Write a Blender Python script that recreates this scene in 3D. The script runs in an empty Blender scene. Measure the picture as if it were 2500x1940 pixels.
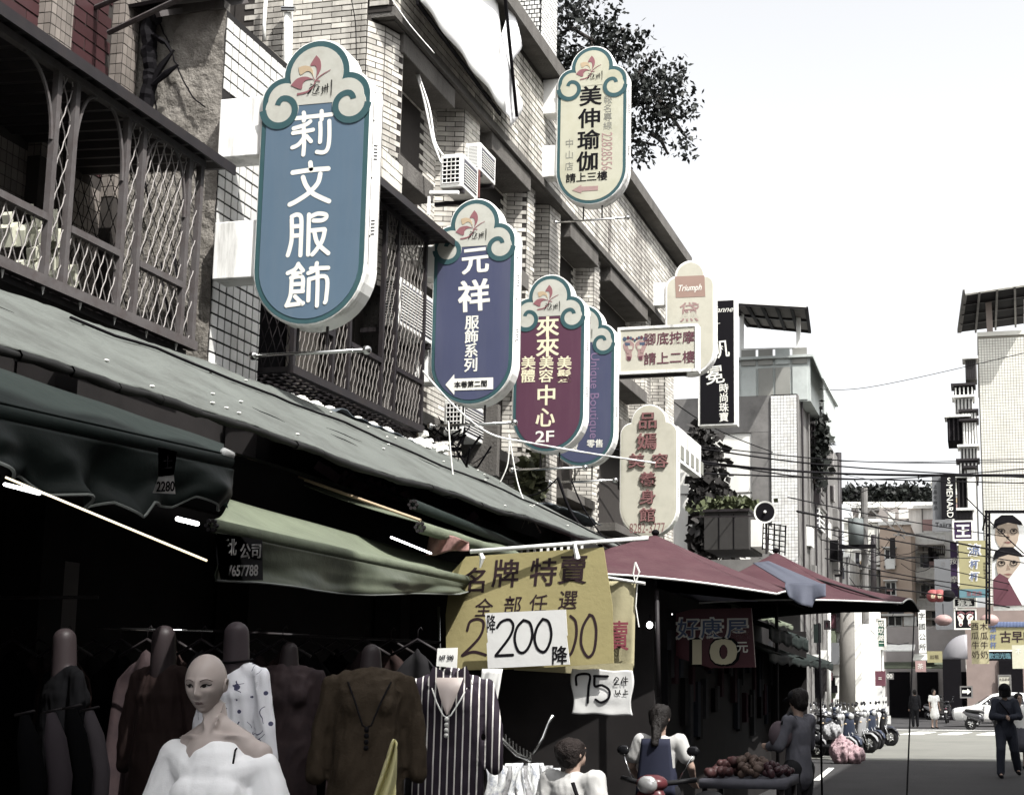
import bpy, bmesh, math, random
import numpy as np
from mathutils import Vector, Matrix, noise
random.seed(7)
S = bpy.context.scene
COL = S.collection
R = math.radians
# ---------------------------------------------------------------- camera
K = 2500/2184
FPX, PPX, PPY = 3400.0, 1700.0, 1150.0
YAW, PIT, CH = R(11.5), R(8.86), 1.65
cam = bpy.data.cameras.new('camera'); camo = bpy.data.objects.new('camera', cam); COL.objects.link(camo)
camo.location = (0, 0, CH); camo.rotation_euler = (R(90)+PIT, 0, YAW)
cam.sensor_width = 36; cam.lens = 36*FPX/2500
cam.shift_x = .5-PPX/2500; cam.shift_y = (PPY-970)/2500
cam.clip_start = .1; cam.clip_end = 3000
S.camera = camo
# ---------------------------------------------------------------- sky, sun, exposure
SUN = Vector((.55, -.38, .90)).normalized()
w = bpy.data.worlds.new('World'); S.world = w; w.use_nodes = True
nt = w.node_tree; bg = nt.nodes['Background']
sk = nt.nodes.new('ShaderNodeTexSky'); sk.sky_type = 'NISHITA'; sk.sun_disc = False
sk.sun_elevation = math.asin(SUN.z); sk.sun_rotation = math.atan2(SUN.x, SUN.y)
sk.dust_density = 4; sk.air_density = 1.0; sk.ozone_density = 1
hs = nt.nodes.new('ShaderNodeHueSaturation'); hs.inputs['Saturation'].default_value = .10; hs.inputs['Value'].default_value = 1.27
nt.links.new(sk.outputs[0], hs.inputs['Color']); nt.links.new(hs.outputs[0], bg.inputs['Color'])
bg.inputs['Strength'].default_value = .15
sl = bpy.data.lights.new('sun', 'SUN'); sl.energy = 5.0; sl.angle = R(.5); sl.color = (1, .975, .93)
so = bpy.data.objects.new('sun', sl); COL.objects.link(so); so.rotation_euler = SUN.to_track_quat('Z', 'Y').to_euler()
so.location = SUN*40
S.view_settings.view_transform = 'Standard'; S.view_settings.look = 'None'
S.view_settings.exposure = .85; S.view_settings.gamma = 1; S.view_settings.use_curve_mapping = False
# ---------------------------------------------------------------- helpers
_F = Vector((-math.sin(YAW)*math.cos(PIT), math.cos(YAW)*math.cos(PIT), math.sin(PIT)))
_R = Vector((math.cos(YAW), math.sin(YAW), 0)); _U = _R.cross(_F)
def at(u, v, X=None, Y=None, Z=None):
    "place of a feature measured at (u,v) of the 2500x1940 photograph, on the world plane given"
    d = _F*FPX+_R*(u-PPX)-_U*(v-PPY)
    t = X/d.x if X is not None else (Y/d.y if Y is not None else (Z-CH)/d.z)
    p = d*t; p.z += CH
    return p
def dd(u, v, X=None, Y=None, Z=None): return at(u*K, v*K, X, Y, Z)
ORG = {}
def tag(o, label=None, cat=None, group=None, kind=None):
    if label: o['label'] = label
    if cat: o['category'] = cat
    if group: o['group'] = group
    if kind: o['kind'] = kind
    return o
def thing(name, label, cat, loc=(0, 0, 0), group=None):
    o = bpy.data.objects.new(name, None); COL.objects.link(o); o.location = loc; o.empty_display_size = .1
    ORG[o.name] = Vector(loc); return tag(o, label, cat, group)
def org(p):
    while p.parent: p = p.parent
    return ORG.get(p.name, Vector((0, 0, 0)))
def copy_tree(o, parent=None):
    c = o.copy(); COL.objects.link(c); c.parent = parent
    for ch in list(o.children): copy_tree(ch, c)
    return c
def place(proto, loc, rz=0, label=None, sc=1):
    c = copy_tree(proto); c.location = loc; c.rotation_euler = (0, 0, rz); c.scale = (sc, sc, sc)
    if label: c['label'] = label
    return c
def link(name, me, m, parent=None, smooth=False):
    o = bpy.data.objects.new(name, me); COL.objects.link(o)
    if m and not me.materials: me.materials.append(m)
    if parent: o.parent = parent
    if smooth: me.polygons.foreach_set('use_smooth', [True]*len(me.polygons))
    return o
class MB:
    def __init__(s): s.v = []; s.f = []
    def box(s, x0, x1, y0, y1, z0, z1):
        n = len(s.v)
        s.v += [(x, y, z) for z in (z0, z1) for x, y in ((x0, y0), (x1, y0), (x1, y1), (x0, y1))]
        s.f += [tuple(n+i for i in q) for q in ((0, 3, 2, 1), (4, 5, 6, 7), (0, 1, 5, 4), (1, 2, 6, 5), (2, 3, 7, 6), (3, 0, 4, 7))]
        return s
    def obox(s, c, ax, ay, az):
        "box from centre and three half-axis vectors"
        n = len(s.v); c = Vector(c); ax = Vector(ax); ay = Vector(ay); az = Vector(az)
        for k in (-1, 1):
            for i, j in ((-1, -1), (1, -1), (1, 1), (-1, 1)): s.v.append(tuple(c+ax*i+ay*j+az*k))
        s.f += [tuple(n+i for i in q) for q in ((0, 3, 2, 1), (4, 5, 6, 7), (0, 1, 5, 4), (1, 2, 6, 5), (2, 3, 7, 6), (3, 0, 4, 7))]
        return s
    def bar(s, a, b, wd, hd=None, up=(0, 0, 1)):
        a = Vector(a); b = Vector(b); d = b-a; l = d.length
        if l < 1e-6: return s
        d /= l; u = Vector(up)
        if abs(d.dot(u)) > .98: u = Vector((0, 1, 0))
        x = d.cross(u).normalized(); y = x.cross(d)
        return s.obox((a+b)/2, x*wd/2, y*(hd or wd)/2, d*l/2)
    def tube(s, pts, r, n=6, cap=True):
        pts = [Vector(p) for p in pts]; m = len(pts); base = len(s.v)
        rr = r if isinstance(r, (list, tuple)) else [r]*m
        pu = None
        for i, p in enumerate(pts):
            d = (pts[min(i+1, m-1)]-pts[max(i-1, 0)])
            d = d.normalized() if d.length > 1e-9 else Vector((0, 0, 1))
            if pu is None:
                u = Vector((0, 0, 1)) if abs(d.z) < .9 else Vector((1, 0, 0))
            else: u = pu
            x = d.cross(u)
            x = x.normalized() if x.length > 1e-6 else d.orthogonal().normalized()
            y = x.cross(d); pu = y
            for k in range(n):
                a = 2*math.pi*k/n
                s.v.append(tuple(p+x*math.cos(a)*rr[i]+y*math.sin(a)*rr[i]))
        for i in range(m-1):
            for k in range(n):
                a = base+i*n+k; b = base+i*n+(k+1) % n
                s.f.append((a, b, b+n, a+n))
        if cap:
            s.f.append(tuple(base+k for k in range(n))[::-1]); s.f.append(tuple(base+(m-1)*n+k for k in range(n)))
        return s
    def prism(s, pts, y0, y1):
        "outline of (x,z) in a plane facing -Y, extruded from y0 (front) to y1"
        n = len(s.v); m = len(pts)
        s.v += [(x, y0, z) for x, z in pts]+[(x, y1, z) for x, z in pts]
        s.f.append(tuple(range(n, n+m))); s.f.append(tuple(range(n+2*m-1, n+m-1, -1)))
        for i in range(m):
            j = (i+1) % m; s.f.append((n+j, n+i, n+m+i, n+m+j))
        return s
    def poly(s, pts):
        n = len(s.v); s.v += [tuple(p) for p in pts]; s.f.append(tuple(range(n, n+len(pts)))); return s
    def grid(s, fn, nu, nv):
        n = len(s.v)
        s.v += [tuple(fn(i/nu, j/nv)) for j in range(nv+1) for i in range(nu+1)]
        s.f += [(n+j*(nu+1)+i, n+j*(nu+1)+i+1, n+(j+1)*(nu+1)+i+1, n+(j+1)*(nu+1)+i) for j in range(nv) for i in range(nu)]
        return s
    def loft(s, rings, cap=True):
        n = len(s.v); m = len(rings[0])
        for r_ in rings: s.v += [tuple(p) for p in r_]
        for j in range(len(rings)-1):
            for i in range(m):
                a = n+j*m+i; b = n+j*m+(i+1) % m
                s.f.append((a, b, b+m, a+m))
        if cap:
            s.f.append(tuple(n+i for i in range(m))[::-1]); k = n+(len(rings)-1)*m; s.f.append(tuple(k+i for i in range(m)))
        return s
    def ell(s, c, rx, ry, rz, nu=12, nv=8):
        c = Vector(c); rings = []
        for j in range(1, nv):
            t = math.pi*j/nv
            rings.append([(c.x+rx*math.sin(t)*math.cos(2*math.pi*i/nu), c.y+ry*math.sin(t)*math.sin(2*math.pi*i/nu), c.z-rz*math.cos(t)) for i in range(nu)])
        return s.loft(rings)
    def build(s, name, m, parent=None, smooth=False, label=None, stuff=False, solid=0, bevel=0):
        o_ = org(parent) if parent else Vector((0, 0, 0))
        me = bpy.data.meshes.new(name)
        vv = s.v if o_.length == 0 else [(a-o_.x, b-o_.y, c-o_.z) for a, b, c in s.v]
        me.from_pydata(vv, [], s.f); me.update()
        bm = bmesh.new(); bm.from_mesh(me)
        if solid == 0: bmesh.ops.recalc_face_normals(bm, faces=bm.faces)
        bm.to_mesh(me); bm.free()
        o = link(name, me, m, parent, smooth)
        if solid:
            md = o.modifiers.new('thickness', 'SOLIDIFY'); md.thickness = solid; md.offset = 0
        if bevel:
            md = o.modifiers.new('edge', 'BEVEL'); md.width = bevel; md.segments = 2; md.limit_method = 'ANGLE'
        if label: o['label'] = label
        if stuff: o['kind'] = 'stuff'
        return o
# ---------------------------------------------------------------- materials
MATS = {}
def tone(c):
    l = .3*c[0]+.55*c[1]+.15*c[2]; t = min(1, max(0, (l-.32)/.22)); k = .70+.30*t; return tuple(k*(l+(v-l)*.74) for v in c)
def mat(name, col, rough=.7, var=0., vscale=3., bump=0., bscale=40., metal=0., rnd=0., emit=None, estr=1., dirt=0., dcol=(.03, .028, .025), dscale=1.2, streak=False, spec=.18, trans=0., alpha=1., sheen=0., dlo=.45, dhi=.75):
    col = tone(col); dcol = tone(dcol)
    m = bpy.data.materials.new(name); m.use_nodes = True; n = m.node_tree.nodes; l = m.node_tree.links
    b = n['Principled BSDF']; b.inputs['Roughness'].default_value = rough; b.inputs['Metallic'].default_value = metal
    b.inputs['Specular IOR Level'].default_value = spec
    if trans: b.inputs['Transmission Weight'].default_value = trans
    if alpha < 1: b.inputs['Alpha'].default_value = alpha
    if sheen: b.inputs['Sheen Weight'].default_value = sheen
    c = n.new('ShaderNodeRGB'); c.outputs[0].default_value = (*col, 1); out = c.outputs[0]
    tc = n.new('ShaderNodeTexCoord'); co = tc.outputs['Object']
    ge = n.new('ShaderNodeNewGeometry'); co = ge.outputs['Position']
    if streak:
        mp = n.new('ShaderNodeMapping'); mp.inputs['Scale'].default_value = (1, 1, .12); l.new(co, mp.inputs[0]); cs = mp.outputs[0]
    else: cs = co
    def mixc(fac, a, bb, mode='MIX'):
        x = n.new('ShaderNodeMix'); x.data_type = 'RGBA'; x.blend_type = mode
        if isinstance(fac, float): x.inputs[0].default_value = fac
        else: l.new(fac, x.inputs[0])
        l.new(a, x.inputs[6])
        if isinstance(bb, tuple): x.inputs[7].default_value = (*bb, 1)
        else: l.new(bb, x.inputs[7])
        return x.outputs[2]
    def noi(sc, vec, det=5, ro=.6):
        x = n.new('ShaderNodeTexNoise'); x.inputs['Scale'].default_value = sc; x.inputs['Detail'].default_value = det; x.inputs['Roughness'].default_value = ro
        l.new(vec, x.inputs['Vector']); return x.outputs['Fac']
    def rng(v, a, b_, c_, d_):
        x = n.new('ShaderNodeMapRange'); l.new(v, x.inputs[0]); x.inputs[1].default_value = a; x.inputs[2].default_value = b_; x.inputs[3].default_value = c_; x.inputs[4].default_value = d_; return x.outputs[0]
    def bri(v, lo, hi):
        x = n.new('ShaderNodeCombineColor'); y = rng(v, 0, 1, lo, hi)
        for k in range(3): l.new(y, x.inputs[k])
        return x.outputs[0]
    if var: out = mixc(1., out, bri(noi(vscale, co), 1-var, 1+var), 'MULTIPLY')
    if rnd:
        oi = n.new('ShaderNodeObjectInfo'); ad = n.new('ShaderNodeMath'); ad.operation = 'ADD'
        l.new(oi.outputs['Random'], ad.inputs[0]); l.new(ge.outputs['Random Per Island'], ad.inputs[1])
        fr = n.new('ShaderNodeMath'); fr.operation = 'FRACT'; l.new(ad.outputs[0], fr.inputs[0])
        out = mixc(1., out, bri(fr.outputs[0], 1-rnd, 1+rnd*.6), 'MULTIPLY')
    if dirt:
        f = rng(noi(dscale, cs, 8, .7), dlo, dhi, 0, dirt); out = mixc(f, out, dcol)
    l.new(out, b.inputs['Base Color'])
    if bump:
        bp = n.new('ShaderNodeBump'); bp.inputs['Strength'].default_value = min(1, bump); bp.inputs['Distance'].default_value = .02*max(1, bump)
        l.new(noi(bscale, co), bp.inputs['Height']); l.new(bp.outputs[0], b.inputs['Normal'])
    if emit:
        b.inputs['Emission Color'].default_value = (*emit, 1); b.inputs['Emission Strength'].default_value = estr
    MATS[name] = m; return m
m_black = mat('black_paint', (.006, .005, .007), .8, .3, spec=.08)
m_dark = mat('dark_metal', (.026, .022, .025), .5, .4, 8, dirt=.5, dcol=(.05, .035, .03), dscale=6)
m_rust = mat('rusty_brown_metal', (.115, .102, .102), .6, .35, 6, dirt=.6, dcol=(.06, .035, .03), dscale=9)
m_white = mat('white_enamel', (.78, .78, .75), .35, .06, 2, dirt=.8, dcol=(.26, .24, .21), dscale=3.2, streak=True, dlo=.5, dhi=.68)
m_whitec = mat('white_plastic', (.7, .7, .66), .4, .08, 3, dirt=.4, dcol=(.3, .27, .22), dscale=5)
m_steel = mat('stainless_steel', (.55, .55, .54), .22, .15, 5, metal=1)
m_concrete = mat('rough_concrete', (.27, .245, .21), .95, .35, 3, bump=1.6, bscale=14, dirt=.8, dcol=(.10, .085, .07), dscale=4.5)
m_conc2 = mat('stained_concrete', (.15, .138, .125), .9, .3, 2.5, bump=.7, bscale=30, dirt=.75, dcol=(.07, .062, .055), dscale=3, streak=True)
m_tilew = mat('white_square_tile', (.60, .60, .58), .35, .08, 3, rnd=.16, dirt=.55, dcol=(.4, .36, .3), dscale=3)
m_grout = mat('dark_grout', (.022, .02, .02), .9, .3, 20)
m_tileb = mat('beige_long_tile', (.52, .49, .43), .55, .3, 4, rnd=.34, dirt=.85, dcol=(.12, .10, .085), dscale=1.9, streak=True, dlo=.46, dhi=.70)
m_tileg = mat('grout_beige_wall', (.045, .038, .034), .9, .3, 20)
m_tiler = mat('maroon_tile', (.065, .022, .025), .45, .2, 4, rnd=.22, dirt=.3)
m_tiles = mat('small_beige_tile', (.26, .22, .19), .5, .2, 4, rnd=.25, dirt=.4)
m_glass = mat('dark_window_glass', (.015, .015, .018), .12, .3, 2, spec=.3)
m_glassl = mat('pale_window_glass', (.30, .30, .27), .15, .25, 1.5)
m_teal = mat('teal_print', (.035, .115, .13), .35, .10, 3, dirt=.3, dcol=(.09, .17, .18), dscale=3)
m_cream = mat('cream_print', (.46, .46, .40), .4, .06, 3, dirt=.5, dcol=(.33, .31, .24), dscale=4)
m_blue = mat('blue_print', (.105, .185, .275), .4, .10, 2, dirt=.55, dcol=(.16, .22, .28), dscale=3, streak=True)
m_navy = mat('navy_print', (.075, .088, .18), .4, .12, 2, dirt=.55, dcol=(.12, .13, .2), dscale=3, streak=True)
m_plum = mat('plum_print', (.13, .042, .085), .4, .12, 2, dirt=.5, dcol=(.19, .09, .12), dscale=3, streak=True)
m_yogac = mat('pale_yellow_print', (.47, .46, .34), .4, .08, 2, dirt=.6, dcol=(.36, .34, .18), dscale=1.2)
m_ink = mat('black_ink', (.007, .006, .009), .7, .2, spec=.1)
m_pink = mat('rose_print', (.33, .11, .13), .5, .1); m_tan = mat('tan_print', (.50, .36, .20), .5, .1)
m_plink = mat('faded_pink_ink', (.45, .27, .25), .5, .2, 12); m_lpur = mat('faded_purple_ink', (.28, .17, .33), .5, .2, 12)
m_gold = mat('pale_gold_print', (.62, .56, .34), .4, .08)
m_grayp = mat('worn_grey_ink', (.26, .26, .22), .6, .2, 20)
m_greyc0 = mat('joint_grey', (.25, .24, .23), .7)
# ---------------------------------------------------------------- tile fields
def tiles(parent, o, ud, vd, W, H, tw, th, gap, m, maxn=0, name='tile', brick=True, thick=.008, near=None, keep=None, cid=None, skip=0.):
    "tiles laid over a face from corner o along ud (W) and vd (H); the first maxn nearest are objects, the rest one part"
    o = Vector(o); ud = Vector(ud).normalized(); vd = Vector(vd).normalized(); nd = ud.cross(vd)
    cells = []; rows = int(H/th); 
    for j in range(rows):
        off = (j % 2)*.5*tw if brick else 0
        i = -1 if off else 0
        while i*tw+off < W:
            a = max(0, i*tw+off); b = min(W, (i+1)*tw+off)
            i += 1
            if b-a < .3*tw or random.random() < skip: continue
            c = o+ud*((a+b)/2)+vd*((j+.5)*th)
            if keep and not keep(c): continue
            cells.append((c, b-a))
    if near is None: near = Vector((0, 0, CH))
    cells.sort(key=lambda q: (q[0]-near).length)
    big = cells[:maxn]; rest = cells[maxn:]
    if big:
        og = org(parent); me = bpy.data.meshes.new(name); hx, hy = (tw-gap)/2, (th-gap)/2
        vs = [(-hx, -hy, -.004), (hx, -hy, -.004), (hx, hy, -.004), (-hx, hy, -.004), (-hx+.001, -hy+.001, thick), (hx-.001, -hy+.001, thick), (hx-.001, hy-.001, thick), (-hx+.001, hy-.001, thick)]
        me.from_pydata(vs, [], [(4, 5, 6, 7), (0, 1, 5, 4), (1, 2, 6, 5), (2, 3, 7, 6), (3, 0, 4, 7)]); me.materials.append(m)
        for c, wd in big:
            ob = bpy.data.objects.new(name, me); COL.objects.link(ob); ob.parent = parent
            rx = random.gauss(0, .006); ry = random.gauss(0, .006)
            n2 = (nd+ud*rx+vd*ry).normalized(); u2 = (ud-n2*ud.dot(n2)).normalized(); v2 = n2.cross(u2)
            M = Matrix((u2, v2, n2)).transposed().to_4x4(); M.translation = c-og+nd*random.gauss(0, .0012)
            ob.matrix_local = M @ Matrix.Diagonal((max(.2, (wd-gap)/(tw-gap)), 1, 1, 1))
    if rest:
        b = MB()
        for c, wd in rest:
            hx, hy = (wd-gap)/2, (th-gap)/2; n = len(b.v); c = c+nd*random.gauss(0, .001)
            t = nd*thick; tl = ud*random.gauss(0, .0)
            for k in (-nd*.004, t):
                for i, j in ((-1, -1), (1, -1), (1, 1), (-1, 1)): b.v.append(tuple(c+ud*hx*i+vd*hy*j+k))
            b.f += [(n+4, n+5, n+6, n+7), (n, n+1, n+5, n+4), (n+1, n+2, n+6, n+5), (n+2, n+3, n+7, n+6), (n+3, n, n+4, n+7)]
        me = bpy.data.meshes.new(name+'_field'); og = org(parent)
        me.from_pydata([(x-og.x, y-og.y, z-og.z) for x, y, z in b.v], [], b.f)
        ob = link(name+'_field', me, m, parent); ob['kind'] = 'stuff'
def lattice(b, o, ud, vd, W, H, cw, ch, r=.006):
    "diamond wire mesh: two families of slanted wires with a slight kink at each crossing"
    o = Vector(o); ud = Vector(ud).normalized(); vd = Vector(vd).normalized(); nd = ud.cross(vd).normalized()
    for sgn in (1, -1):
        k = -int(H/ch)-2
        while k*cw < W+cw*(H/ch+2):
            pts = []; ns = int(H/(ch/2))*2+2
            for i in range(ns+1):
                v = i*H/ns; u = k*cw+sgn*v*cw/ch*.5*1.0
                if 0 <= u <= W: pts.append(o+ud*u+vd*v+nd*(.004*sgn+.004*math.sin(v/ch*2*math.pi)))
                elif pts: break
            if len(pts) > 1: b.tube(pts, r, 3, False)
            k += 1
# ---------------------------------------------------------------- text and strokes
TXT = {}
def txt(s, u, v, px, Y, m, parent, bold=.0, rot=0., sx=1., ext=.0008, name='lettering', shear=0., wpx=None, off=0, vs=None):
    "one run of writing centred at photo (u,v), px tall, on a face at depth Y; vs = vertical pitch in px for a column"
    p = at(u, v, Y=Y); sc = (at(u, v-50, Y=Y).z-at(u, v+50, Y=Y).z)/100
    og = org(parent); out = MB(); 
    items = [(s, 0, 0)] if vs is None else [(c, 0, (i-(len(s)-1)/2)*vs) for i, c in enumerate(s)]
    for t, ox, oy in items:
        key = (t, bold, ext, shear)
        if key not in TXT:
            cu = bpy.data.curves.new('t', 'FONT'); cu.body = t; cu.size = 1; cu.extrude = ext; cu.offset = min(bold, .008); cu.shear = shear; cu.resolution_u = 3
            ob = bpy.data.objects.new('t', cu); me = bpy.data.meshes.new_from_object(ob)
            vv = np.array([tuple(x.co) for x in me.vertices]) if len(me.vertices) else np.zeros((1, 3))
            ff = [tuple(q.vertices) for q in me.polygons]
            bpy.data.objects.remove(ob); bpy.data.meshes.remove(me); bpy.data.curves.remove(cu)
            TXT[key] = (vv, ff)
        vv, ff = TXT[key]
        lo = vv.min(0); hi = vv.max(0); ct = (lo+hi)/2
        h = px*sc; cjk = ord(t[0]) > 0x2e00
        k = h/(.92 if cjk else .70); cy = .385 if cjk else .345
        kx = k*sx if wpx is None else wpx*sc/max(.05, hi[0]-lo[0])
        cx_ = .5*(lo[0]+hi[0]) if (len(t) > 1 or not cjk) else .5
        sh = [(0, 0)]
        if bold > .008: q_ = bold*.45; sh = [(-q_, -q_*.6), (q_, -q_*.6), (-q_, q_*.6), (q_, q_*.6), (0, 0)]
        for n_s, (dx, dz) in enumerate(sh):
            n = len(out.v)
            for x, y, z in vv: out.v.append(((x-cx_+dx)*kx+ox*sc, z+n_s*.0003, (y-cy+dz)*k-oy*sc))
            out.f += [tuple(n+i for i in q) for q in ff]
    c, sn = math.cos(rot), math.sin(rot)
    me = bpy.data.meshes.new(name)
    me.from_pydata([(p.x-og.x+x*c-z*sn, Y-og.y-.002-y-off*.003, p.z-og.z+x*sn+z*c) for x, y, z in out.v], [], out.f)
    return link(name, me, m, parent)
def remapx(o, X, m_=None):
    "slide a flat print onto the plane x = X along the line of sight it was measured on"
    og = org(o)
    for v in o.data.vertices:
        p = v.co+og; u_, v_ = _proj(p); v.co = at(u_, v_, X=X+(p.y-o['_y'])*-.3 if '_y' in o else X)-og
    return o
def _proj(p):
    q = Vector(p)-Vector((0, 0, CH)); z = q.dot(_F); return PPX+FPX*q.dot(_R)/z, PPY-FPX*q.dot(_U)/z
def smooth_line(pts, n=6):
    out = []; P = [Vector((*p, 0)[:3]) for p in pts]
    if len(P) == 2: return P
    for i in range(len(P)-1):
        p0 = P[max(i-1, 0)]; p1 = P[i]; p2 = P[i+1]; p3 = P[min(i+2, len(P)-1)]
        for k in range(n):
            t = k/n
            out.append(.5*((2*p1)+(-p0+p2)*t+(2*p0-5*p1+4*p2-p3)*t*t+(-p0+3*p1-3*p2+p3)*t*t*t))
    return out+[P[-1]]
def strokes(lines, wpx, Y, m, parent, reg=(0, 0, 1), name='lettering', taper=0., off=1, smooth=True):
    "brush strokes traced as (u,v) lines, wpx wide, lying on the face at depth Y"
    b = MB(); og = org(parent); k = 0
    for ln in lines:
        P = smooth_line(ln) if smooth else [Vector((*p, 0)) for p in ln]
        wl = wpx
        if isinstance(ln[-1], (int, float)): pass
        pts = [at(reg[0]+p.x/reg[2], reg[1]+p.y/reg[2], Y=Y) for p in P]
        sc = (at(1000, 500, Y=Y).z-at(1000, 600, Y=Y).z)/100; hw = wl*sc/2
        k += 1; yy = Y-.002-k*.0002; n = len(b.v); N = len(pts)
        L = []; Rr = []
        for i, p in enumerate(pts):
            d = pts[min(i+1, N-1)]-pts[max(i-1, 0)]; q = Vector((-d.z, d.x)); q = q.normalized() if q.length > 0 else Vector((1, 0))
            h = hw*(1-taper*(i/(N-1)))
            L.append((p.x+q.x*h, yy, p.z+q.y*h)); Rr.append((p.x-q.x*h, yy, p.z-q.y*h))
        b.v += L+Rr
        for i in range(N-1): b.f.append((n+i, n+i+1, n+N+i+1, n+N+i))
        for c, tp in ((pts[0], 0), (pts[-1], taper)):
            n = len(b.v); h = hw*(1-tp); yy -= .0001
            b.v += [(c.x+h*math.cos(2*math.pi*q/14), yy, c.z+h*math.sin(2*math.pi*q/14)) for q in range(14)]; b.f.append(tuple(range(n, n+14)))
    return b.build(name, m, parent)
def plate(pts2, Y, m, parent, name, th=.003, reg=(0, 0, 1), label=None):
    "flat printed shape traced in the photo, lying on the face at depth Y"
    q = [at(reg[0]+a/reg[2], reg[1]+b/reg[2], Y=Y) for a, b in pts2]
    return MB().prism([(p.x, p.z) for p in q], Y-th, Y+.001).build(name, m, parent, label=label)
# ---------------------------------------------------------------- the hanging shop signs
def outl(w, h, ins, n=10):
    r1, r2 = .31*w-ins, .22*w-ins; c1 = (0, h-.31*w); c2 = (.28*w, h-.52*w)
    d = math.hypot(c2[0]-c1[0], c2[1]-c1[1]); a = (r1*r1-r2*r2+d*d)/(2*d); hh = math.sqrt(max(0, r1*r1-a*a))
    ex, ez = (c2[0]-c1[0])/d, (c2[1]-c1[1])/d
    ix, iz = c1[0]+a*ex-hh*ez, c1[1]+a*ez+hh*ex
    if iz < c1[1]+a*ez-hh*ex: ix, iz = c1[0]+a*ex+hh*ez, c1[1]+a*ez-hh*ex
    rb = w/2-ins; half = []
    for k in range(n+1):
        t = -math.pi/2+math.pi/2*k/n; half.append((rb*math.cos(t), w/2+rb*math.sin(t)))
    t1 = math.atan2(iz-c2[1], ix-c2[0])
    for k in range(n): half.append((c2[0]+r2*math.cos(t1*k/n), c2[1]+r2*math.sin(t1*k/n)))
    t0 = math.atan2(iz-c1[1], ix-c1[0])
    for k in range(n+1):
        t = t0+(math.pi/2-t0)*k/n; half.append((c1[0]+r1*math.cos(t), c1[1]+r1*math.sin(t)))
    return half+[(-x, z) for x, z in half[-2:0:-1]]
def clipz(p, z0, above):
    out = []; n = len(p)
    for i in range(n):
        a, b = p[i], p[(i+1) % n]; ia = (a[1] > z0) == above; ib = (b[1] > z0) == above
        if ia: out.append(a)
        if ia != ib:
            t = (z0-a[1])/(b[1]-a[1]); out.append((a[0]+(b[0]-a[0])*t, z0))
    return out
def rib(b, pts, wd, y):
    n = len(b.v); N = len(pts); L = []; Q = []
    for i, (x, z) in enumerate(pts):
        x0, z0 = pts[max(i-1, 0)]; x1, z1 = pts[min(i+1, N-1)]; l = math.hypot(x1-x0, z1-z0) or 1
        h = (wd[0]+(wd[1]-wd[0])*i/(N-1))/2
        L.append((x-(z1-z0)/l*h, y, z+(x1-x0)/l*h)); Q.append((x+(z1-z0)/l*h, y, z-(x1-x0)/l*h))
    b.v += L+Q
    for i in range(N-1): b.f.append((n+i, n+i+1, n+N+i+1, n+N+i))
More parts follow.
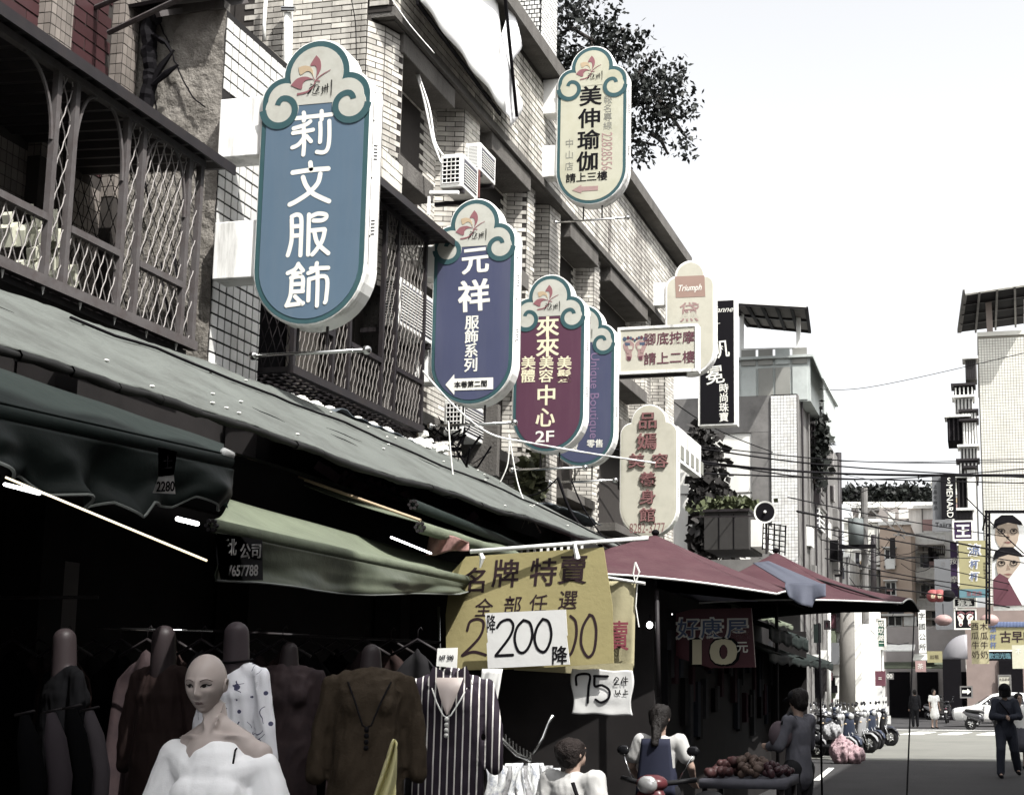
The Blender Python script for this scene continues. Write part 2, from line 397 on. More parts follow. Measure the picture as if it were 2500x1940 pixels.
def lsign(label, u0, u1, v0, v1, Yt, mainm, thick=.24, group=None, rod=True, brackets=(), scroll=True, bord=None, vents=True):
    "double-sided light-box sign with a cloud-shaped head; u0,u1,v0,v1 in full-view pixels"
    pt = dd((u0+u1)/2, v0, Y=Yt); pb = dd((u0+u1)/2, v1, Y=Yt); pm = dd((u0+u1)/2, (v0+v1)/2, Y=Yt)
    h = pt.z-pb.z; w_ = dd(u1, (v0+v1)/2, Y=Yt).x-dd(u0, (v0+v1)/2, Y=Yt).x
    cx = pm.x; r = thing('hanging_shop_sign', label, 'sign', (cx, Yt, pb.z), group); 
    def bp(b, pts, y0, y1): b.prism([(cx+x, pb.z+z) for x, z in pts], Yt+y0, Yt+y1)
    b = MB()
    rings = []
    for y, i in ((.0, .012), (.02, .0), (thick-.02, 0), (thick, .012)): rings.append([(cx+x, Yt+y, pb.z+z) for x, z in outl(w_, h, i)])
    b.loft(rings); sh = b.build('casing', m_white if not bord else m_white, r)
    if vents:
        b = MB()
        for zz in (.62, .36):
            for k in range(5): b.obox((cx+w_/2+.002, Yt+thick*.42, pb.z+h*zz-k*.03), (.002, 0, 0), (0, .035, .012), (0, 0, .004))
        b.build('vent_slot', m_dark, r)
    for y_ in (.03, thick-.03):
        MB().box(cx+w_/2-.001, cx+w_/2+.004, Yt+y_-.004, Yt+y_+.004, pb.z+.5*w_, pb.z+h-.55*w_).build('panel_joint', m_greyc0, r)
    for zz in (.3, .5, .7, .8):
        MB().ell((cx+w_/2+.002, Yt+thick*.2, pb.z+h*zz), .004, .009, .009, 6, 4).build('screw', m_dark, r)
    b = MB(); bp(b, outl(w_, h, .02*w_), -.004, .002); b.build('border', bord or m_teal, r)
    b = MB(); bp(b, clipz(outl(w_, h, .062*w_), h-.575*w_, False) if scroll else outl(w_, h, .05*w_), -.008, -.003); b.build('face_panel', mainm, r)
    if scroll:
        b = MB(); bp(b, clipz(outl(w_, h, .072*w_), h-.575*w_, True), -.011, -.003)
        for s in (-1, 1):
            bp(b, [(s*.30*w_+.150*w_*math.cos(t*math.pi/12), h-.60*w_+.150*w_*math.sin(t*math.pi/12)) for t in range(24)], -.0125-.0004*s, -.003)
        b.build('cloud_panel', m_cream if mainm is not m_yogac else m_yogac, r)
        for s in (-1, 1):
            b = MB(); pts = []
            for k in range(31):
                t = k/30; a = math.pi+t*1.75*math.pi
                rad = np.interp(t, (0, .286, .57, .857, 1), (.172, .142, .118, .095, .055))*w_
                pts.append((cx+s*.30*w_-s*rad*math.cos(a), pb.z+h-.60*w_+rad*math.sin(a)))
            rib(b, pts, (.062*w_, .05*w_), Yt-.0145-.0005*s); b.build('scroll', m_teal, r)
        
        # emblem: three petals, a stem and two brushed characters
        def L(x, z): return (cx+x*w_, pb.z+h+z*w_)
        def petal(pts, m, k):
            bb = MB(); q = smooth_line(pts+[pts[0]], 5); bb.prism([L(p.x, p.y) for p in q[:-1]], Yt-.0135-k*.0006, Yt-.011); bb.build('emblem_petal', m, r)
        def zz(*q): return [((x-835)/775, -(y-300)/775) for x, y in q]
        def petal2(q1, q2_, m, k):
            A_ = smooth_line(zz(*q1), 5); B_ = smooth_line(zz(*q2_), 5); bb = MB(); bb.prism([L(p.x, p.y) for p in A_+B_[1:-1]], Yt-.0135-k*.0006, Yt-.011); bb.build('emblem_petal', m, r)
        petal2([(828, 415), (858, 455), (862, 515), (832, 575)], [(832, 575), (836, 520), (822, 487), (788, 480), (828, 415)], m_pink, 1)
        petal2([(706, 488), (755, 480), (800, 502), (815, 562)], [(815, 562), (795, 530), (765, 520), (722, 540), (706, 488)], m_tan, 2)
        petal2([(658, 606), (700, 565), (760, 556), (812, 578)], [(812, 578), (768, 580), (742, 602), (730, 640), (658, 606)], m_pink, 3)
        bb = MB(); rib(bb, [L(p.x, p.y) for p in smooth_line(zz((932, 525), (880, 550), (835, 585), (810, 635), (770, 662), (705, 672)))], (.006*w_, .018*w_), Yt-.0150)
        rib(bb, [L(p.x, p.y) for p in smooth_line(zz((810, 560), (828, 590), (850, 592), (862, 598)))], (.005*w_, .012*w_), Yt-.0154); bb.build('emblem_stem', m_pink, r)
        bb = MB(); k = 0
        for ln in ([(-.05, -.40), (-.03, -.41)], [(-.06, -.44), (-.03, -.42), (.0, -.40)], [(-.05, -.47), (-.035, -.44)], [(-.02, -.46), (-.01, -.42), (.02, -.41)], [(0, -.48), (.02, -.44), (.04, -.43)], [(-.03, -.48), (.0, -.49), (.04, -.48)], [(.02, -.42), (.025, -.47)],
                   [(.06, -.43), (.065, -.48), (.05, -.50)], [(.085, -.42), (.085, -.49)], [(.105, -.41), (.108, -.49)], [(.14, -.38), (.142, -.44), (.14, -.52)], [(.07, -.45), (.12, -.44)], [(-.07, -.49), (-.045, -.45)]):
            k += 1; rib(bb, [L(p.x, p.y) for p in smooth_line([(a, c) for a, c in ln])], (.010*w_, .005*w_), Yt-.0152-k*.0003)
        bb.build('emblem_lettering', m_ink, r)
    if rod:
        for x in (-.13, .13): MB().tube([(cx+x*w_, Yt+thick/2, pb.z+.03), (cx+x*w_, Yt+thick/2, pb.z-.2)], .012).build('rod_hanger', m_dark, r)
        b = MB().tube([(cx-.52*w_, Yt+thick/2, pb.z-.2), (cx+.48*w_, Yt+thick/2, pb.z-.2)], .017, 8)
        rd = b.build('rod', m_steel, r, True)
        for s in (-.52, .48):
            MB().ell((cx+s*w_, Yt+thick/2, pb.z-.2), .04, .04, .04).build('rod_ball', m_steel, r, True)
    for (a0, b0, a1, b1, xw) in brackets:
        p = dd(a0, b0, Y=Yt+.03); q = dd(a1, b1, Y=Yt+.03)
        xw = p.x; MB().box(xw, cx-w_/2+.02, Yt+.03, Yt+.27, q.z, p.z).build('bracket_box', m_white, r, bevel=.012)
    return r, Yt-.008
# ================================================================ ground
m_asph = mat('asphalt', (.052, .05, .052), .92, .25, 1.2, bump=.5, bscale=90, dirt=.35, dcol=(.085, .083, .08), dscale=.5)
m_asph_sunlit = mat('sunlit_asphalt', (.20, .20, .175), .92, .2, 1, bump=.4, bscale=80, dirt=.5, dcol=(.13, .13, .115), dscale=.35)
m_roadp = mat('white_road_paint', (.78, .78, .74), .8, .1, 8, dirt=.7, dcol=(.2, .2, .18), dscale=4)
m_pave = mat('grey_paving', (.12, .11, .105), .9, .25, 4, dirt=.6, dscale=2)
g = MB().box(-400, 400, -60, 900, -.5, 0).build('ground', m_pave); tag(g, kind='structure')
MB().box(-4.7, 4.4, -30, 33.2, -.1, .008).build('road', m_asph)['kind'] = 'structure'
MB().box(-4.7, 14, 33.2, 56, -.1, .012).build('road', m_asph_sunlit)['kind'] = 'structure'  # stretch past the shade edge; sunlight painted in as paler asphalt
MB().box(-60, 60, 56, 74, -.1, .006).build('road', m_asph)['kind'] = 'structure'
MB().box(-5.5, -.8, 74, 160, -.1, .008).build('road', m_asph)['kind'] = 'structure'
b = MB()
for x0, y0, x1, y1 in ((-3.0, 25.6, -3.15, 29.6), (-3.35, 36, -3.9, 48)):
    b.obox(((x0+x1)/2, (y0+y1)/2, .017), (.06, 0, 0), ((x1-x0)/2, (y1-y0)/2, 0), (0, 0, .002))
b.build('edge_line', m_roadp)['kind'] = 'structure'
b = MB()
for i in range(9): b.obox((-2.4+i*1.35, 53.2+i*.0, .017), (.36, 0, 0), (.25, 1.6, 0), (0, 0, .002))
b.box(-4.5, 12, 57.2, 57.6, .014, .018)
b.build('crosswalk', m_roadp)['kind'] = 'structure'
# ================================================================ near house with caged balcony
xw = -7.45
def Yx(u, v, X=-6.2): return at(u, v, X=X).y
h1 = thing('near_house', 'old shophouse with maroon tiles over a caged balcony, nearest at left', 'building', (xw, 8, 0))
MB().box(-12, xw, 3, 10.69, 4.3, 12).build('wall', m_tileg, h1)
MB().box(-12, xw-.0, 10.70, 13.4, 4.3, 8).build('side_wall', m_tileg, h1)
tiles(h1, (xw, 7.2, 6.06), (0, 1, 0), (0, 0, 1), 3.2, 2.75, .30, .115, .014, m_tiler, 230, 'maroon_tile')
# pilasters of small tile
for a, w_ in ((Yx(88, 100, xw), Yx(142, 120, xw)-Yx(88, 100, xw)), (Yx(266, 180, xw), Yx(303, 180, xw)-Yx(266, 180, xw))):
    q = MB().box(xw, xw+.12, a, a+w_, 4.3, 8.8).build('pilaster', m_tileg, h1)
    tiles(h1, (xw+.121, a, 5.9), (0, 1, 0), (0, 0, 1), w_, 2.2, .062, .095, .008, m_tiles, 0, 'pilaster_tile', False, .004)
    tiles(h1, (xw, a-.001, 5.9), (1, 0, 0), (0, 0, 1), .12, 2.2, .062, .095, .008, m_tiles, 0, 'pilaster_tile', False, .004)
tiles(h1, (xw, 7.0, 4.35), (0, 1, 0), (0, 0, 1), .9, 1.6, .07, .10, .008, m_tiles, 0, 'balcony_tile', False, .004)
tiles(h1, (xw, 9.0, 4.35), (0, 1, 0), (0, 0, 1), 1.65, 1.6, .07, .10, .008, m_tiles, 0, 'balcony_tile', False, .004)
# arched balcony door
d = MB(); b = MB()
pts = [(8.0, 4.35), (8.85, 4.35), (8.85, 5.45)]+[(8.425+.425*math.cos(t*math.pi/10), 5.45+.3*math.sin(t*math.pi/10)) for t in range(1, 10)]+[(8.0, 5.45)]
d.poly([(xw+.02, y, z) for y, z in pts]); dr = d.build('door', m_glass, h1, solid=.02)
MB().tube([(xw+.05, y, z) for y, z in pts+[pts[0]]], .035, 6).build('door_frame', m_rust, dr)
# wing wall between the two houses
f = lambda i, j: (-6.5-1.6*(1-i), 10.69+.012*noise.noise(Vector((i*9, j*20, 3))), 2.6+(7.72-2.6)*j)
g = MB().grid(f, 50, 120)
g.v = [(x, y+.018*noise.fractal(Vector((x*4, z*4, 0)), 1, 2, 4)+.012*noise.fractal(Vector((x*14, z*14, 5)), 1, 2, 3), z) for x, y, z in g.v]
wg = thing('wing_wall', 'bare weathered concrete party wall with a white tiled end behind the big blue sign', 'wall', (-6.5, 10.7, 0))
g.build('rough_render', m_concrete, wg, True)
MB().box(-8.1, -6.515, 10.70, 11.55, 2.6, 7.70).build('core', m_concrete, wg)
MB().box(-8.1, -6.52, 11.55, 13.05, 6.95, 7.72).build('parapet', m_concrete, wg)
MB().box(-8.15, -6.505, 10.66, 10.76, 7.70, 7.78).build('coping', m_conc2, wg)
MB().box(-6.515, -6.506, 10.70, 11.55, 2.6, 7.70).build('grout', m_grout, wg)
MB().box(-6.52, -6.506, 11.55, 13.05, 6.95, 7.70).build('parapet_grout', m_grout, wg)
tiles(wg, (-6.506, 10.71, 4.2), (0, 1, 0), (0, 0, 1), .84, 2.72, .115, .115, .017, m_tilew, 190, 'tile', False)
tiles(wg, (-6.506, 10.71, 6.95), (0, 1, 0), (0, 0, 1), 2.34, .75, .115, .115, .017, m_tilew, 110, 'tile', False)
# cracks, cables on the wing wall
for k, (pts, r_) in enumerate((([(325, 30), (322, 120), (305, 200), (312, 300)], .016), ([(392, 60), (420, 130), (440, 180), (470, 235), (500, 262)], .007), ([(375, 120), (372, 200), (385, 290), (388, 330)], .008), ([(425, 620), (440, 720), (452, 790), (460, 850)], .012), ([(395, 640), (400, 720), (430, 810)], .010), ([(345, 250), (330, 320), (352, 430), (368, 520)], .008))):
    ln = smooth_line([(a, c) for a, c in pts], 8)
    MB().tube([at(p.x*1.0 if k else p.x, p.y*1.0, Y=10.63)+Vector((random.gauss(0, .004), 0, 0)) for p in ln], r_, 5).build('wall_cable', m_black, wg)
# thick dark trunk of cable/vine and broken stub
b = MB(); ln = smooth_line([(372, 22), (362, 90), (366, 170), (358, 250), (345, 300)], 8)
b.tube([at(p.x, p.y, Y=10.58)+Vector((random.gauss(0, .006), random.gauss(0, .006), 0)) for p in ln], [.06+.015*random.random() for _ in ln], 8)
for q in ([(370, 205), (395, 160), (425, 122)], [(372, 208), (405, 180), (436, 158)], [(372, 85), (395, 100), (405, 105), (420, 130)]):
    b.tube([at(x, y, Y=10.55) for x, y in q], [.02, .03, .008] if len(q) == 3 else [.02, .03, .02, .01], 6)
b.tube([at(365, 40, Y=10.58), at(385, 48, Y=10.55)], .05, 8)
t = b.build('vine_stem', m_black); tag(t, 'thick black dead vine and cables climbing the bare concrete wall', 'vine')
# canopy pipes overhead
sc_ = thing('pipe_awning', 'dark rusty pipe awning frame sticking out above the bare concrete wall', 'awning', (-6.6, 10.2, 7.9))
b = MB()
for p, q in (((200, 34), (300, -10)), ((266, 80), (450, -8))):
    b.tube([at(*p, Y=10.3), at(*q, Y=9.9)], .024, 7)
b.build('strut', m_rust, sc_)
MB().poly([at(205, 35, Y=10.45), at(560, -30, Y=10.45), at(600, 0, Y=11.6), at(395, 32, Y=11.3)]).build('sheet_roof', m_dark, sc_, solid=.03)
MB().bar(at(385, 35, Y=10.4), at(600, 2, Y=11.5), .05).build('edge_beam', m_rust, sc_)
# ---------------------------------------------------------------- caged balconies
def Yx(u, v, X=-6.2): return at(u, v, X=X).y
def cage(label, X, posts, z0, z1, zr, m, panels, wall, arch=True, dense=(.115, .17), roofX=None, wr=.0075, y_end=None, wm=None):
    ys = posts; r = thing('caged_balcony', label, 'balcony', (X, (ys[0]+ys[-1])/2, z0))
    for y in ys: MB().box(X-.023, X+.023, y-.023, y+.023, z0, z1).build('post', m, r)
    MB().box(X-.035, X+.035, ys[0]-.03, ys[-1]+.05, z0-.045, z0+.03).build('bottom_rail', m, r)
    MB().box(X-.03, X+.03, ys[0], ys[-1]+.03, z1-.03, z1+.03).build('top_rail', m, r)
    for i, (kind) in enumerate(panels):
        a, c = ys[i]+.028, ys[i+1]-.028; b = MB()
        if kind in 'WA':
            MB().box(X-.026, X+.026, a, c, zr-.025, zr+.025).build('hand_rail', m, r)
            lattice(b, (X, a, z0+.03), (0, 1, 0), (0, 0, 1), c-a, zr-z0-.055, *dense, wr)
            if kind == 'A': lattice(b, (X, a, zr+.03), (0, 1, 0), (0, 0, 1), c-a, z1-zr-.06, dense[0]*1.1, dense[1]*1.1, wr)
        elif kind == 'N': lattice(b, (X, a, z0+.03), (0, 1, 0), (0, 0, 1), c-a, z1-z0-.06, *dense, wr)
        if b.v: b.build('wire_mesh', wm or MATS['pale_wire'], r)
        if arch and kind in 'WA':
            for s, e in ((a, 1), (c, -1)):
                w_ = (c-a)*.36
                MB().tube([(X, s+e*w_*(1-math.cos(t*math.pi/20)), z1-.03-.5*(1-math.sin(t*math.pi/20))) for t in range(11)], .014, 5).build('arch_bracket', m, r)
    # end panels, floor and spikes
    for y in (ys[0], ys[-1]):
        b = MB(); lattice(b, (wall, y, z0+.03), (1, 0, 0), (0, 0, 1), X-wall, z1-z0-.06, *dense, wr); b.build('wire_mesh', m_dark, r)
        MB().box(wall, X, y-.02, y+.02, z0-.03, z0+.02).build('floor_beam', m_dark, r)
    b = MB()
    for k in range(int((X-wall)/.1)): b.box(wall+k*.1+.02, wall+k*.1+.05, ys[0], ys[-1], z0-.02, z0)
    for k in range(int((ys[-1]-ys[0])/.13)): b.box(wall, X, ys[0]+k*.13, ys[0]+k*.13+.02, z0-.035, z0-.022)
    b.build('floor_grille', m_dark, r)
    if arch:
        b = MB()
        for k in range(9):
            y = ys[0]+(ys[-1]-ys[0])*(k+.5)/9; b.tube([(X, y, z0-.04), (X, y, z0-.10)], [.014, .002], 5)
        b.build('spike', m_white, r, stuff=True)
    rX = roofX or X+.14; n = int((ys[-1]-ys[0]+.5)/.09)
    g = MB().grid(lambda i, j: (wall+(rX-wall)*i, ys[0]-.2+(ys[-1]+(y_end or .3)-ys[0]+.2)*j, z1+.10-.05*i+.012*math.cos(j*n*math.pi)), 1, n*2)
    g.build('corrugated_roof', m_dark, r, solid=.012)
    MB().box(rX-.015, rX+.004, ys[0]-.2, ys[-1]+(y_end or .3), z1+.0, z1+.085).build('fascia', m_dark, r)
    return r
mat('pale_wire', (.42, .385, .37), .5, .15, 10)
m_rustl = m_rust
ys = [6.2, Yx(28, 690)-.9, Yx(110, 700), Yx(155, 720), Yx(287, 780), Yx(326, 800), Yx(440, 830), Yx(466, 846)]
ys = [6.3, 7.15, Yx(106, 670), Yx(152, 690), Yx(283, 740), Yx(322, 765), Yx(437, 812), Yx(466, 828)]
cg = cage('brown caged balcony with arched brackets hanging over the grey tarpaulin at far left', -6.2, ys, 4.40, 5.93, at(0, 475, X=-6.2).z, m_rust, 'WWNWNAN', xw, dense=(.095, .13), wr=.0048)
MB().box(xw, -6.24, 6.2, 9.95, 4.30, 4.352).build('balcony_floor', m_dark, h1)
# things stored on that balcony
b = MB()
for k in range(60):
    c = Vector((-6.5+random.gauss(0, .06), 8.42+random.gauss(0, .10), 4.45+random.random()*.55)); s = .02+.05*random.random()
    b.obox(c, Vector((s, 0, 0)), Vector((0, s*random.random(), s*.5)), Vector((0, -.01, s)))
t = b.build('plant_bundle', mat('pale_wrapping', (.5, .5, .38), .7, .3, 9, dirt=.5, dscale=9)); tag(t, 'pale wrapped plants standing behind the balcony mesh at left', 'plant')
ys2 = [Yx(711, 918), Yx(806, 960), Yx(845, 975), Yx(925, 1006), Yx(957, 1020), Yx(1025, 1050)]
b2x = -7.0
cg2 = cage('dark caged balcony with chain-like mesh between the two blue signs', -6.2, ys2, 4.58, 6.80, at(900, 865, X=-6.2).z, m_dark, 'WNWNA', b2x, arch=False, dense=(.085, .13), roofX=-5.95, wr=.0048, wm=mat('brown_wire', (.30, .27, .25), .6, .2, 10))
# ================================================================ second building, long beige tile
h2 = thing('tiled_house', 'tall shophouse clad in long beige tiles with three floors of shaded windows', 'building', (-7, 13.7, 0))
YE = 30.0
A = (-6.80, 14.17); F1 = (-6.66, 14.36); F2 = (-6.56, 14.66); XF = -6.98; XP = -6.5
MB().box(-14, A[0]-.02, 14.19, 14.4, 3, 12).build('core', m_tileg, h2)
MB().box(-14, XF, 14.3, YE, 2.5, 11.2).build('core', m_tileg, h2)
def face(p, q, z0, z1, maxn=0, tw=.25, th=.070, near=None, keep=None, name='tile', gap=.012):
    u = Vector((q[0]-p[0], q[1]-p[1], 0)); L = u.length; u.normalize()
    nrm = u.cross(Vector((0, 0, 1)))
    MB().poly([(p[0]-nrm.x*.004, p[1]-nrm.y*.004, z0), (q[0]-nrm.x*.004, q[1]-nrm.y*.004, z0), (q[0]-nrm.x*.004, q[1]-nrm.y*.004, z1), (p[0]-nrm.x*.004, p[1]-nrm.y*.004, z1)]).build('grout', m_tileg, h2, solid=.003)
    tiles(h2, (p[0], p[1], z0), u, (0, 0, 1), L, z1-z0, tw, th, gap, m_tileb, maxn, name, near=near, keep=keep)
zt = 9.42
face((-8.5, A[1]), A, 6.2, 10.9, 160, near=Vector((-6.9, 12, 8.6)), keep=lambda c: c.x > -8.3)
face(A, F1, 6.2, zt, 40); face(F1, F2, 6.2, zt, 60)
MB().poly([(A[0]-.05, A[1]+.02, 6.2), (F1[0]-.03, F1[1]+.02, 6.2), (F2[0]-.01, F2[1]+.05, 6.2), (XF, F2[1]+.06, 6.2)]).build('pier_base', m_conc2, h2, solid=.02)
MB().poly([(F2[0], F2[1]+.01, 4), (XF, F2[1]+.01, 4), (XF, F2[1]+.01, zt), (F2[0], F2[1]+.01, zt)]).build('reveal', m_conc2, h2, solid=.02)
# facade between and below openings
OP3 = [(14.68, 16.25, 7.75, 9.12), (17.75, 19.35, 7.7, 9.12), (21.6, 23.2, 7.6, 9.1), (24.2, 27.0, 7.5, 9.1)]
OP2 = [(15.3, 16.7, 5.0, 6.5), (18.4, 19.8, 5.0, 6.5), (21.9, 23.4, 4.9, 6.5), (25.0, 27.3, 4.7, 6.4)]
OPS = OP3+OP2
def okc(c):
    for a, b_, z0, z1 in OPS:
        if a < c.y < b_ and z0 < c.z < z1: return False
    return True
tiles(h2, (XF, 14.7, 3.0), (0, 1, 0), (0, 0, 1), YE-14.7, 6.45, .25, .070, .013, m_tileb, 0, 'tile', keep=okc)
# projecting tiled piers
for y0, y1, xo, z0 in ((16.75, 17.5, -6.62, 6.6), (19.6, 20.15, -6.68, 3.2), (20.55, 21.3, -6.62, 3.2), (23.35, 23.9, -6.66, 3.2), (27.3, 27.9, -6.66, 3.2), (28.9, 29.9, -6.6, 3.2)):
    p = MB(); xm = XF
    face((XF, y0), (xo, y0+.10), z0, zt); face((xo, y0+.10), (xo+.03, y1-.15), z0, zt)
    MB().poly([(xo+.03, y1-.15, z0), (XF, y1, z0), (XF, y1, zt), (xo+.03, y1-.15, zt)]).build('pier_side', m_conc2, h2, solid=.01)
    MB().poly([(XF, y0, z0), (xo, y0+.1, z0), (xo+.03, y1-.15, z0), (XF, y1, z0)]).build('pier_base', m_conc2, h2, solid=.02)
# upper parapet band
face((XP, 14.2), (XP, YE), zt+.10, 11.15, 0, tw=.30, th=.096, gap=.022)
face((A[0]+.01, 14.19), (XP, 14.19), zt+.10, 11.15, 0)
MB().box(XF-1, XP-.012, 14.2, YE, zt+.03, 11.15).build('parapet_core', m_tileg, h2)
MB().box(XF-1, XP+.03, 14.21, YE+.03, zt-.03, zt+.09).build('band', m_conc2, h2)
MB().box(XP-.5, -6.22, 14.5, YE+.1, 11.15, 11.38).build('cornice', m_conc2, h2)
MB().box(XF-.1, XP-.02, 14.3, YE, zt-.05, zt-.032).build('soffit', m_conc2, h2)
def window(y0, y1, z0, z1, x=XF, parent=h2, m=None, mull=2):
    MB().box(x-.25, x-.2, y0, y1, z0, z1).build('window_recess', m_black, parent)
    fr = MB(); t = .035
    fr.box(x-.13, x-.08, y0, y1, z0, z0+t).box(x-.13, x-.08, y0, y1, z1-t, z1).box(x-.13, x-.08, y0, y0+t, z0+t, z1-t).box(x-.13, x-.08, y1-t, y1, z0+t, z1-t)
    for k in range(1, mull): yy = y0+(y1-y0)*k/mull; fr.box(x-.13, x-.08, yy-t/2, yy+t/2, z0+t, z1-t)
    f_ = fr.build('window', m_dark, parent)
    for k in range(mull):
        a = y0+(y1-y0)*k/mull+t*.6; c = y0+(y1-y0)*(k+1)/mull-t*.6
        MB().box(x-.11, x-.105, a, c, z0+t, z1-t).build('pane', (m or m_glass) if k else m_glassl, f_)
for i, (a, c, z0, z1) in enumerate(OP3):
    window(a+.05, c, z0+.1, z1, mull=3)
    hx = XP-.02
    MB().box(XF, hx, a-.08, c+(.05 if i else .0), z1, z1+.33).build('window_head', m_conc2, h2, bevel=.01)
    MB().box(XF, hx-.02, a-.06, a+(1.0 if i == 0 else c-a+.1), z0-.12, z0+.12).build('window_sill', m_conc2, h2, bevel=.01)
for i, (a, c, z0, z1) in enumerate(OP2):
    window(a, c, z0, z1, mull=2)
    MB().box(XF, XP, a-.1, c+.1, z1, z1+.25).build('window_head', m_conc2, h2)
    MB().box(XF, XP-.1, a-.1, c+.1, z0-.15, z0).build('window_sill', m_conc2, h2)
# tiled parapet of the balcony below the bay (pale square tile)
MB().box(-7.0, -6.53, 13.3, 14.7, 6.93, 7.75).build('bay_apron', m_grout, h2)
tiles(h2, (-6.528, 13.3, 6.93), (0, 1, 0), (0, 0, 1), 1.4, .82, .115, .115, .012, mat('stained_square_tile', (.58, .55, .48), .4, .1, 3, rnd=.12, dirt=.85, dcol=(.16, .12, .09), dscale=3, streak=True), 84, 'apron_tile', False)
# pipes down the wall
b = MB(); b.tube([at(705, -20, Y=14.0), at(702, 170, Y=14.0), at(700, 330, Y=14.0)], .05, 10); b.build('drain_pipe', m_whitec, h2, True)
b = MB(); b.tube([at(650, -20, Y=14.05), at(645, 60, Y=14.05), at(646, 100, Y=14.05)], .022, 8); b.build('thin_pipe', m_whitec, h2, True)
for zz in (20, 26): MB().tube([at(688, zz, Y=13.95), at(720, zz, Y=13.95)], .022, 8).build('pipe_clamp', m_steel, h2)
b = MB(); b.tube([at(1031, 890, Y=15.0), at(1026, 960, Y=15.0), at(1023, 1090, Y=15.0)], .032, 8); b.build('drain_pipe', mat('tan_pipe', (.42, .33, .22), .5, .1), h2, True)
# white sheet over the parapet, with its battens
g = MB().grid(lambda i, j: (XP+.10+.22*(1-j)*(1-i*.4)+.02*math.sin(i*19+j*3), 14.25+i*3.25-.1*j, zt+.14+(1.62+.1*math.sin(i*7))*j), 30, 8)
sh = g.build('white_sheet', mat('white_sheet_cloth', (.8, .8, .78), .6, .05, 2, dirt=.25, dcol=(.5, .48, .45)), None, True, solid=.006); tag(sh, 'long white canvas banner stretched over the top parapet of the tiled house', 'banner')
g = MB().grid(lambda i, j: (XP+.2+.07*math.sin(j*13+i*5)*i, 17.4+i*.6+.12*math.sin(j*9), zt+.15+1.7*j), 8, 22)
sh2 = g.build('plastic_film', mat('clear_film', (.75, .75, .76), .15, .2, 8), None, True, solid=.004); tag(sh2, 'crumpled clear plastic film hanging at the end of the white banner', 'film')
b = MB(); b.bar((XP+.33, 17.1, 11.05), (XP+.22, 18.0, zt+.3), .04); t = b.build('batten', m_black); tag(t, 'black batten leaning along the end of the white banner', 'batten')
b = MB(); b.bar((XP+.28, 14.25, zt+.13), (XP+.15, 17.5, zt+.13), .03, .05); b.build('banner_rail', m_black, sh)
# roof hut and roof tank
rh = thing('roof_hut', 'small white-tiled stair tower above the cornice beside the tree', 'building', (-8, 22, 11.3))
pa = dd(1090, 60, Y=23); pb_ = dd(1153, 60, Y=23)
MB().box(pa.x-1, pb_.x, 23, 24, 11.2, 16).build('wall', m_grout, rh)
tiles(rh, (pa.x-1, 22.99, 11.3), (1, 0, 0), (0, 0, 1), pb_.x-pa.x+1, 4.6, .10, .085, .02, m_tilew, 0, 'wall_tile', True, .006)
tiles(rh, (pb_.x+.01, 23, 11.3), (0, 1, 0), (0, 0, 1), .95, 4.6, .10, .085, .02, m_tilew, 0, 'wall_tile', True, .006)

m_bpan = mat('beige_door_panel', (.42, .37, .31), .7, .15, 4, dirt=.4, dscale=3)
for y0, y1, z0, z1 in ((11.7, 12.15, 4.7, 6.6), (12.3, 12.75, 4.7, 6.6), (13.55, 14.1, 4.7, 5.6)): MB().box(-7.3, -7.2, y0, y1, z0, z1).build('door_panel', m_bpan, h2)
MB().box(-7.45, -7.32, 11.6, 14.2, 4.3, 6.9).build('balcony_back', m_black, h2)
# ================================================================ signs
m_whl = mat('white_lettering', (.66, .65, .58), .45, .05)
m_goldl = mat('gold_lettering', (.66, .60, .38), .45, .08)
GS = 'cloud-topped hanging signs along the facade'
s1, Y1 = lsign('largest blue cloud-topped sign with four rounded white characters', 547, 786, 85, 695, 10.52, m_blue, group=GS,
    brackets=[(470, 212, 560, 330, -6.62), (458, 474, 560, 590, -6.62)])
q2 = (500, 0, 3.0814); q5 = (500, 500, 3.0814)
strokes([[(685, 892), (955, 862)], [(745, 850), (752, 890), (745, 910)], [(880, 838), (880, 900)], [(795, 915), (760, 940), (670, 968)], [(665, 1003), (780, 985), (815, 978)], [(745, 960), (748, 1080), (742, 1165)], [(745, 1040), (705, 1090), (660, 1112)], [(765, 1025), (800, 1065)],
         [(870, 925), (872, 1000), (868, 1070)], [(938, 912), (938, 1040), (925, 1120), (895, 1148), (845, 1145)]], 10.6, Y1, m_whl, s1, q2)
strokes([[(795, 1225), (800, 1272)], [(662, 1300), (800, 1280), (930, 1270)], [(740, 1335), (765, 1400), (820, 1460), (935, 1515)], [(870, 1310), (850, 1380), (780, 1455), (690, 1515), (640, 1540)]], 11.9, Y1, m_whl, s1, q2)
strokes([[(655, 110), (655, 250), (640, 330), (625, 380)], [(655, 90), (690, 75), (720, 85), (728, 130), (725, 250), (720, 380)], [(660, 165), (720, 160)], [(658, 235), (720, 230)], [(785, 75), (782, 200), (778, 375)], [(790, 95), (850, 68), (910, 75), (912, 100), (880, 118), (820, 120)],
         [(800, 195), (900, 185)], [(825, 200), (850, 290), (930, 365)], [(905, 190), (885, 270), (840, 340), (810, 375)]], 10.8, Y1, m_whl, s1, q5)
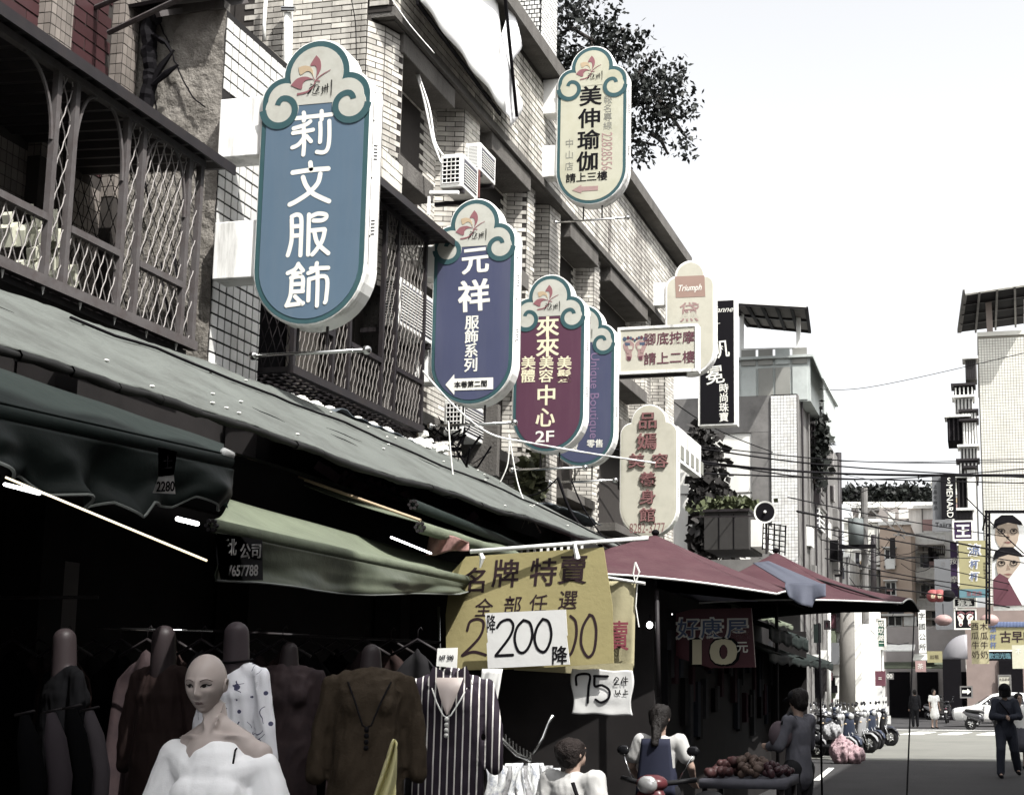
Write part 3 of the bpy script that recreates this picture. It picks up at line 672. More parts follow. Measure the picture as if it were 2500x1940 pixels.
strokes([[(705, 445), (680, 485), (625, 515)], [(705, 450), (740, 495)], [(665, 520), (720, 515)], [(650, 550), (735, 545), (735, 650)], [(655, 550), (650, 650), (640, 700), (615, 760)], [(655, 600), (735, 595)], [(650, 655), (740, 650)], [(680, 690), (735, 745)], [(615, 758), (740, 740)],
         [(845, 440), (830, 490), (780, 515)], [(800, 480), (930, 475)], [(785, 560), (780, 720)], [(790, 560), (915, 545), (915, 700), (905, 735)], [(850, 500), (850, 620), (845, 760)]], 10.4, Y1, m_whl, s1, q5)
s2, Y2 = lsign('dark navy cloud-topped sign with a white arrow near its foot', 920, 1098, 423, 864, 14.95, m_navy, group=GS,
    brackets=[(893, 525, 935, 590, -6.75), (885, 728, 935, 815, -6.75)])
txt('元', 1160, 634, 64, Y2, m_whl, s2, .045, rot=.05); txt('祥', 1157, 721, 74, Y2, m_whl, s2, .045, rot=.05)
txt('服飾系列', 1151, 838, 33, Y2, m_whl, s2, .03, vs=34.5)
rr = (1000, 450, 3.0814)
plate([(270, 1507), (335, 1430), (337, 1462), (628, 1452), (628, 1540), (337, 1550), (335, 1582)], Y2-.002, m_whl, s2, 'arrow_print', reg=rr)
txt('本巷第二間', 1149, 937, 15, Y2-.006, m_ink, s2, .02, wpx=82)
s3, Y3 = lsign('plum cloud-topped sign with yellow characters, partly behind the navy one', 1093, 1248, 585, 965, 17.9, m_plum, group=GS)
for t, v in (('來', 797), ('來', 846)): txt(t, 1337, v, 48, Y3, m_goldl, s3, .03, sx=1.12)
for i, (a, c) in enumerate((('美', '體'), ('美', '容'), ('美', '髮'))):
    u = 1290+i*44; txt(a, u, 885, 31, Y3, m_goldl, s3, .02, sx=1.12); txt(c, u-1, 917, 31, Y3, m_goldl, s3, .02, sx=1.12)
txt('中', 1334, 964, 48, Y3, m_goldl, s3, .03); txt('心', 1331, 1018, 46, Y3, m_goldl, s3, .03); txt('2F', 1330, 1065, 27, Y3, m_whl, s3, .02, wpx=46)
s4, Y4 = lsign('navy cloud-topped sign with pale upright English lettering, behind the plum one', 1172, 1312, 650, 995, 19.78, m_navy, group=GS)
txt('Unique Boutique', 1452, 965, 22, Y4, m_lpur, s4, .0, rot=-math.pi/2, wpx=208)
txt('零售', 1452, 1082, 19, Y4, m_whl, s4, .02, wpx=40); txt('批發', 1392, 1088, 19, Y4, m_whl, s4, .02, wpx=40)
s5, Y5 = lsign('pale yellow cloud-topped sign with black characters, highest up beside the tree', 1186, 1338, 98, 437, 19.83, m_yogac, group=GS, brackets=[(1140, 172, 1200, 240, -6.52), (1132, 313, 1200, 375, -6.52)])
for t, v in (('美', 234), ('伸', 288), ('瑜', 341), ('伽', 393)): txt(t, 1442-(v-234)*.045, v, 46, Y5, m_ink, s5, .03, sx=1.1)
txt('請上三樓', 1432, 432, 22, Y5, m_ink, s5, .02, wpx=100)
txt('中山店', 1390, 378, 20, Y5, m_grayp, s5, vs=28); txt('報名專線', 1484, 275, 20, Y5, m_grayp, s5, vs=21); txt('22828556', 1482, 370, 26, Y5, m_plink, s5, rot=-math.pi/2, wpx=92)
plate([(915, 1432), (985, 1390), (985, 1405), (1110, 1398), (1110, 1432), (985, 1440), (985, 1455)], Y5-.001, m_plink, s5, 'arrow_print', reg=(1100, 0, 3.0814))
m_crm2 = mat('aged_cream_print', (.50, .48, .38), .45, .06, 2, dirt=.4, dcol=(.38, .35, .26), dscale=3)
s6, Y6 = lsign('cream round-headed sign with a dusty pink name plate, above the foot massage board', 1418, 1526, 555, 800, 27.42, m_crm2, scroll=False, bord=m_white, rod=False, brackets=[(1382, 604, 1430, 650, -6.62)])
plate([(1648, 675), (1720, 672), (1722, 724), (1650, 727)], Y6-.001, mat('dusty_pink_print', (.42, .26, .20), .5, .1), s6, 'name_plate')
txt('Triumph', 1685, 702, 15, Y6-.005, m_whl, s6, .01, shear=.3, wpx=56); txt('黛', 1683, 761, 46, Y6-.002, m_plink, s6, .008); txt('安', 1681, 822, 46, Y6, m_plink, s6, .02)
s7, Y7 = lsign('tall cream sign with raised dusty red characters and a phone number', 1321, 1445, 862, 1145, 23.73, m_crm2, scroll=False, bord=m_crm2, rod=False)
m_rraise = mat('raised_dusty_red', (.30, .115, .115), .5, .2, 6, dirt=.4, dcol=(.42, .25, .22), dscale=8)
for t, u, v, sz in (('品', 1582, 1026, 40), ('嫣', 1580, 1077, 40), ('美', 1555, 1124, 34), ('容', 1612, 1124, 34), ('養', 1582, 1169, 34), ('身', 1582, 1212, 34), ('館', 1582, 1256, 34)):
    txt(t, u, v, sz, Y7, m_rraise, s7, .02, ext=.03, sx=1.15)
txt('8282-3777', 1580, 1288, 24, Y7, m_rraise, s7, wpx=88)
MB().box(-6.3, -5.6, 23.9, 24.02, 5.17, 5.32).build('bracket_bar', m_dark, s7)
# foot massage board
fs = thing('foot_massage_board', 'cream landscape board with two printed soles and red characters', 'sign', (-5, 22, 6))
p, q = dd(1319, 700, Y=22), dd(1487, 790, Y=22)
MB().box(p.x, q.x, 22, 22.22, q.z, p.z).build('casing', m_crm2, fs, bevel=.01)
b = MB(); t = .035
for x0, x1, z0, z1 in ((p.x-.01, q.x+.01, p.z-t, p.z+.01), (p.x-.01, q.x+.01, q.z-.01, q.z+t), (p.x-.01, p.x+t, q.z+t, p.z-t), (q.x-t, q.x+.01, q.z+t, p.z-t)): b.box(x0, x1, 21.985, 22.23, z0, z1)
b.build('rim', m_white, fs)
m_fred = mat('plum_red_ink', (.17, .05, .075), .5, .15)
txt('腳底按摩', 1634, 825, 29, 21.998, m_fred, fs, .010, wpx=124); txt('請上二樓', 1634, 873, 29, 21.998, m_fred, fs, .010, wpx=124)
m_fy = mat('yellow_print', (.42, .36, .17), .5); m_fb = mat('slate_print', (.08, .12, .2), .5)
def sole(u, v, s, mir, Y, par, mats):
    def L(a, c): return (u+mir*a*s, v+c*s)
    pts = smooth_line([(-.25, -.62), (.1, -.72), (.42, -.45), (.40, -.1), (.24, .2), (.26, .62), (.05, .92), (-.2, .78), (-.22, .3), (-.38, -.1), (-.42, -.4), (-.25, -.62)], 4)
    plate([L(a.x, a.y) for a in pts[:-1]], Y, mats[0], par, 'sole_print')
    for k, (a, c, r_) in enumerate(((-.32, -.82, .15), (-.05, -.92, .12), (.16, -.9, .10), (.33, -.82, .09), (.47, -.7, .08))):
        plate([L(a+r_*math.cos(t), c+r_*1.2*math.sin(t)) for t in [i*math.pi/5 for i in range(10)]], Y-.001, mats[1+k % 2], par, 'toe_print')
    for k, (a, c, w_, h_) in enumerate(((-.1, -.42, .22, .13), (.12, -.15, .18, .15), (-.08, .1, .12, .2), (.03, .68, .16, .15))):
        plate([L(a-w_, c-h_), L(a+w_, c-h_*.7), L(a+w_*.8, c+h_), L(a-w_*.7, c+h_)], Y-.002-.001*k, mats[(k*2+1) % len(mats)], par, 'zone_print')
sole(1535, 853, 31, 1, 21.999, fs, [m_plink, m_fb, m_fred, m_crm2, m_pink]); sole(1565, 852, 31, -1, 21.9985, fs, [m_plink, m_fb, m_fred, m_crm2, m_pink])
MB().bar((q.x-.2, 22.1, q.z-.03), (-6.8, 22.1, q.z-.03), .06).build('support_bar', m_dark, fs)
# black jewellery board
js = thing('black_board_sign', 'tall black board with white brushed characters in a pale frame', 'sign', (-6, 33, 8))
p, q = dd(1489, 641, Y=33), dd(1571, 905, Y=33)
MB().box(p.x, q.x, 33, 33.35, q.z, p.z).build('casing', m_whitec, js)
MB().box(p.x+.06, q.x-.06, 32.985, 33.0, q.z+.05, p.z-.04).build('face_panel', m_ink, js)
for t, u, v, s_ in (('一', 1752, 790, 12), ('帆', 1758, 852, 42), ('冕', 1745, 914, 44)): txt(t, u, v, s_, 32.985, m_whl, js, .01, rot=.1)
txt('時尚珠寶', 1767, 982, 22, 32.985, m_whl, js, .02, vs=23.5); txt('Fanne', 1765, 755, 14, 32.985, m_whl, js, shear=.4, wpx=50)
# side-on white board behind the tall cream sign
ws = thing('side_board', 'white street-facing board seen edge-on behind the tall cream sign', 'sign', (-5, 26, 6))
p, q = at(1655, 1040, X=-5.2), at(1691, 1150, X=-5.2)
MB().box(-5.35, -5.2, p.y, q.y+.8, q.z, p.z).build('panel', m_white, ws)
for k in range(5): MB().box(-5.2, -5.19, p.y+.25+k*.45, p.y+.5+k*.45, p.z-.55, p.z-.3).build('character', m_grayp, ws)
# ================================================================ tarpaulins and awnings over the market
m_tarp = mat('grey_green_tarpaulin', (.135, .150, .135), .75, .25, 1.6, bump=.6, bscale=14, dirt=.8, dcol=(.06, .06, .055), dscale=2.2)
m_tarpd = mat('dark_green_canvas', (.012, .022, .019), .75, .3, 3, bump=.4, bscale=6, dirt=.3, dcol=(.03, .035, .032), dscale=3)
m_tarpg = mat('faded_green_canvas', (.155, .185, .115), .7, .25, 2.5, bump=.5, bscale=12, dirt=.75, dcol=(.10, .115, .075), dscale=3)
m_hem = mat('black_hem', (.015, .015, .015), .7, .3)
UP = [(-60, 600), (0, 620), (230, 700), (460, 780), (640, 850), (830, 922), (1000, 990), (1150, 1075), (1290, 1150)]
LO = [(-60, 727), (0, 740), (330, 835), (620, 940), (800, 1000), (1000, 1062), (1130, 1105), (1275, 1152)]
def interp(pts, X, y):
    P = [dd(*q, X=X) for q in pts]; ys_ = [p.y for p in P]; return np.interp(y, ys_, [p.z for p in P])
YM = 21.6
def mt(i, j):
    y = 4.6+(YM-4.6)*i
    zu = interp(UP, -5.9, y); zl = interp(LO, -4.2, y)
    x = -5.9+1.7*j; zz = zu+(zl-zu)*j
    sag = -.05*math.sin(math.pi*j)*(.6+.4*math.sin(y*2.1))+.012*noise.noise(Vector((y*1.5, j*3, 0)))*3+.02*math.sin(y*2.4+j*2)*j
    cr = .016*abs(noise.noise(Vector((y*2.6+j*2, j*7-y*.8, 3))))-.010*abs(noise.noise(Vector((y*6, j*4, 9))))
    return (x, y, zz+sag*.6+cr)
tp = thing('market_tarpaulin', 'long grey green tarpaulin sloping from the balconies over the stalls', 'tarpaulin', (-5, 12, 3.7))
MB().grid(mt, 260, 36).build('sheet', m_tarp, tp, True, solid=.012)
b = MB()
for k in range(46):
    i0 = k/46; pts = [Vector(mt(i0+t/46/3, 1))+Vector((.02, 0, -.03-.025*noise.noise(Vector((k*3+t, 0, 0))))) for t in range(4)]; b.tube(pts, [.018+.012*random.random() for _ in pts], 6, False)
b.build('rolled_hem', m_hem, tp, True)
b = MB()
for k in range(48):
    i, j = random.random(), random.choice((.12, .35, .62, .9))+random.gauss(0, .04)
    p = Vector(mt(i, min(.98, max(.02, j)))); b.ell(p+Vector((.01, 0, .012)), .013, .02, .008, 6, 4)
b.build('tie_knot', m_whitec, tp, stuff=True)
b = MB()
for k in range(7):
    i, j = random.random()*.8, .2+.6*random.random(); L = random.uniform(.01, .03)
    b.tube([Vector(mt(i+L*t/4, j+.02*t))+Vector((.006, 0, .012)) for t in range(5)], [.001, .003, .004, .003, .001], 4)
b.build('slit', m_black, tp, stuff=True)
b = MB(); pts = []
for k in range(60):
    t = k/59; u = 330+ (1275-330)*t; 
    v = np.interp(u, (330, 550, 800, 905, 1010, 1100, 1275), (790, 868, 985, 1028, 1065, 1100, 1146))
    # cable lies on the sheet: walk from the eave side
    i = .18+.75*t; j = np.interp(t, (0, .3, .6, .8, 1), (.15, .3, .62, .9, .8)); pts.append(Vector(mt(i, j))+Vector((.012, 0, .022)))
b.tube(pts, .011, 5); t_ = b.build('cable', m_black, None, True); tag(t_, 'black cable lying along the grey green tarpaulin', 'cable')
# wall side of the tarpaulin: blue folds and rubble
m_tarpb = mat('dusty_blue_tarp', (.07, .09, .11), .6, .3, 4, dirt=.5, dcol=(.16, .17, .16))
g = MB().grid(lambda i, j: (-6.45+.6*j, 11.2+10*i, 4.18+.09*math.sin(i*9)*1-.02*j+.07*noise.noise(Vector((i*30, j*6, 2)))), 90, 8)
t_ = g.build('folded_tarp', m_tarpb, None, True, solid=.01); tag(t_, 'bunched blue tarpaulin along the wall under the dark balcony cage', 'tarpaulin')
b = MB(); n_ = 46
for k in range(n_):
    t = k/n_; p = at(712+(965-712)*t, 970+(1062-970)*t+4*math.sin(k), X=-6.1); b.ell(p, .04, .05, .045, 7, 5)
t_ = b.build('foil_duct', mat('crinkled_white_duct', (.62, .6, .54), .4, .2, 10), None, True); tag(t_, 'white ribbed flexible duct under the dark balcony cage', 'duct')
b = MB()
for k in range(70):
    p = at(1005+random.random()*130, 1040+random.random()*130, Y=14.6+random.random()*1.5)
    q = p+Vector((random.uniform(-.4, .4), random.uniform(-.3, .3), random.uniform(-.35, .3)))
    mid = (p+q)/2+Vector((0, 0, -.12)); b.tube([p, mid, q], random.choice((.006, .009, .014)), 4)
t_ = b.build('cable_tangle', m_black, stuff=True); tag(t_, 'tangle of black cables on the wall below the navy sign', 'cables')
b = MB()
for k in range(26):
    p = at(960+random.random()*130, 1055+random.random()*60+k*1.3, Y=13.8+random.random()); s = .02+.05*random.random()
    b.obox(p, (s, 0, s*.3), (0, s, 0), (-s*.2, 0, s*.6))
t_ = b.build('rubbish', m_whitec, stuff=True); tag(t_, 'scraps of pale rubbish caught behind the tarpaulin edge', 'rubbish')
# added black board to keep light out of the stalls, and cut vinyl behind the eave
MB().box(-4.75, -4.7, 4, 21.5, 2.75, 3.12).build('light_blocker', m_black, tp)
mp_ = mat('dull_plum_vinyl', (.16, .08, .10), .6, .3, 8)
b = MB(); 
for k in range(22):
    u = 800+k*17; v = 1152+k*6.2; p = at(u, v, Y=11.6+k*.05); a = random.uniform(-.8, .8); s = random.uniform(.05, .14)
    b.obox(p, Vector((math.cos(a), 0, math.sin(a)))*s, (0, .004, 0), Vector((-math.sin(a), 0, math.cos(a)))*s*.3)
t_ = b.build('torn_vinyl', mp_); tag(t_, 'torn plum printed vinyl fluttering under the tarpaulin eave', 'vinyl sheet')
def awning(label, tubeT, zt_, backT, bx, valT, m, drop=None, seed=0, endm=None, rt=.042, nback=None, valm=None):
    a = at(*tubeT[0], Z=zt_); c = at(*tubeT[1], Z=zt_)
    r = thing('roller_awning', label, 'awning', tuple((a+c)/2))
    pa_ = nback[0] if nback else at(*backT[0], X=bx); pc = nback[1] if nback else at(*backT[1], X=bx)
    def f(i, j):
        p = a.lerp(c, i); q = pa_.lerp(pc, i); o = p.lerp(q, j); o.z += .03-.06*math.sin(math.pi*j)*.6+.012*math.sin(i*17+seed)*math.sin(j*3); return tuple(o)
    MB().grid(f, 60, 12).build('canopy', m, r, True, solid=.006)
    b = MB(); b.tube([a+(c-a)*t*1.0 for t in (0, .5, 1)], rt, 14); b.build('roller_tube', m, r, True)
    # fluted tube end
    d = (a-c).normalized()
    b = MB(); sx = d.cross(Vector((0, 0, 1))).normalized(); sy = sx.cross(d)
    for k in range(6):
        an = k*math.pi/3
        c0 = a+d*.012+sx*math.cos(an)*rt*.7+sy*math.sin(an)*rt*.7; b.tube([c0-d*.01, c0+d*.012], rt*.3, 8)
    b.build('tube_end', endm or m_dark, r)
    if valT:
        us = [q[0] for q in valT]
        def g(i, j):
            p = a.lerp(c, i)+Vector((.02, 0, -.03)); u, v = _proj(p)
            vb = np.interp(u, us, [q[1] for q in valT]); zb = at(u, vb, Y=p.y).z
            z_ = p.z+(zb-p.z)*j; k = .045*j*math.sin(i*23+seed)+.05*j*noise.noise(Vector((i*9, j*2.5, seed)))+.03*math.sin(j*3.1)*math.sin(i*9+seed)
            return (p.x+k, p.y+k*.3, z_)
        MB().grid(g, 110, 18).build('valance', valm or m, r, True, solid=.004)
        b = MB(); b.tube([Vector(g(t/80, 1)) for t in range(81)], .006, 5, False); b.build('valance_hem', MATS['pale_hem'], r)
    return r, a, c
mat('pale_hem', (.22, .24, .22), .6, .2)
aw1, a1, c1 = awning('dark green roller awning with a sagging scalloped valance, nearest at left', [(-90, 985), (561, 1128)], 2.55, [(-60, 900), (545, 1098)], -3.75, [(-90, 1100), (40, 1168), (80, 1160), (125, 1208), (180, 1205), (240, 1242), (290, 1225), (340, 1262), (370, 1225), (450, 1238), (475, 1210), (561, 1245)], m_tarpd, rt=.024, valm=mat('black_green_valance', (.007, .013, .011), .55, .3, 3, bump=.3, bscale=6))
aw2, a2, c2 = awning('faded green roller awning with a printed phone number on its valance', [(520, 1283), (1212, 1432)], 2.42, [(560, 1232), (1190, 1405)], -4.3, [(520, 1416), (640, 1421), (760, 1440), (900, 1452), (1020, 1448), (1110, 1450), (1160, 1440), (1215, 1490)], m_tarpg, seed=3, rt=.034, valm=mat('shaded_green_valance', (.075, .09, .058), .5, .3, 2, bump=.3, bscale=7, dirt=.5, dcol=(.14, .15, .10), dscale=2))  # valance canvas coloured darker to carry its shade
q1 = at(1027, 1287, Z=2.75)
aw3, a3, c3 = awning('faded green awning behind, with a fluted tube end and a torn red and white flap', [(1027, 1287), (1300, 1372)], 2.75, None, 0, None, m_tarpg, seed=5, nback=(at(567, 1112, Y=q1.y+.1), Vector((-5.0, 13.8, 3.25))))
b = MB().tube([at(560, 1106, Y=q1.y+.12)+Vector((0, 0, .0)), at(1027, 1270, Y=q1.y)], .012, 6); b.build('arm', m_tan, aw3)
g = MB().grid(lambda i, j: tuple(at(1050+i*95-10*j*(1-i), 1297+38*i*.6+(58-36*i)*j+3*math.sin(i*8), Y=9.45+.04*math.sin(i*14+j*4))), 14, 8)
g.build('torn_flap', mat('red_white_vinyl', (.33, .16, .14), .5, .8, 18), aw3, True, solid=.004)
aw4, a4, c4 = awning('dull teal awning edge between the tarpaulin and the torn awning', [(1010, 1232), (1270, 1335)], 3.02, None, 0, None, m_tarpd, seed=8, nback=(at(850, 1165, Y=11.6), Vector((-5.2, 16, 3.4))))
# valance prints
mw = mat('scuffed_white_print', (.55, .53, .52), .6, .3, 20, dirt=.4, dcol=(.05, .04, .05), dscale=12)
def vprint(par, pts, m, y):
    return plate(pts, y, m, par, 'print_panel', th=.004)
ya = at(420, 1200, X=a1.x).y
pl = Vector(a1).lerp(c1, .80); yv = pl.y-.12
xv1 = pl.x+.075; xv2 = a2.lerp(c2, .1).x+.08
pk = vprint(aw1, [(388, 1092), (432, 1102), (424, 1160), (428, 1205), (374, 1203), (388, 1165)], mw, yv); remapx(pk, xv1)
remapx(txt('土', 410, 1128, 32, yv-.006, m_ink, aw1, 0, wpx=26), xv1+.01); remapx(txt('2280', 405, 1187, 24, yv-.006, m_ink, aw1, .03, wpx=48), xv1+.01)
yv2 = a2.lerp(c2, .1).y-.14
remapx(vprint(aw2, [(530, 1300), (640, 1318), (642, 1416), (540, 1414), (528, 1360)], m_ink, yv2), xv2)
for q_ in (txt('公司', 612, 1344, 36, yv2-.006, mw, aw2, .02, wpx=54), txt('新北', 560, 1335, 40, yv2-.006, mw, aw2, .02, wpx=40), txt('27657788', 588, 1392, 26, yv2-.006, mw, aw2, .02, wpx=92)): remapx(q_, xv2+.012)
# end flap of first awning (green triangle)
g = MB().poly([tuple(at(*q, Y=c1.y+.02)) for q in ((505, 1105), (537, 1110), (556, 1240), (520, 1215), (490, 1180), (462, 1170), (448, 1110))]).build('end_flap', mat('mid_green_canvas', (.035, .085, .06), .5, .2), aw1, solid=.005)
b = MB(); b.tube([at(545, 1102, Y=c1.y-.05), at(566, 1112, Y=c1.y)], .017, 10); b.build('sleeve', m_whitec, aw1, True)
# fluorescent tubes
m_lamp = mat('lit_tube', (.9, .85, .7), .5, emit=(1, .84, .55), estr=.72); m_lampw = mat('lit_tube_white', (.9, .9, .9), .5, emit=(1, 1, .98), estr=4)
def ftube(name, label, a, c, m, r_=.018, hous=True):
    t = thing(name, label, 'lamp', tuple((Vector(a)+Vector(c))/2))
    MB().tube([a, c], r_, 8).build('glass_tube', m, t, True)
    if hous: MB().bar(Vector(a)+Vector((-.03, 0, .04)), Vector(c)+Vector((-.03, 0, .04)), .05, .04).build('housing', m_dark, t)
    return t
ftube('strip_light', 'long warm strip light sloping away under the nearest dark awning', at(14, 1165, Z=2.28), at(505, 1368, Z=2.02), m_lamp, .0034, False)
ftube('strip_light', 'short bright tube beside the fluted end of the second awning', at(433, 1266, Z=2.5), at(482, 1278, Z=2.5), m_lampw, .012, False)
ftube('strip_light', 'small bright tube at the far left behind the dark valance', at(12, 1182, Z=2.3), at(95, 1203, Z=2.2), m_lampw, .006, False)
ftube('strip_light', 'small bright tube under the torn awning near the yellow board', at(955, 1311, Z=2.6), at(1052, 1350, Z=2.55), m_lampw, .007, False)
ftube('strip_light', 'small bright tube under the maroon canopy', at(1608, 1490, Y=15.5), at(1638, 1499, Y=15.8), m_lampw, .02, False)
t = thing('light_bulb', 'single round bulb shining under the maroon canopy', 'lamp', tuple(at(1586, 1525, Y=14.5)))
MB().ell(at(1586, 1525, Y=14.5), .035, .035, .038).build('bulb', m_lampw, t, True)
MB().tube([at(1586, 1518, Y=14.5), at(1586, 1500, Y=14.5)], .012, 6).build('socket', m_black, t)
# ================================================================ stall interiors
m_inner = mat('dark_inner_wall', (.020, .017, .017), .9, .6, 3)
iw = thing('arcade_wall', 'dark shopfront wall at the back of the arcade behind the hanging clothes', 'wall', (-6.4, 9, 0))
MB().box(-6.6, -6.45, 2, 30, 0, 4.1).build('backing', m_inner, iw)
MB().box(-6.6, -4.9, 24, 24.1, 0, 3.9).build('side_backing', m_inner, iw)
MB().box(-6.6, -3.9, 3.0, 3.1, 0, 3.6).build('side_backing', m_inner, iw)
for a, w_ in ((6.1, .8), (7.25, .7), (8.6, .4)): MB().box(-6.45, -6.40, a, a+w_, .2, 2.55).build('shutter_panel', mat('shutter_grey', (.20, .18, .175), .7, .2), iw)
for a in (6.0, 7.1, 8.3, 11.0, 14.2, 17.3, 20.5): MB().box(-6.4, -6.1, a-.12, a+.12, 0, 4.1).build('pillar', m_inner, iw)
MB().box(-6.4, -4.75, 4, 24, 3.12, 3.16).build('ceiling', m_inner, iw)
for k, (u, v, w_, h_) in enumerate(((418, 1393, 45, 30), (470, 1405, 25, 18), (502, 1408, 30, 12))):  # glowing panels added in place of daylight through openings
    p = at(u, v, Y=13.5); q = at(u+w_, v+h_, Y=13.5)
    t = MB().box(p.x, q.x, 13.5, 13.54, q.z, p.z).build('opening_glow', m_lampw); tag(t, ['square glowing panel standing for daylight', 'small glowing panel standing for daylight', 'thin glowing strip standing for daylight'][k]+' glimpsed deep in the arcade above the clothes racks', 'lamp')
b = MB()
for k in range(26): b.box(-5.6+k*.07, -5.58+k*.07, 13.2, 13.22, 2.72, 3.05)
t = b.build('louvre', m_whitec); tag(t, 'row of pale louvre slats high up behind the second awning', 'louvre')
# frame poles and rails
def rail(name, label, a, c, r_=.014, m=None): t = MB().tube([a, c], r_, 8).build(name, m or m_steel, None, True); tag(t, label, name.replace('_', ' '))
rail('stall_pole', 'thin steel pole beside the left edge of the yellow board', at(1070, 1480, Y=9.9), at(1078, 1950, Y=9.9))
rail('clothes_rail', 'horizontal chrome rail just left of the yellow board', at(500, 1538, Y=8.6), at(1075, 1567, Y=9.9), .010, m_dark)
rail('clothes_rail', 'upper dark rail across the stall behind the mannequins', at(-20, 1458, Y=7.2), at(240, 1457, Y=7.4), .010, m_dark)
rail('clothes_rail', 'short chrome rail behind the brown top', at(230, 1533, Y=7.2), at(520, 1540, Y=7.4), .008)
rail('canopy_pole', 'thin dark pole under the near maroon canopy', at(1604, 1440, Y=14.4), at(1608, 1700, Y=14.4), .025, m_dark)
rail('canopy_pole', 'bare bent pole with a hook standing in the road at right', dd(1950, 1305, Y=19.5), dd(1934, 1700, Y=12.6), .008, m_black)
rail('canopy_pole', 'thin black pole between the capped person and the scooters', at(2000, 1520, Y=17), at(2007, 1950, Y=17), .013, m_black)
# ================================================================ price boards
m_card = mat('yellow_cardboard', (.40, .335, .105), .75, .08, 2, bump=.15, bscale=20, dirt=.2, dcol=(.24, .18, .07), dscale=3)
m_card2 = mat('faded_beige_banner', (.44, .39, .20), .8, .12, 3, bump=.4, bscale=6, dirt=.3, dcol=(.3, .24, .12), dscale=2)
m_wcard = mat('white_card', (.52, .52, .505), .7, .05, 3, bump=.15, bscale=9, dirt=.2, dcol=(.5, .5, .47), dscale=3)
m_brush = mat('brown_brush_ink', (.035, .015, .02), .6, .2)
pole = thing('hanging_pole', 'white pole tied up over the yellow board', 'pole', (-3, 9.5, 2.9))
MB().tube([at(1148, 1346, Y=9.35), at(1583, 1313, Y=9.55)], .016, 8).build('tube', m_white, pole, True)
YC = 9.5
yb = thing('yellow_price_board', 'large yellow cardboard sale board with brown brush writing', 'sign', tuple(at(1290, 1480, Y=YC)))
q = [(1138, 1358), (1473, 1335), (1495, 1480), (1498, 1618), (1285, 1632), (1090, 1636), (1088, 1500), (1100, 1400)]
MB().prism([(p.x, p.z) for p in (at(a, c, Y=YC) for a, c in q)], YC, YC+.012).build('card', m_card, yb)
for t, u, v, s_ in (('名', 1160, 1415, 60), ('牌', 1233, 1398, 66), ('特', 1325, 1395, 66), ('賣', 1397, 1388, 70)): txt(t, u, v, s_, YC, m_brush, yb, .012, shear=.08)
for t, u, v, s_ in (('全', 1180, 1482, 44), ('部', 1250, 1476, 44), ('任', 1313, 1472, 44), ('選', 1385, 1463, 46)): txt(t, u, v, s_, YC, m_brush, yb, .005, shear=.12)
qr = (1000, 1350, 2.873)
strokes([[(405, 540), (425, 480), (480, 460), (520, 490), (490, 590), (370, 715)], [(372, 715), (450, 690), (535, 712)], [(1130, 440), (1165, 480), (1170, 580), (1140, 690), (1110, 720)], [(1265, 430), (1215, 520), (1205, 640), (1250, 725), (1295, 680), (1310, 540), (1290, 450), (1262, 430)]], 6, YC, m_brush, yb, qr)
for u in (1170, 1402): 
    b = MB(); b.tube([at(u, 1342 if u < 1300 else 1325, Y=YC-.08), at(u+8, 1362, Y=YC-.06), at(u+2, 1385 if u < 1300 else 1352, Y=YC-.05)], [.012, .02, .006], 6); b.build('tie', m_white, yb)
by = thing('beige_sale_banner', 'beige cloth banner with a red character behind the yellow board', 'banner', tuple(at(1500, 1520, Y=YC+.3)))
MB().grid(lambda i, j: tuple(at(1476+i*76-j*(4-0*i), 1418+j*(212+i*0), Y=YC+.3+.015*math.sin(i*7+j*5))), 8, 20).build('cloth', m_card2, by, True, solid=.004)
txt('賣', 1512, 1550, 70, YC+.27, mat('faded_red_ink', (.33, .05, .08), .6, .2), by, .02, wpx=48)
MB().grid(lambda i, j: tuple(at(1255+i*290, 1620-i*2+j*(15+18*i), Y=YC+.28)), 4, 2).build('lower_hem', m_card2, by, solid=.004)
MB().tube([at(1470, 1408, Y=YC+.28), at(1575, 1424, Y=YC+.28)], .012, 8).build('batten', m_white, by)
b = MB().tube([at(1551, 1372, Y=YC+.27), at(1546, 1400, Y=YC+.27), at(1552, 1422, Y=YC+.27), at(1561, 1395, Y=YC+.27), at(1551, 1372, Y=YC+.27)], .007, 5); b.build('hook', m_whitec, by)
b = MB().tube([at(1556, 1425, Y=YC+.3), at(1552, 1480, Y=YC+.3), at(1560, 1530, Y=YC+.3)], .005, 5); b.build('string', m_whitec, by)
wc = thing('white_price_card', 'white card reading 200 hung in front of the yellow board', 'sign', tuple(at(1290, 1560, Y=YC-.15)))
YW = YC-.15
q = [(1184, 1496), (1381, 1487), (1385, 1550), (1383, 1553), (1391, 1621), (1191, 1631), (1188, 1570), (1191, 1566)]
MB().prism([(p.x, p.z) for p in (at(a, c, Y=YW) for a, c in q)], YW, YW+.01).build('card', m_wcard, wc)
strokes([[(615, 520), (645, 480), (700, 465), (728, 510), (700, 590), (605, 715)], [(605, 718), (660, 715), (725, 712)],
         [(800, 468), (755, 520), (738, 600), (760, 680), (800, 695), (840, 650), (862, 570), (845, 490), (800, 468)], [(935, 460), (895, 520), (878, 600), (900, 670), (945, 690), (980, 640), (995, 560), (975, 480), (935, 460)]], 6.0, YW, m_ink, wc, qr)
txt('降', 1199, 1521, 44, YW, m_ink, wc, .005, wpx=22); txt('降', 1366, 1598, 44, YW, m_ink, wc, .02, wpx=38)
wp = thing('white_price_paper', 'crumpled white paper reading 75 below the beige banner', 'sign', tuple(at(1468, 1690, Y=YC+.1)))
YP = YC+.1
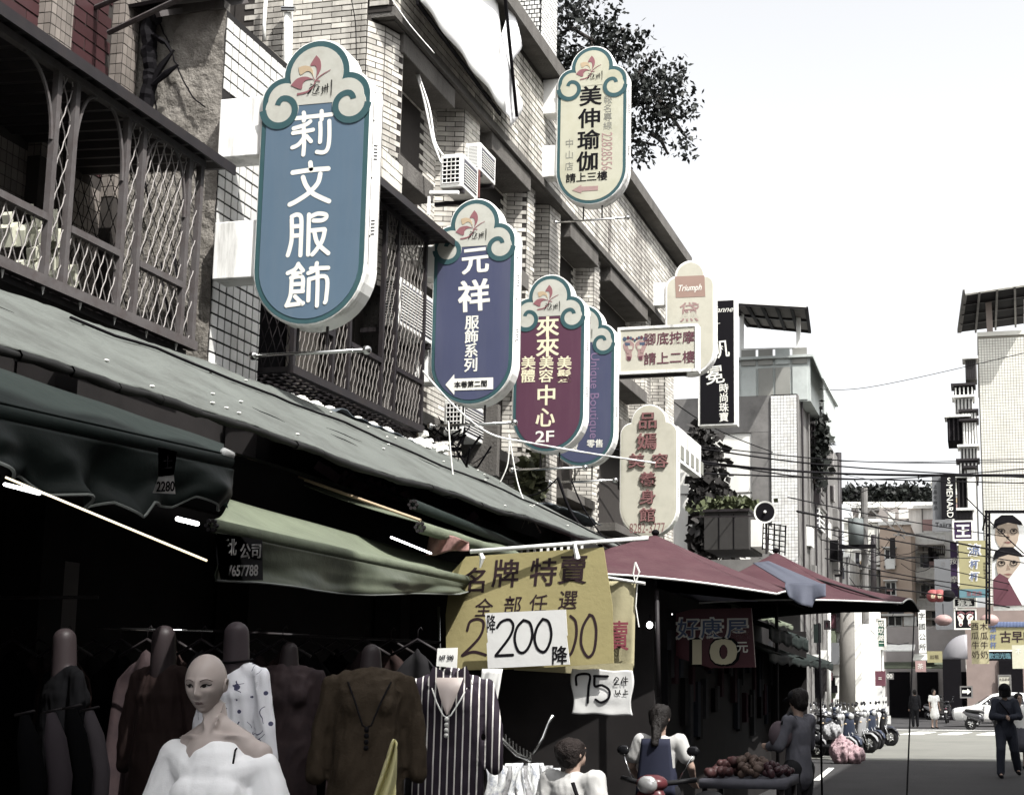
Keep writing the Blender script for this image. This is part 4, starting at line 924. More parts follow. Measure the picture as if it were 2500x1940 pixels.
def wpf(i, j):
    ex = 4*math.sin(j*6.5)*(1 if i > .5 else -1)*abs(2*i-1)**6
    return tuple(at(1397+i*147+ex, 1631+j*110+i*6+1.5*math.sin(i*12), Y=YP+.006*noise.noise(Vector((i*4, j*4, 1)))))
MB().grid(wpf, 30, 22).build('paper', m_wcard, wp, True, solid=.003)
strokes([[(1170, 920), (1175, 855), (1262, 852), (1255, 940), (1250, 1045)], [(1295, 860), (1390, 862)], [(1298, 862), (1300, 930), (1350, 925), (1400, 960), (1395, 1015), (1345, 1045), (1305, 1025)]], 5.5, YP-.007, m_ink, wp, qr)
strokes([[(1435, 890), (1450, 870), (1465, 885), (1435, 918), (1468, 918)], [(1500, 870), (1488, 900), (1490, 920)], [(1505, 880), (1530, 880)], [(1515, 865), (1515, 918)], [(1500, 898), (1532, 898)], [(1445, 960), (1448, 988), (1460, 980)], [(1475, 960), (1470, 980), (1462, 990)], [(1470, 975), (1482, 988)], [(1512, 955), (1512, 985)], [(1512, 970), (1528, 968)], [(1498, 988), (1532, 985)]], 2.2, YP-.007, m_ink, wp, qr)
rd = thing('red_stall_sign', 'maroon hanging sign with outlined blue characters and a large gold zero', 'sign', tuple(at(1762, 1560, Y=16)))
YR = 16.0
q = [(1690, 1486), (1834, 1483), (1844, 1628), (1735, 1630), (1640, 1600), (1640, 1500)]
MB().prism([(p.x, p.z) for p in (at(a, c, Y=YR) for a, c in q)], YR, YR+.05).build('panel', mat('maroon_print', (.13, .025, .04), .4, .2), rd)
m_slate = mat('slate_blue_print', (.12, .17, .33), .5, .2)
for t, u in (('好', 1680), ('康', 1737), ('屋', 1800)):
    txt(t, u, 1533, 52, YR, m_whl, rd, .09, sx=1.1); txt(t, u, 1533, 46, YR-.01, m_slate, rd, .01, sx=1.1)
txt('10', 1745, 1590, 66, YR, m_ink, rd, .09, wpx=116); txt('10', 1745, 1590, 58, YR-.012, m_gold, rd, .07, wpx=104); txt('元', 1812, 1578, 28, YR, m_whl, rd, .03)
# ================================================================ canopies
m_mar = mat('maroon_canvas', (.082, .026, .036), .85, .25, 2.5, bump=.5, bscale=9, dirt=.6, dcol=(.13, .06, .065), dscale=2.2, streak=True)
m_bluec = mat('dusty_blue_canvas', (.085, .095, .135), .75, .2, 3, bump=.2, bscale=12)
def canopy(label, cor, peak, m, sag=.12):
    r = thing('market_canopy', label, 'canopy', (peak[0], peak[1], 0)); pk_ = Vector(peak); b = MB()
    cor = [Vector(c) for c in cor]
    for k in range(4):
        A_, B_ = cor[k], cor[(k+1) % 4]
        def f(i, j):
            e = A_.lerp(B_, i); e.z += sag*.9*math.sin(math.pi*i)*.0-.0; p = e.lerp(pk_, j)
            p.z += -sag*math.sin(math.pi*j)*1.0*(1-.3*math.sin(math.pi*i))+.10*math.sin(math.pi*i)*(1-j)
            return tuple(p)
        b.grid(f, 20, 16)
    b.build('canvas', m, r, True, solid=.008)
    b.v = [(x, y, z-.025) for x, y, z in b.v]; b.build('shade_lining', m_black, r, True)  # black sheet standing in for the shade under the canvas
    b = MB()
    for k in range(4):
        A_, B_ = cor[k], cor[(k+1) % 4]; pts = []
        for i in range(21):
            e = A_.lerp(B_, i/20); e.z += .10*math.sin(math.pi*i/20); pts.append(e+Vector((0, 0, -.01)))
        b.tube(pts, .013, 6, False)
    b.build('trim', m_whitec, r)
    b = MB()
    for c in cor: b.tube([c+(pk_-c)*.03-Vector((0, 0, .05)), pk_-Vector((0, 0, .2))], .015, 5)
    b.build('rib', m_dark, r)
    MB().tube([pk_-Vector((0, 0, .05)), (pk_.x, pk_.y, 0)], .025, 8).build('pole', m_dark, r)
    MB().ell(pk_+Vector((0, 0, .03)), .05, .05, .04).build('finial', m_black, r)
    return r
pk1 = at(1600, 1306, Y=16.2)
ca = [at(1150, 1402, Y=13.6), at(1896, 1447, Y=14.7), Vector((-2.2, 18.2, 2.72)), Vector((-5.2, 18, 2.75))]
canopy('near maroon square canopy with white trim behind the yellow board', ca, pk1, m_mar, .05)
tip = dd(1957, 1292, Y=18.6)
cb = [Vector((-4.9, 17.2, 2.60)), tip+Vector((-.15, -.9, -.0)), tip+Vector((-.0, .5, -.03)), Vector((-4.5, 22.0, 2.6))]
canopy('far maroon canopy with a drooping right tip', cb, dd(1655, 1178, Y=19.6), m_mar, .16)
bt = thing('blue_flap', 'dusty blue canvas flap draped between the two maroon canopies', 'canopy', tuple(dd(1700, 1250, Y=16.5)))
def quadf(A_, B_, C_, D_, y0, y1, amp=0.):
    def f(i, j):
        u = (A_[0]*(1-i)+B_[0]*i)*(1-j)+(D_[0]*(1-i)+C_[0]*i)*j; v = (A_[1]*(1-i)+B_[1]*i)*(1-j)+(D_[1]*(1-i)+C_[1]*i)*j
        return tuple(at(u, v, Y=y0+(y1-y0)*j+amp*math.sin(i*13+j*3)))
    return f
MB().grid(quadf((1838, 1374), (1876, 1369), (2014, 1428), (1920, 1424), 17.0, 15.6, .02), 14, 14).build('top', m_bluec, bt, True, solid=.008)
us_ = (1917, 1925, 1949, 1983, 1990, 2016); vb_ = (1432, 1456, 1474, 1482, 1462, 1455)
def bf2(i, j):
    u = 1917+i*99; v0 = 1421+4*i; v = v0+(np.interp(u, us_, vb_)-v0)*j; return tuple(at(u, v, Y=15.58-.12*j+.05*math.sin(i*11)*j))
MB().grid(bf2, 30, 8).build('drooping_edge', m_bluec, bt, True, solid=.008)
# a third white-lined strip visible under the near canopy
g = MB().grid(lambda i, j: tuple(at(1610+i*240, 1442+i*24+j*(26-24*i), Y=17+.5*j)), 10, 3); t = g.build('pale_lining', mat('lilac_white_cloth', (.45, .45, .55), .8)); tag(t, 'pale lining strip seen under the near maroon canopy', 'cloth')
# small dark awnings further on
def small_awn(label, T1, T2, Y1_, Y2_, drop, m):
    r = thing('small_awning', label, 'awning', tuple(dd(*T1, Y=Y1_)))
    a, c = dd(*T1, Y=Y1_), dd(*T2, Y=Y2_)
    MB().grid(lambda i, j: tuple(a.lerp(c, i)+Vector((-1.3*(1-j), 0, .45*(1-j)+.03*math.sin(i*20)))), 16, 4).build('canopy', m, r, True, solid=.01)
    MB().grid(lambda i, j: tuple(a.lerp(c, i)+Vector((.02*math.sin(i*40), 0, -drop*j-.04*j*math.sin(i*31)**2))), 50, 3).build('valance', m, r, True, solid=.008)
    return r
small_awn('dark green rolled awning just beyond the maroon sign', (1640, 1335), (1722, 1365), 18.5, 22.5, .16, m_tarpd)
small_awn('long dark awning running towards the parked scooters', (1640, 1392), (1775, 1415), 18, 27, .10, m_tarpd)
small_awn('pale green flat awning over the far stall front', (1560, 1290), (1690, 1335), 20, 26, .05, m_tarpg)
# dark stall partitions further down the market
sp_ = thing('stall_partition', 'dark partition and hanging stock at the back of the stalls under the canopies', 'partition', (-3.5, 19, 0))
MB().box(-3.65, -3.5, 15.0, 23.5, 0, 2.75).build('panel', m_inner, sp_); MB().box(-3.65, -2.9, 23.5, 23.6, 0, 2.6).build('end_panel', m_inner, sp_); MB().box(-6.4, -3.5, 14.9, 15, 0, 2.9).build('cross_panel', m_inner, sp_)
mst = [mat('hanging_stock_'+n, c, .85, .3, 12, spec=.05) for n, c in (('black', (.012, .011, .013)), ('grey', (.05, .05, .055)), ('plum', (.06, .02, .03)), ('slate', (.03, .035, .05)))]
for k in range(34):
    y = 15.3+k*.24; z1 = 2.45-random.random()*.9; h_ = .3+.5*random.random()
    MB().box(-3.5, -3.46+.04*random.random(), y, y+.17, z1-h_, z1).build('hanging_packet' if k % 2 else 'hanging_shirt', mst[k % 4], sp_)
# ================================================================ bodies
def capsule(b, a, c, ra, rc, n=12, flat=1.0):
    a = Vector(a); c = Vector(c); d = c-a; L = d.length; d = d.normalized() if L > 1e-6 else Vector((0, 0, 1))
    x = d.cross(Vector((0, 1, 0))); x = x.normalized() if x.length > .01 else Vector((1, 0, 0)); y = d.cross(x); rings = []
    for k in range(1, 5): t = math.pi/2*(1-k/4.5); rings.append((a-d*ra*math.sin(t), ra*math.cos(t)))
    rings.append((a, ra)); rings.append((c, rc))
    for k in range(1, 5): t = math.pi/2*k/4.5; rings.append((c+d*rc*math.sin(t), rc*math.cos(t)))
    b.loft([[tuple(p+x*r_*math.cos(2*math.pi*i/n)+y*r_*flat*math.sin(2*math.pi*i/n)) for i in range(n)] for p, r_ in rings])
def blob(b, name, m, parent, voxel=.014, smooth=3, fold=0., fscale=9., label=None, xf=None):
    me = bpy.data.meshes.new('tmp'); me.from_pydata(b.v, [], b.f); me.update()
    bm = bmesh.new(); bm.from_mesh(me); bmesh.ops.recalc_face_normals(bm, faces=bm.faces); bm.to_mesh(me); bm.free()
    o = bpy.data.objects.new('tmp', me); COL.objects.link(o)
    md = o.modifiers.new('r', 'REMESH'); md.mode = 'VOXEL'; md.voxel_size = voxel; md.use_smooth_shade = True
    if smooth: s = o.modifiers.new('s', 'SMOOTH'); s.iterations = smooth; s.factor = .5
    dg = bpy.context.evaluated_depsgraph_get(); dg.update()
    me2 = bpy.data.meshes.new_from_object(o.evaluated_get(dg)); bpy.data.objects.remove(o); bpy.data.meshes.remove(me)
    if fold or xf:
        n = len(me2.vertices); co = np.empty(n*3); me2.vertices.foreach_get('co', co); co = co.reshape(-1, 3)
        no = np.empty(n*3); me2.vertex_normals.foreach_get('vector', no); no = no.reshape(-1, 3)
        if fold:
            for k in range(n):
                x, y, z = co[k]
                f_ = .9*noise.noise(Vector((x*fscale+z*2, y*fscale, z*fscale*.22)))-.9*abs(noise.noise(Vector((x*fscale*1.7-z*6, y*fscale*1.7+z*3, z*fscale*.45+7))))+.2*noise.noise(Vector((x*40, y*40, z*14)))
                co[k] += no[k]*fold*f_
        if xf:
            for k in range(n): co[k] = xf(co[k])
        me2.vertices.foreach_set('co', co.ravel()); me2.update()
    me2.name = name
    for p_ in list(me2.materials): me2.materials.clear()
    o = link(name, me2, m, parent, True)
    if label: o['label'] = label
    return o
BJ = dict(pel=(0, 0, .93), wai=(0, 0, 1.08), che=(0, 0, 1.27), nec=(0, .005, 1.42), hed=(0, -.01, 1.58), sl=(-.17, 0, 1.385), sr=(.17, 0, 1.385), el=(-.22, .02, 1.11), er=(.22, .02, 1.11), wl=(-.24, -.04, .87), wr=(.24, -.04, .87),
          hl=(-.09, 0, .90), hr=(.09, 0, .90), kl=(-.10, -.02, .49), kr=(.10, -.02, .49), al=(-.10, .03, .08), ar=(.10, .03, .08))
def hand(b, w_, e_, s=1.):
    w_ = Vector(w_); d = (w_-Vector(e_)).normalized(); side = d.cross(Vector((0, 1, 0))).normalized(); nn = d.cross(side)
    capsule(b, w_, w_+d*.07, .024, .034, 8, .5)
    for k, (o, l) in enumerate(((-.03, .062), (-.010, .075), (.010, .070), (.028, .055))):
        p = w_+d*.085+side*o; q = p+d*l*.5+nn*.004; r_ = q+d*l*.42+nn*.02; b.tube([p, q, r_], [.010, .009, .007], 6)
    p = w_+d*.03+side*.03; b.tube([p, p+d*.035+side*.025, p+d*.065+side*.028+nn*.01], [.012, .010, .008], 6)
def headshape(b, h, yaw=0., s=1., tilt=0.):
    h = Vector(h); M = Matrix.Rotation(yaw, 3, 'Z') @ Matrix.Rotation(tilt, 3, 'X'); n0 = len(b.v)
    b.ell((0, .012, .02), .076*s, .092*s, .10*s, 16, 12); b.ell((0, -.022, -.045), .056*s, .062*s, .070*s, 14, 10)
    b.ell((0, -.088*s, -.008), .011*s, .018*s, .024*s, 8, 6); b.ell((0, -.073, -.055), .022*s, .012*s, .011*s, 8, 6); b.ell((0, -.066, -.092), .02*s, .016*s, .014*s, 8, 6)
    b.ell((0, -.075, .035), .05*s, .014*s, .012*s, 10, 6)
    for e in (-1, 1): b.ell((e*.078*s, .012, -.005), .010, .018, .030, 8, 6)
    for i in range(n0, len(b.v)): b.v[i] = tuple(h+M @ Vector(b.v[i]))
    return M
m_skin = mat('skin', (.42, .27, .20), .5, .1, 10); m_hair = mat('black_hair', (.012, .009, .008), .6, .4, 20, bump=.6, bscale=60)
m_eye = mat('dark_eye', (.02, .015, .015), .2)
def person(label, loc, rz, H=1.68, J=None, garments=(), hair=True, helmet=None, cap=None, hyaw=0., cat='person', vox=.013, hairm=None, htilt=0, long_hair=False):
    j = dict(BJ); j.update(J or {}); k = H/1.70; j = {a: Vector(c)*k for a, c in j.items()}
    r = thing('person', label, cat, loc); b = MB()
    capsule(b, j['pel'], j['wai'], .125*k, .11*k, 14, .78); capsule(b, j['wai'], j['che'], .11*k, .135*k, 14, .75); capsule(b, j['che'], j['nec']+Vector((0, 0, -.06)), .13*k, .08*k, 14, .7)
    for s in 'lr':
        capsule(b, j['s'+s], j['che'], .055*k, .09*k); capsule(b, j['s'+s], j['e'+s], .050*k, .038*k); capsule(b, j['e'+s], j['w'+s], .038*k, .024*k)
        hand(b, j['w'+s], j['e'+s]); capsule(b, j['h'+s], j['k'+s], .088*k, .056*k); capsule(b, j['k'+s], j['a'+s], .054*k, .034*k); capsule(b, j['a'+s], j['a'+s]+Vector((0, -.13*k, -.045*k)), .036*k, .028*k)
    capsule(b, j['nec']-Vector((0, 0, .03)), j['hed']-Vector((0, -.01, .05)), .052*k, .050*k)
    M = headshape(b, j['hed'], hyaw, k, htilt); o = blob(b, 'body', m_skin, r, vox, 2)
    for e in (-1, 1):
        c = j['hed']+M @ Vector((e*.030*k, -.079*k, .008*k)); MB_local(r, 'eye', m_eye, lambda b_: b_.ell(c, .011*k, .006*k, .006*k, 8, 6))
    def gb(parts, t):
        g = MB()
        for p_ in parts:
            if p_ == 'torso': capsule(g, j['pel']+Vector((0, 0, .02)), j['wai'], .135*k+t, .125*k+t, 14, .82); capsule(g, j['wai'], j['che'], .125*k+t, .145*k+t, 14, .78); capsule(g, j['che'], j['nec']-Vector((0, 0, .075*k)), .14*k+t, .095*k+t, 14, .72)
            if p_ == 'hem': capsule(g, j['pel']+Vector((0, 0, -.10)), j['wai'], .150*k+t, .13*k+t, 14, .85)
            if p_ == 'skirt': capsule(g, (j['kl']+j['kr'])/2+Vector((0, 0, .08)), j['pel'], .20*k+t, .14*k+t, 14, .85)
            for s in 'lr':
                if p_ == 'sleeve': capsule(g, j['s'+s], j['che'], .062*k+t, .09*k); capsule(g, j['s'+s], j['e'+s], .060*k+t, .050*k+t); capsule(g, j['e'+s], j['w'+s], .050*k+t, .036*k+t)
                if p_ == 'short': capsule(g, j['s'+s], j['che'], .062*k+t, .09*k); capsule(g, j['s'+s], j['s'+s].lerp(j['e'+s], .62), .062*k+t, .062*k+t)
                if p_ == 'legs': capsule(g, j['h'+s], j['k'+s], .100*k+t, .074*k+t); capsule(g, j['k'+s], j['a'+s]+Vector((0, 0, .03)), .072*k+t, .056*k+t)
                if p_ == 'shoe': capsule(g, j['a'+s]-Vector((0, -.03, .025)), j['a'+s]+Vector((0, -.14*k, -.05*k)), .045*k, .036*k)
        if 'legs' in parts: capsule(g, j['pel']-Vector((0, 0, .03)), j['pel']+Vector((0, 0, .05)), .135*k+t, .13*k+t, 14, .85)
        return g
    for nm, parts, t, m, fold in garments: blob(gb(parts, t), nm, m, r, vox, 1, fold, 11)
    hd = j['hed']
    if helmet:
        g = MB(); g.ell((0, .012, .035), .115, .135, .115, 18, 12); g.ell((0, -.02, -.02), .105, .12, .08, 16, 10)
        g.v = [tuple(hd+M @ Vector(v)) for v in g.v]; blob(g, 'helmet', helmet, r, .014, 2)
        g = MB().grid(lambda i, q: tuple(hd+M @ Vector((.125*math.sin((i-.5)*2.4), -.005-.135*math.cos((i-.5)*2.4), .055-.13*q))), 12, 4); o_ = bpy_local(g, 'visor', m_glass, r)
    elif hair:
        g = MB(); g.ell((0, .028, .032), .101*k, .108*k, .108*k, 16, 12); g.ell((0, .045, -.02), .088*k, .078*k, .095*k, 14, 10)
        if long_hair: capsule(g, (0, .07, -.02), (0, .10, -.26), .06*k, .035*k)
        g.v = [tuple(hd+M @ Vector(v)) for v in g.v]; blob(g, 'hair', hairm or m_hair, r, .012, 1, .014, 26)
        if cap:
            g = MB(); g.ell((0, .012, .055), .095*k, .108*k, .075*k, 16, 10); g.v = [tuple(hd+M @ Vector(v)) for v in g.v]; blob(g, 'cap', cap, r, .012, 2)
            g = MB().grid(lambda i, q: tuple(hd+M @ Vector((.07*(i-.5)*2, -.075-.09*q*math.cos((i-.5)*2), .045-.015*q))), 8, 4); bpy_local(g, 'cap_brim', cap, r, .008)
    r.rotation_euler = (0, 0, rz); return r
def bpy_local(g, name, m, parent, solid=0, smooth=True):
    me = bpy.data.meshes.new(name); me.from_pydata(g.v, [], g.f); me.update(); o = link(name, me, m, parent, smooth)
    if solid: md = o.modifiers.new('t', 'SOLIDIFY'); md.thickness = solid; md.offset = 0
    return o
def MB_local(parent, name, m, fn, smooth=True, solid=0):
    b = MB(); fn(b); return bpy_local(b, name, m, parent, solid, smooth)
# ---------------------------------------------------------------- mannequins
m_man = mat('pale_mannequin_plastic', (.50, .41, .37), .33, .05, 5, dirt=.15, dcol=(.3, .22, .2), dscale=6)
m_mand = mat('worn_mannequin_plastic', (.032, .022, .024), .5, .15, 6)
def bust(label, nb, garm, skin, rz=0, s=1., sleeve=True, neck='stump', wide=1., extra=None, fold=.016, top=1.385, cat='mannequin'):
    "dress form; nb = world place of the base of its neck (1.43 m up an unscaled figure)"
    r = thing('mannequin', label, cat, (nb.x, nb.y, nb.z-1.43*s)); b = MB()
    capsule(b, (0, 0, .95*s), (0, 0, 1.28*s), .09*s, .09*s, 14, .6); capsule(b, (0, 0, 1.28*s), (0, 0, 1.375*s), .09*s, .055*s, 14, .7)
    for e in (-1, 1): capsule(b, (e*.10*s, 0, 1.375*s), (0, 0, 1.36*s), .03*s, .05*s)
    if neck == 'stump': capsule(b, (0, 0, 1.36*s), (0, .01, 1.56*s), .066*s, .060*s, 14)
    elif neck == 'short': capsule(b, (0, 0, 1.36*s), (0, .005, 1.50*s), .062*s, .048*s, 14, .9)
    blob(b, 'form', skin, r, .012, 3)
    g = MB(); W_ = wide
    for k_, (z0_, z1_, r0_, r1_) in enumerate(((.72, .95, .175, .165), (.95, 1.12, .165, .150), (1.12, 1.27, .150, .152), (1.27, 1.33, .150, .115))): capsule(g, (0, 0, z0_*s), (0, -.006, z1_*s), r0_*s*W_, r1_*s*W_, 18, .68)
    for e in (-1, 1):
        g.ell((e*.06*s, -.075*s, 1.25*s), .06*s, .045*s, .07*s, 12, 8); capsule(g, (e*.155*s*W_, 0, 1.355*s), (e*.05*s, 0, 1.375*s), .046*s, .055*s, 12, .8)
        if sleeve: capsule(g, (e*.160*s*W_, 0, 1.355*s), (e*.205*s*W_, .0, 1.12*s), .052*s, .052*s, 12, .8); capsule(g, (e*.205*s*W_, 0, 1.12*s), (e*.216*s*W_, -.012, .93*s), .052*s, .049*s, 12, .8)
    blob(g, 'garment', garm, r, .010, 2, fold*.85, 12)
    if extra: extra(r, s)
    MB_local(r, 'stand', m_dark, lambda q: q.tube([(0, 0, 0), (0, 0, .8*s)], .018, 8))
    r.rotation_euler = (0, 0, rz); return r
m_blk = mat('black_knit', (.004, .004, .005), .95, spec=.05); m_brn = mat('brown_cloth', (.03, .014, .012), .85, .2, 5, bump=.12, bscale=160); m_mus = mat('mustard_knit', (.055, .036, .018), .85, .15, 6, bump=.3, bscale=60)
m_dusk = mat('dusky_pink_print', (.045, .026, .028), .8, .3, 6, dirt=.8, dcol=(.02, .012, .018), dscale=14)
m_blo = mat('white_blouse', (.74, .74, .79), .75, .06, 4, bump=.12, bscale=160)
# branch print on the blouse: thin dark voronoi edges with blue buds
n_ = m_blo.node_tree; bs = n_.nodes['Principled BSDF']; ge = n_.nodes.new('ShaderNodeNewGeometry'); vo = n_.nodes.new('ShaderNodeTexVoronoi'); vo.feature = 'DISTANCE_TO_EDGE'; vo.inputs['Scale'].default_value = 8
ns_ = n_.nodes.new('ShaderNodeTexNoise'); ns_.inputs['Scale'].default_value = 6; mx = n_.nodes.new('ShaderNodeMix'); mx.data_type = 'VECTOR'; mx.inputs[0].default_value = .25
n_.links.new(ge.outputs['Position'], ns_.inputs['Vector']); n_.links.new(ge.outputs['Position'], mx.inputs[4]); n_.links.new(ns_.outputs['Color'], mx.inputs[5]); n_.links.new(mx.outputs[1], vo.inputs['Vector'])
lt = n_.nodes.new('ShaderNodeMath'); lt.operation = 'LESS_THAN'; lt.inputs[1].default_value = .018; n_.links.new(vo.outputs['Distance'], lt.inputs[0])
ns2 = n_.nodes.new('ShaderNodeTexNoise'); ns2.inputs['Scale'].default_value = 9; n_.links.new(ge.outputs['Position'], ns2.inputs['Vector']); gt = n_.nodes.new('ShaderNodeMath'); gt.operation = 'GREATER_THAN'; gt.inputs[1].default_value = .50; n_.links.new(ns2.outputs['Fac'], gt.inputs[0])
ml = n_.nodes.new('ShaderNodeMath'); ml.operation = 'MULTIPLY'; n_.links.new(lt.outputs[0], ml.inputs[0]); n_.links.new(gt.outputs[0], ml.inputs[1])
v2 = n_.nodes.new('ShaderNodeTexVoronoi'); v2.inputs['Scale'].default_value = 14; n_.links.new(ge.outputs['Position'], v2.inputs['Vector']); l2 = n_.nodes.new('ShaderNodeMath'); l2.operation = 'LESS_THAN'; l2.inputs[1].default_value = .17; n_.links.new(v2.outputs['Distance'], l2.inputs[0])
ad = n_.nodes.new('ShaderNodeMath'); ad.operation = 'MAXIMUM'; n_.links.new(ml.outputs[0], ad.inputs[0]); n_.links.new(l2.outputs[0], ad.inputs[1])
mc = n_.nodes.new('ShaderNodeMix'); mc.data_type = 'RGBA'; src = bs.inputs['Base Color'].links[0].from_socket; n_.links.new(ad.outputs[0], mc.inputs[0]); n_.links.new(src, mc.inputs[6]); mc.inputs[7].default_value = (.07, .07, .13, 1); n_.links.new(mc.outputs[2], bs.inputs['Base Color'])
# striped shirt material
m_str = mat('striped_cloth', (.02, .014, .02), .75, bump=.12, bscale=160); n_ = m_str.node_tree; bs = n_.nodes['Principled BSDF']; tc = n_.nodes.new('ShaderNodeTexCoord'); sp = n_.nodes.new('ShaderNodeSeparateXYZ'); n_.links.new(tc.outputs['Object'], sp.inputs[0])
at2 = n_.nodes.new('ShaderNodeMath'); at2.operation = 'MULTIPLY_ADD'; n_.links.new(sp.outputs['Z'], at2.inputs[0]); at2.inputs[1].default_value = .0; n_.links.new(sp.outputs['X'], at2.inputs[2])
mm = n_.nodes.new('ShaderNodeMath'); mm.operation = 'WRAP'; n_.links.new(at2.outputs[0], mm.inputs[0]); mm.inputs[1].default_value = .042; mm.inputs[2].default_value = 0
cmp_ = n_.nodes.new('ShaderNodeMath'); cmp_.operation = 'LESS_THAN'; cmp_.inputs[1].default_value = .008; n_.links.new(mm.outputs[0], cmp_.inputs[0])
mc = n_.nodes.new('ShaderNodeMix'); mc.data_type = 'RGBA'; n_.links.new(cmp_.outputs[0], mc.inputs[0]); mc.inputs[6].default_value = (.022, .016, .024, 1); mc.inputs[7].default_value = (.6, .58, .55, 1); n_.links.new(mc.outputs[2], bs.inputs['Base Color'])
def neck_tag(r, s):
    MB_local(r, 'price_tag', m_whitec, lambda b: b.box(-.10*s, -.04*s, -.02, -.015, 1.40*s, 1.49*s))
def necklace(r, s, m=None, drop=.26):
    def f(b):
        pts = [Vector((.075*math.sin(t), .02-.10*math.cos(t) if abs(t) < 2 else .03, 0)) for t in (0,)]
        P = [(-.085, .03, 1.40), (-.10, -.07, 1.36), (-.06, -.15, 1.27), (-.02, -.185, 1.42-drop), (0, -.19, 1.41-drop), (.02, -.185, 1.42-drop), (.06, -.15, 1.27), (.10, -.07, 1.36), (.085, .03, 1.40)]
        b.tube([Vector(p)*s for p in P], .005, 5)
        for k in range(4): b.ell((0, -.195*s, (1.40-drop-.028*k)*s), .012*s, .012*s, .014*s, 8, 6)
    MB_local(r, 'necklace', m or m_black, f)
def open_collar(r, s):
    # pale chest in the open neck, and the collar flaps
    MB_local(r, 'collar', m_str, lambda b: (b.obox((.075*s, -.085*s, 1.395*s), (.035, -.01, .02), (.0, .004, 0), (.02, .0, -.055)), b.obox((-.075*s, -.085*s, 1.395*s), (.035, .01, -.02), (0, .004, 0), (-.02, 0, -.055))), False)
    MB_local(r, 'neck_opening', m_man, lambda b: b.grid(lambda i, j: ((i-.5)*.15*s*(1-j)**.8, -.10*s-.085*s*j**.7-.012*math.sin(math.pi*i), (1.40-.20*j)*s), 8, 8))
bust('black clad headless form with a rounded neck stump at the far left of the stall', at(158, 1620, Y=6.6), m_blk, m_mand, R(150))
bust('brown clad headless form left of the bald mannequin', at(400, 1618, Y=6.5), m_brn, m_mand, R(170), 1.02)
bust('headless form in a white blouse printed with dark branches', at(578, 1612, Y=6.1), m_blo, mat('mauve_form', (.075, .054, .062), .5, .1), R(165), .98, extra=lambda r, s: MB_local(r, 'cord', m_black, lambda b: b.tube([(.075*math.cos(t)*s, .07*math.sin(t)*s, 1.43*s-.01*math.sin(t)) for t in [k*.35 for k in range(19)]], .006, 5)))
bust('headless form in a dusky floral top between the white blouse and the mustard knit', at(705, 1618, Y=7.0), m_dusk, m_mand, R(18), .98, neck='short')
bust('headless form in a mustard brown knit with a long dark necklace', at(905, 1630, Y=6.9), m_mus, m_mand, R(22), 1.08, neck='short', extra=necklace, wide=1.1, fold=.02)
bust('headless form in a black and white striped shirt with a white pendant', at(1102, 1640, Y=8.0), m_str, m_man, R(16), 1.10, neck='none', extra=lambda r, s: (open_collar(r, s), necklace(r, s, m_whitec, .22)), wide=1.15)
t = thing('handwritten_tag', 'small handwritten paper tag above the striped shirt', 'tag', tuple(at(1092, 1600, Y=7.9)))
MB().prism([(p.x, p.z) for p in (at(a, c, Y=7.9) for a, c in ((1068, 1582), (1117, 1580), (1115, 1630), (1065, 1625)))], 7.9, 7.905).build('paper', m_whitec, t)
txt('NT 290', 1091, 1604, 11, 7.898, m_ink, t, .01, wpx=36)
g = MB().grid(lambda i, j: tuple(at(1178+i*48-20*j, 1632+j*120, Y=8.4+.02*math.sin(i*9+j*3))), 8, 10); t = g.build('white_cloth', m_wcard, None, True, solid=.01); tag(t, 'white shirt hanging behind the striped shirt', 'shirt')
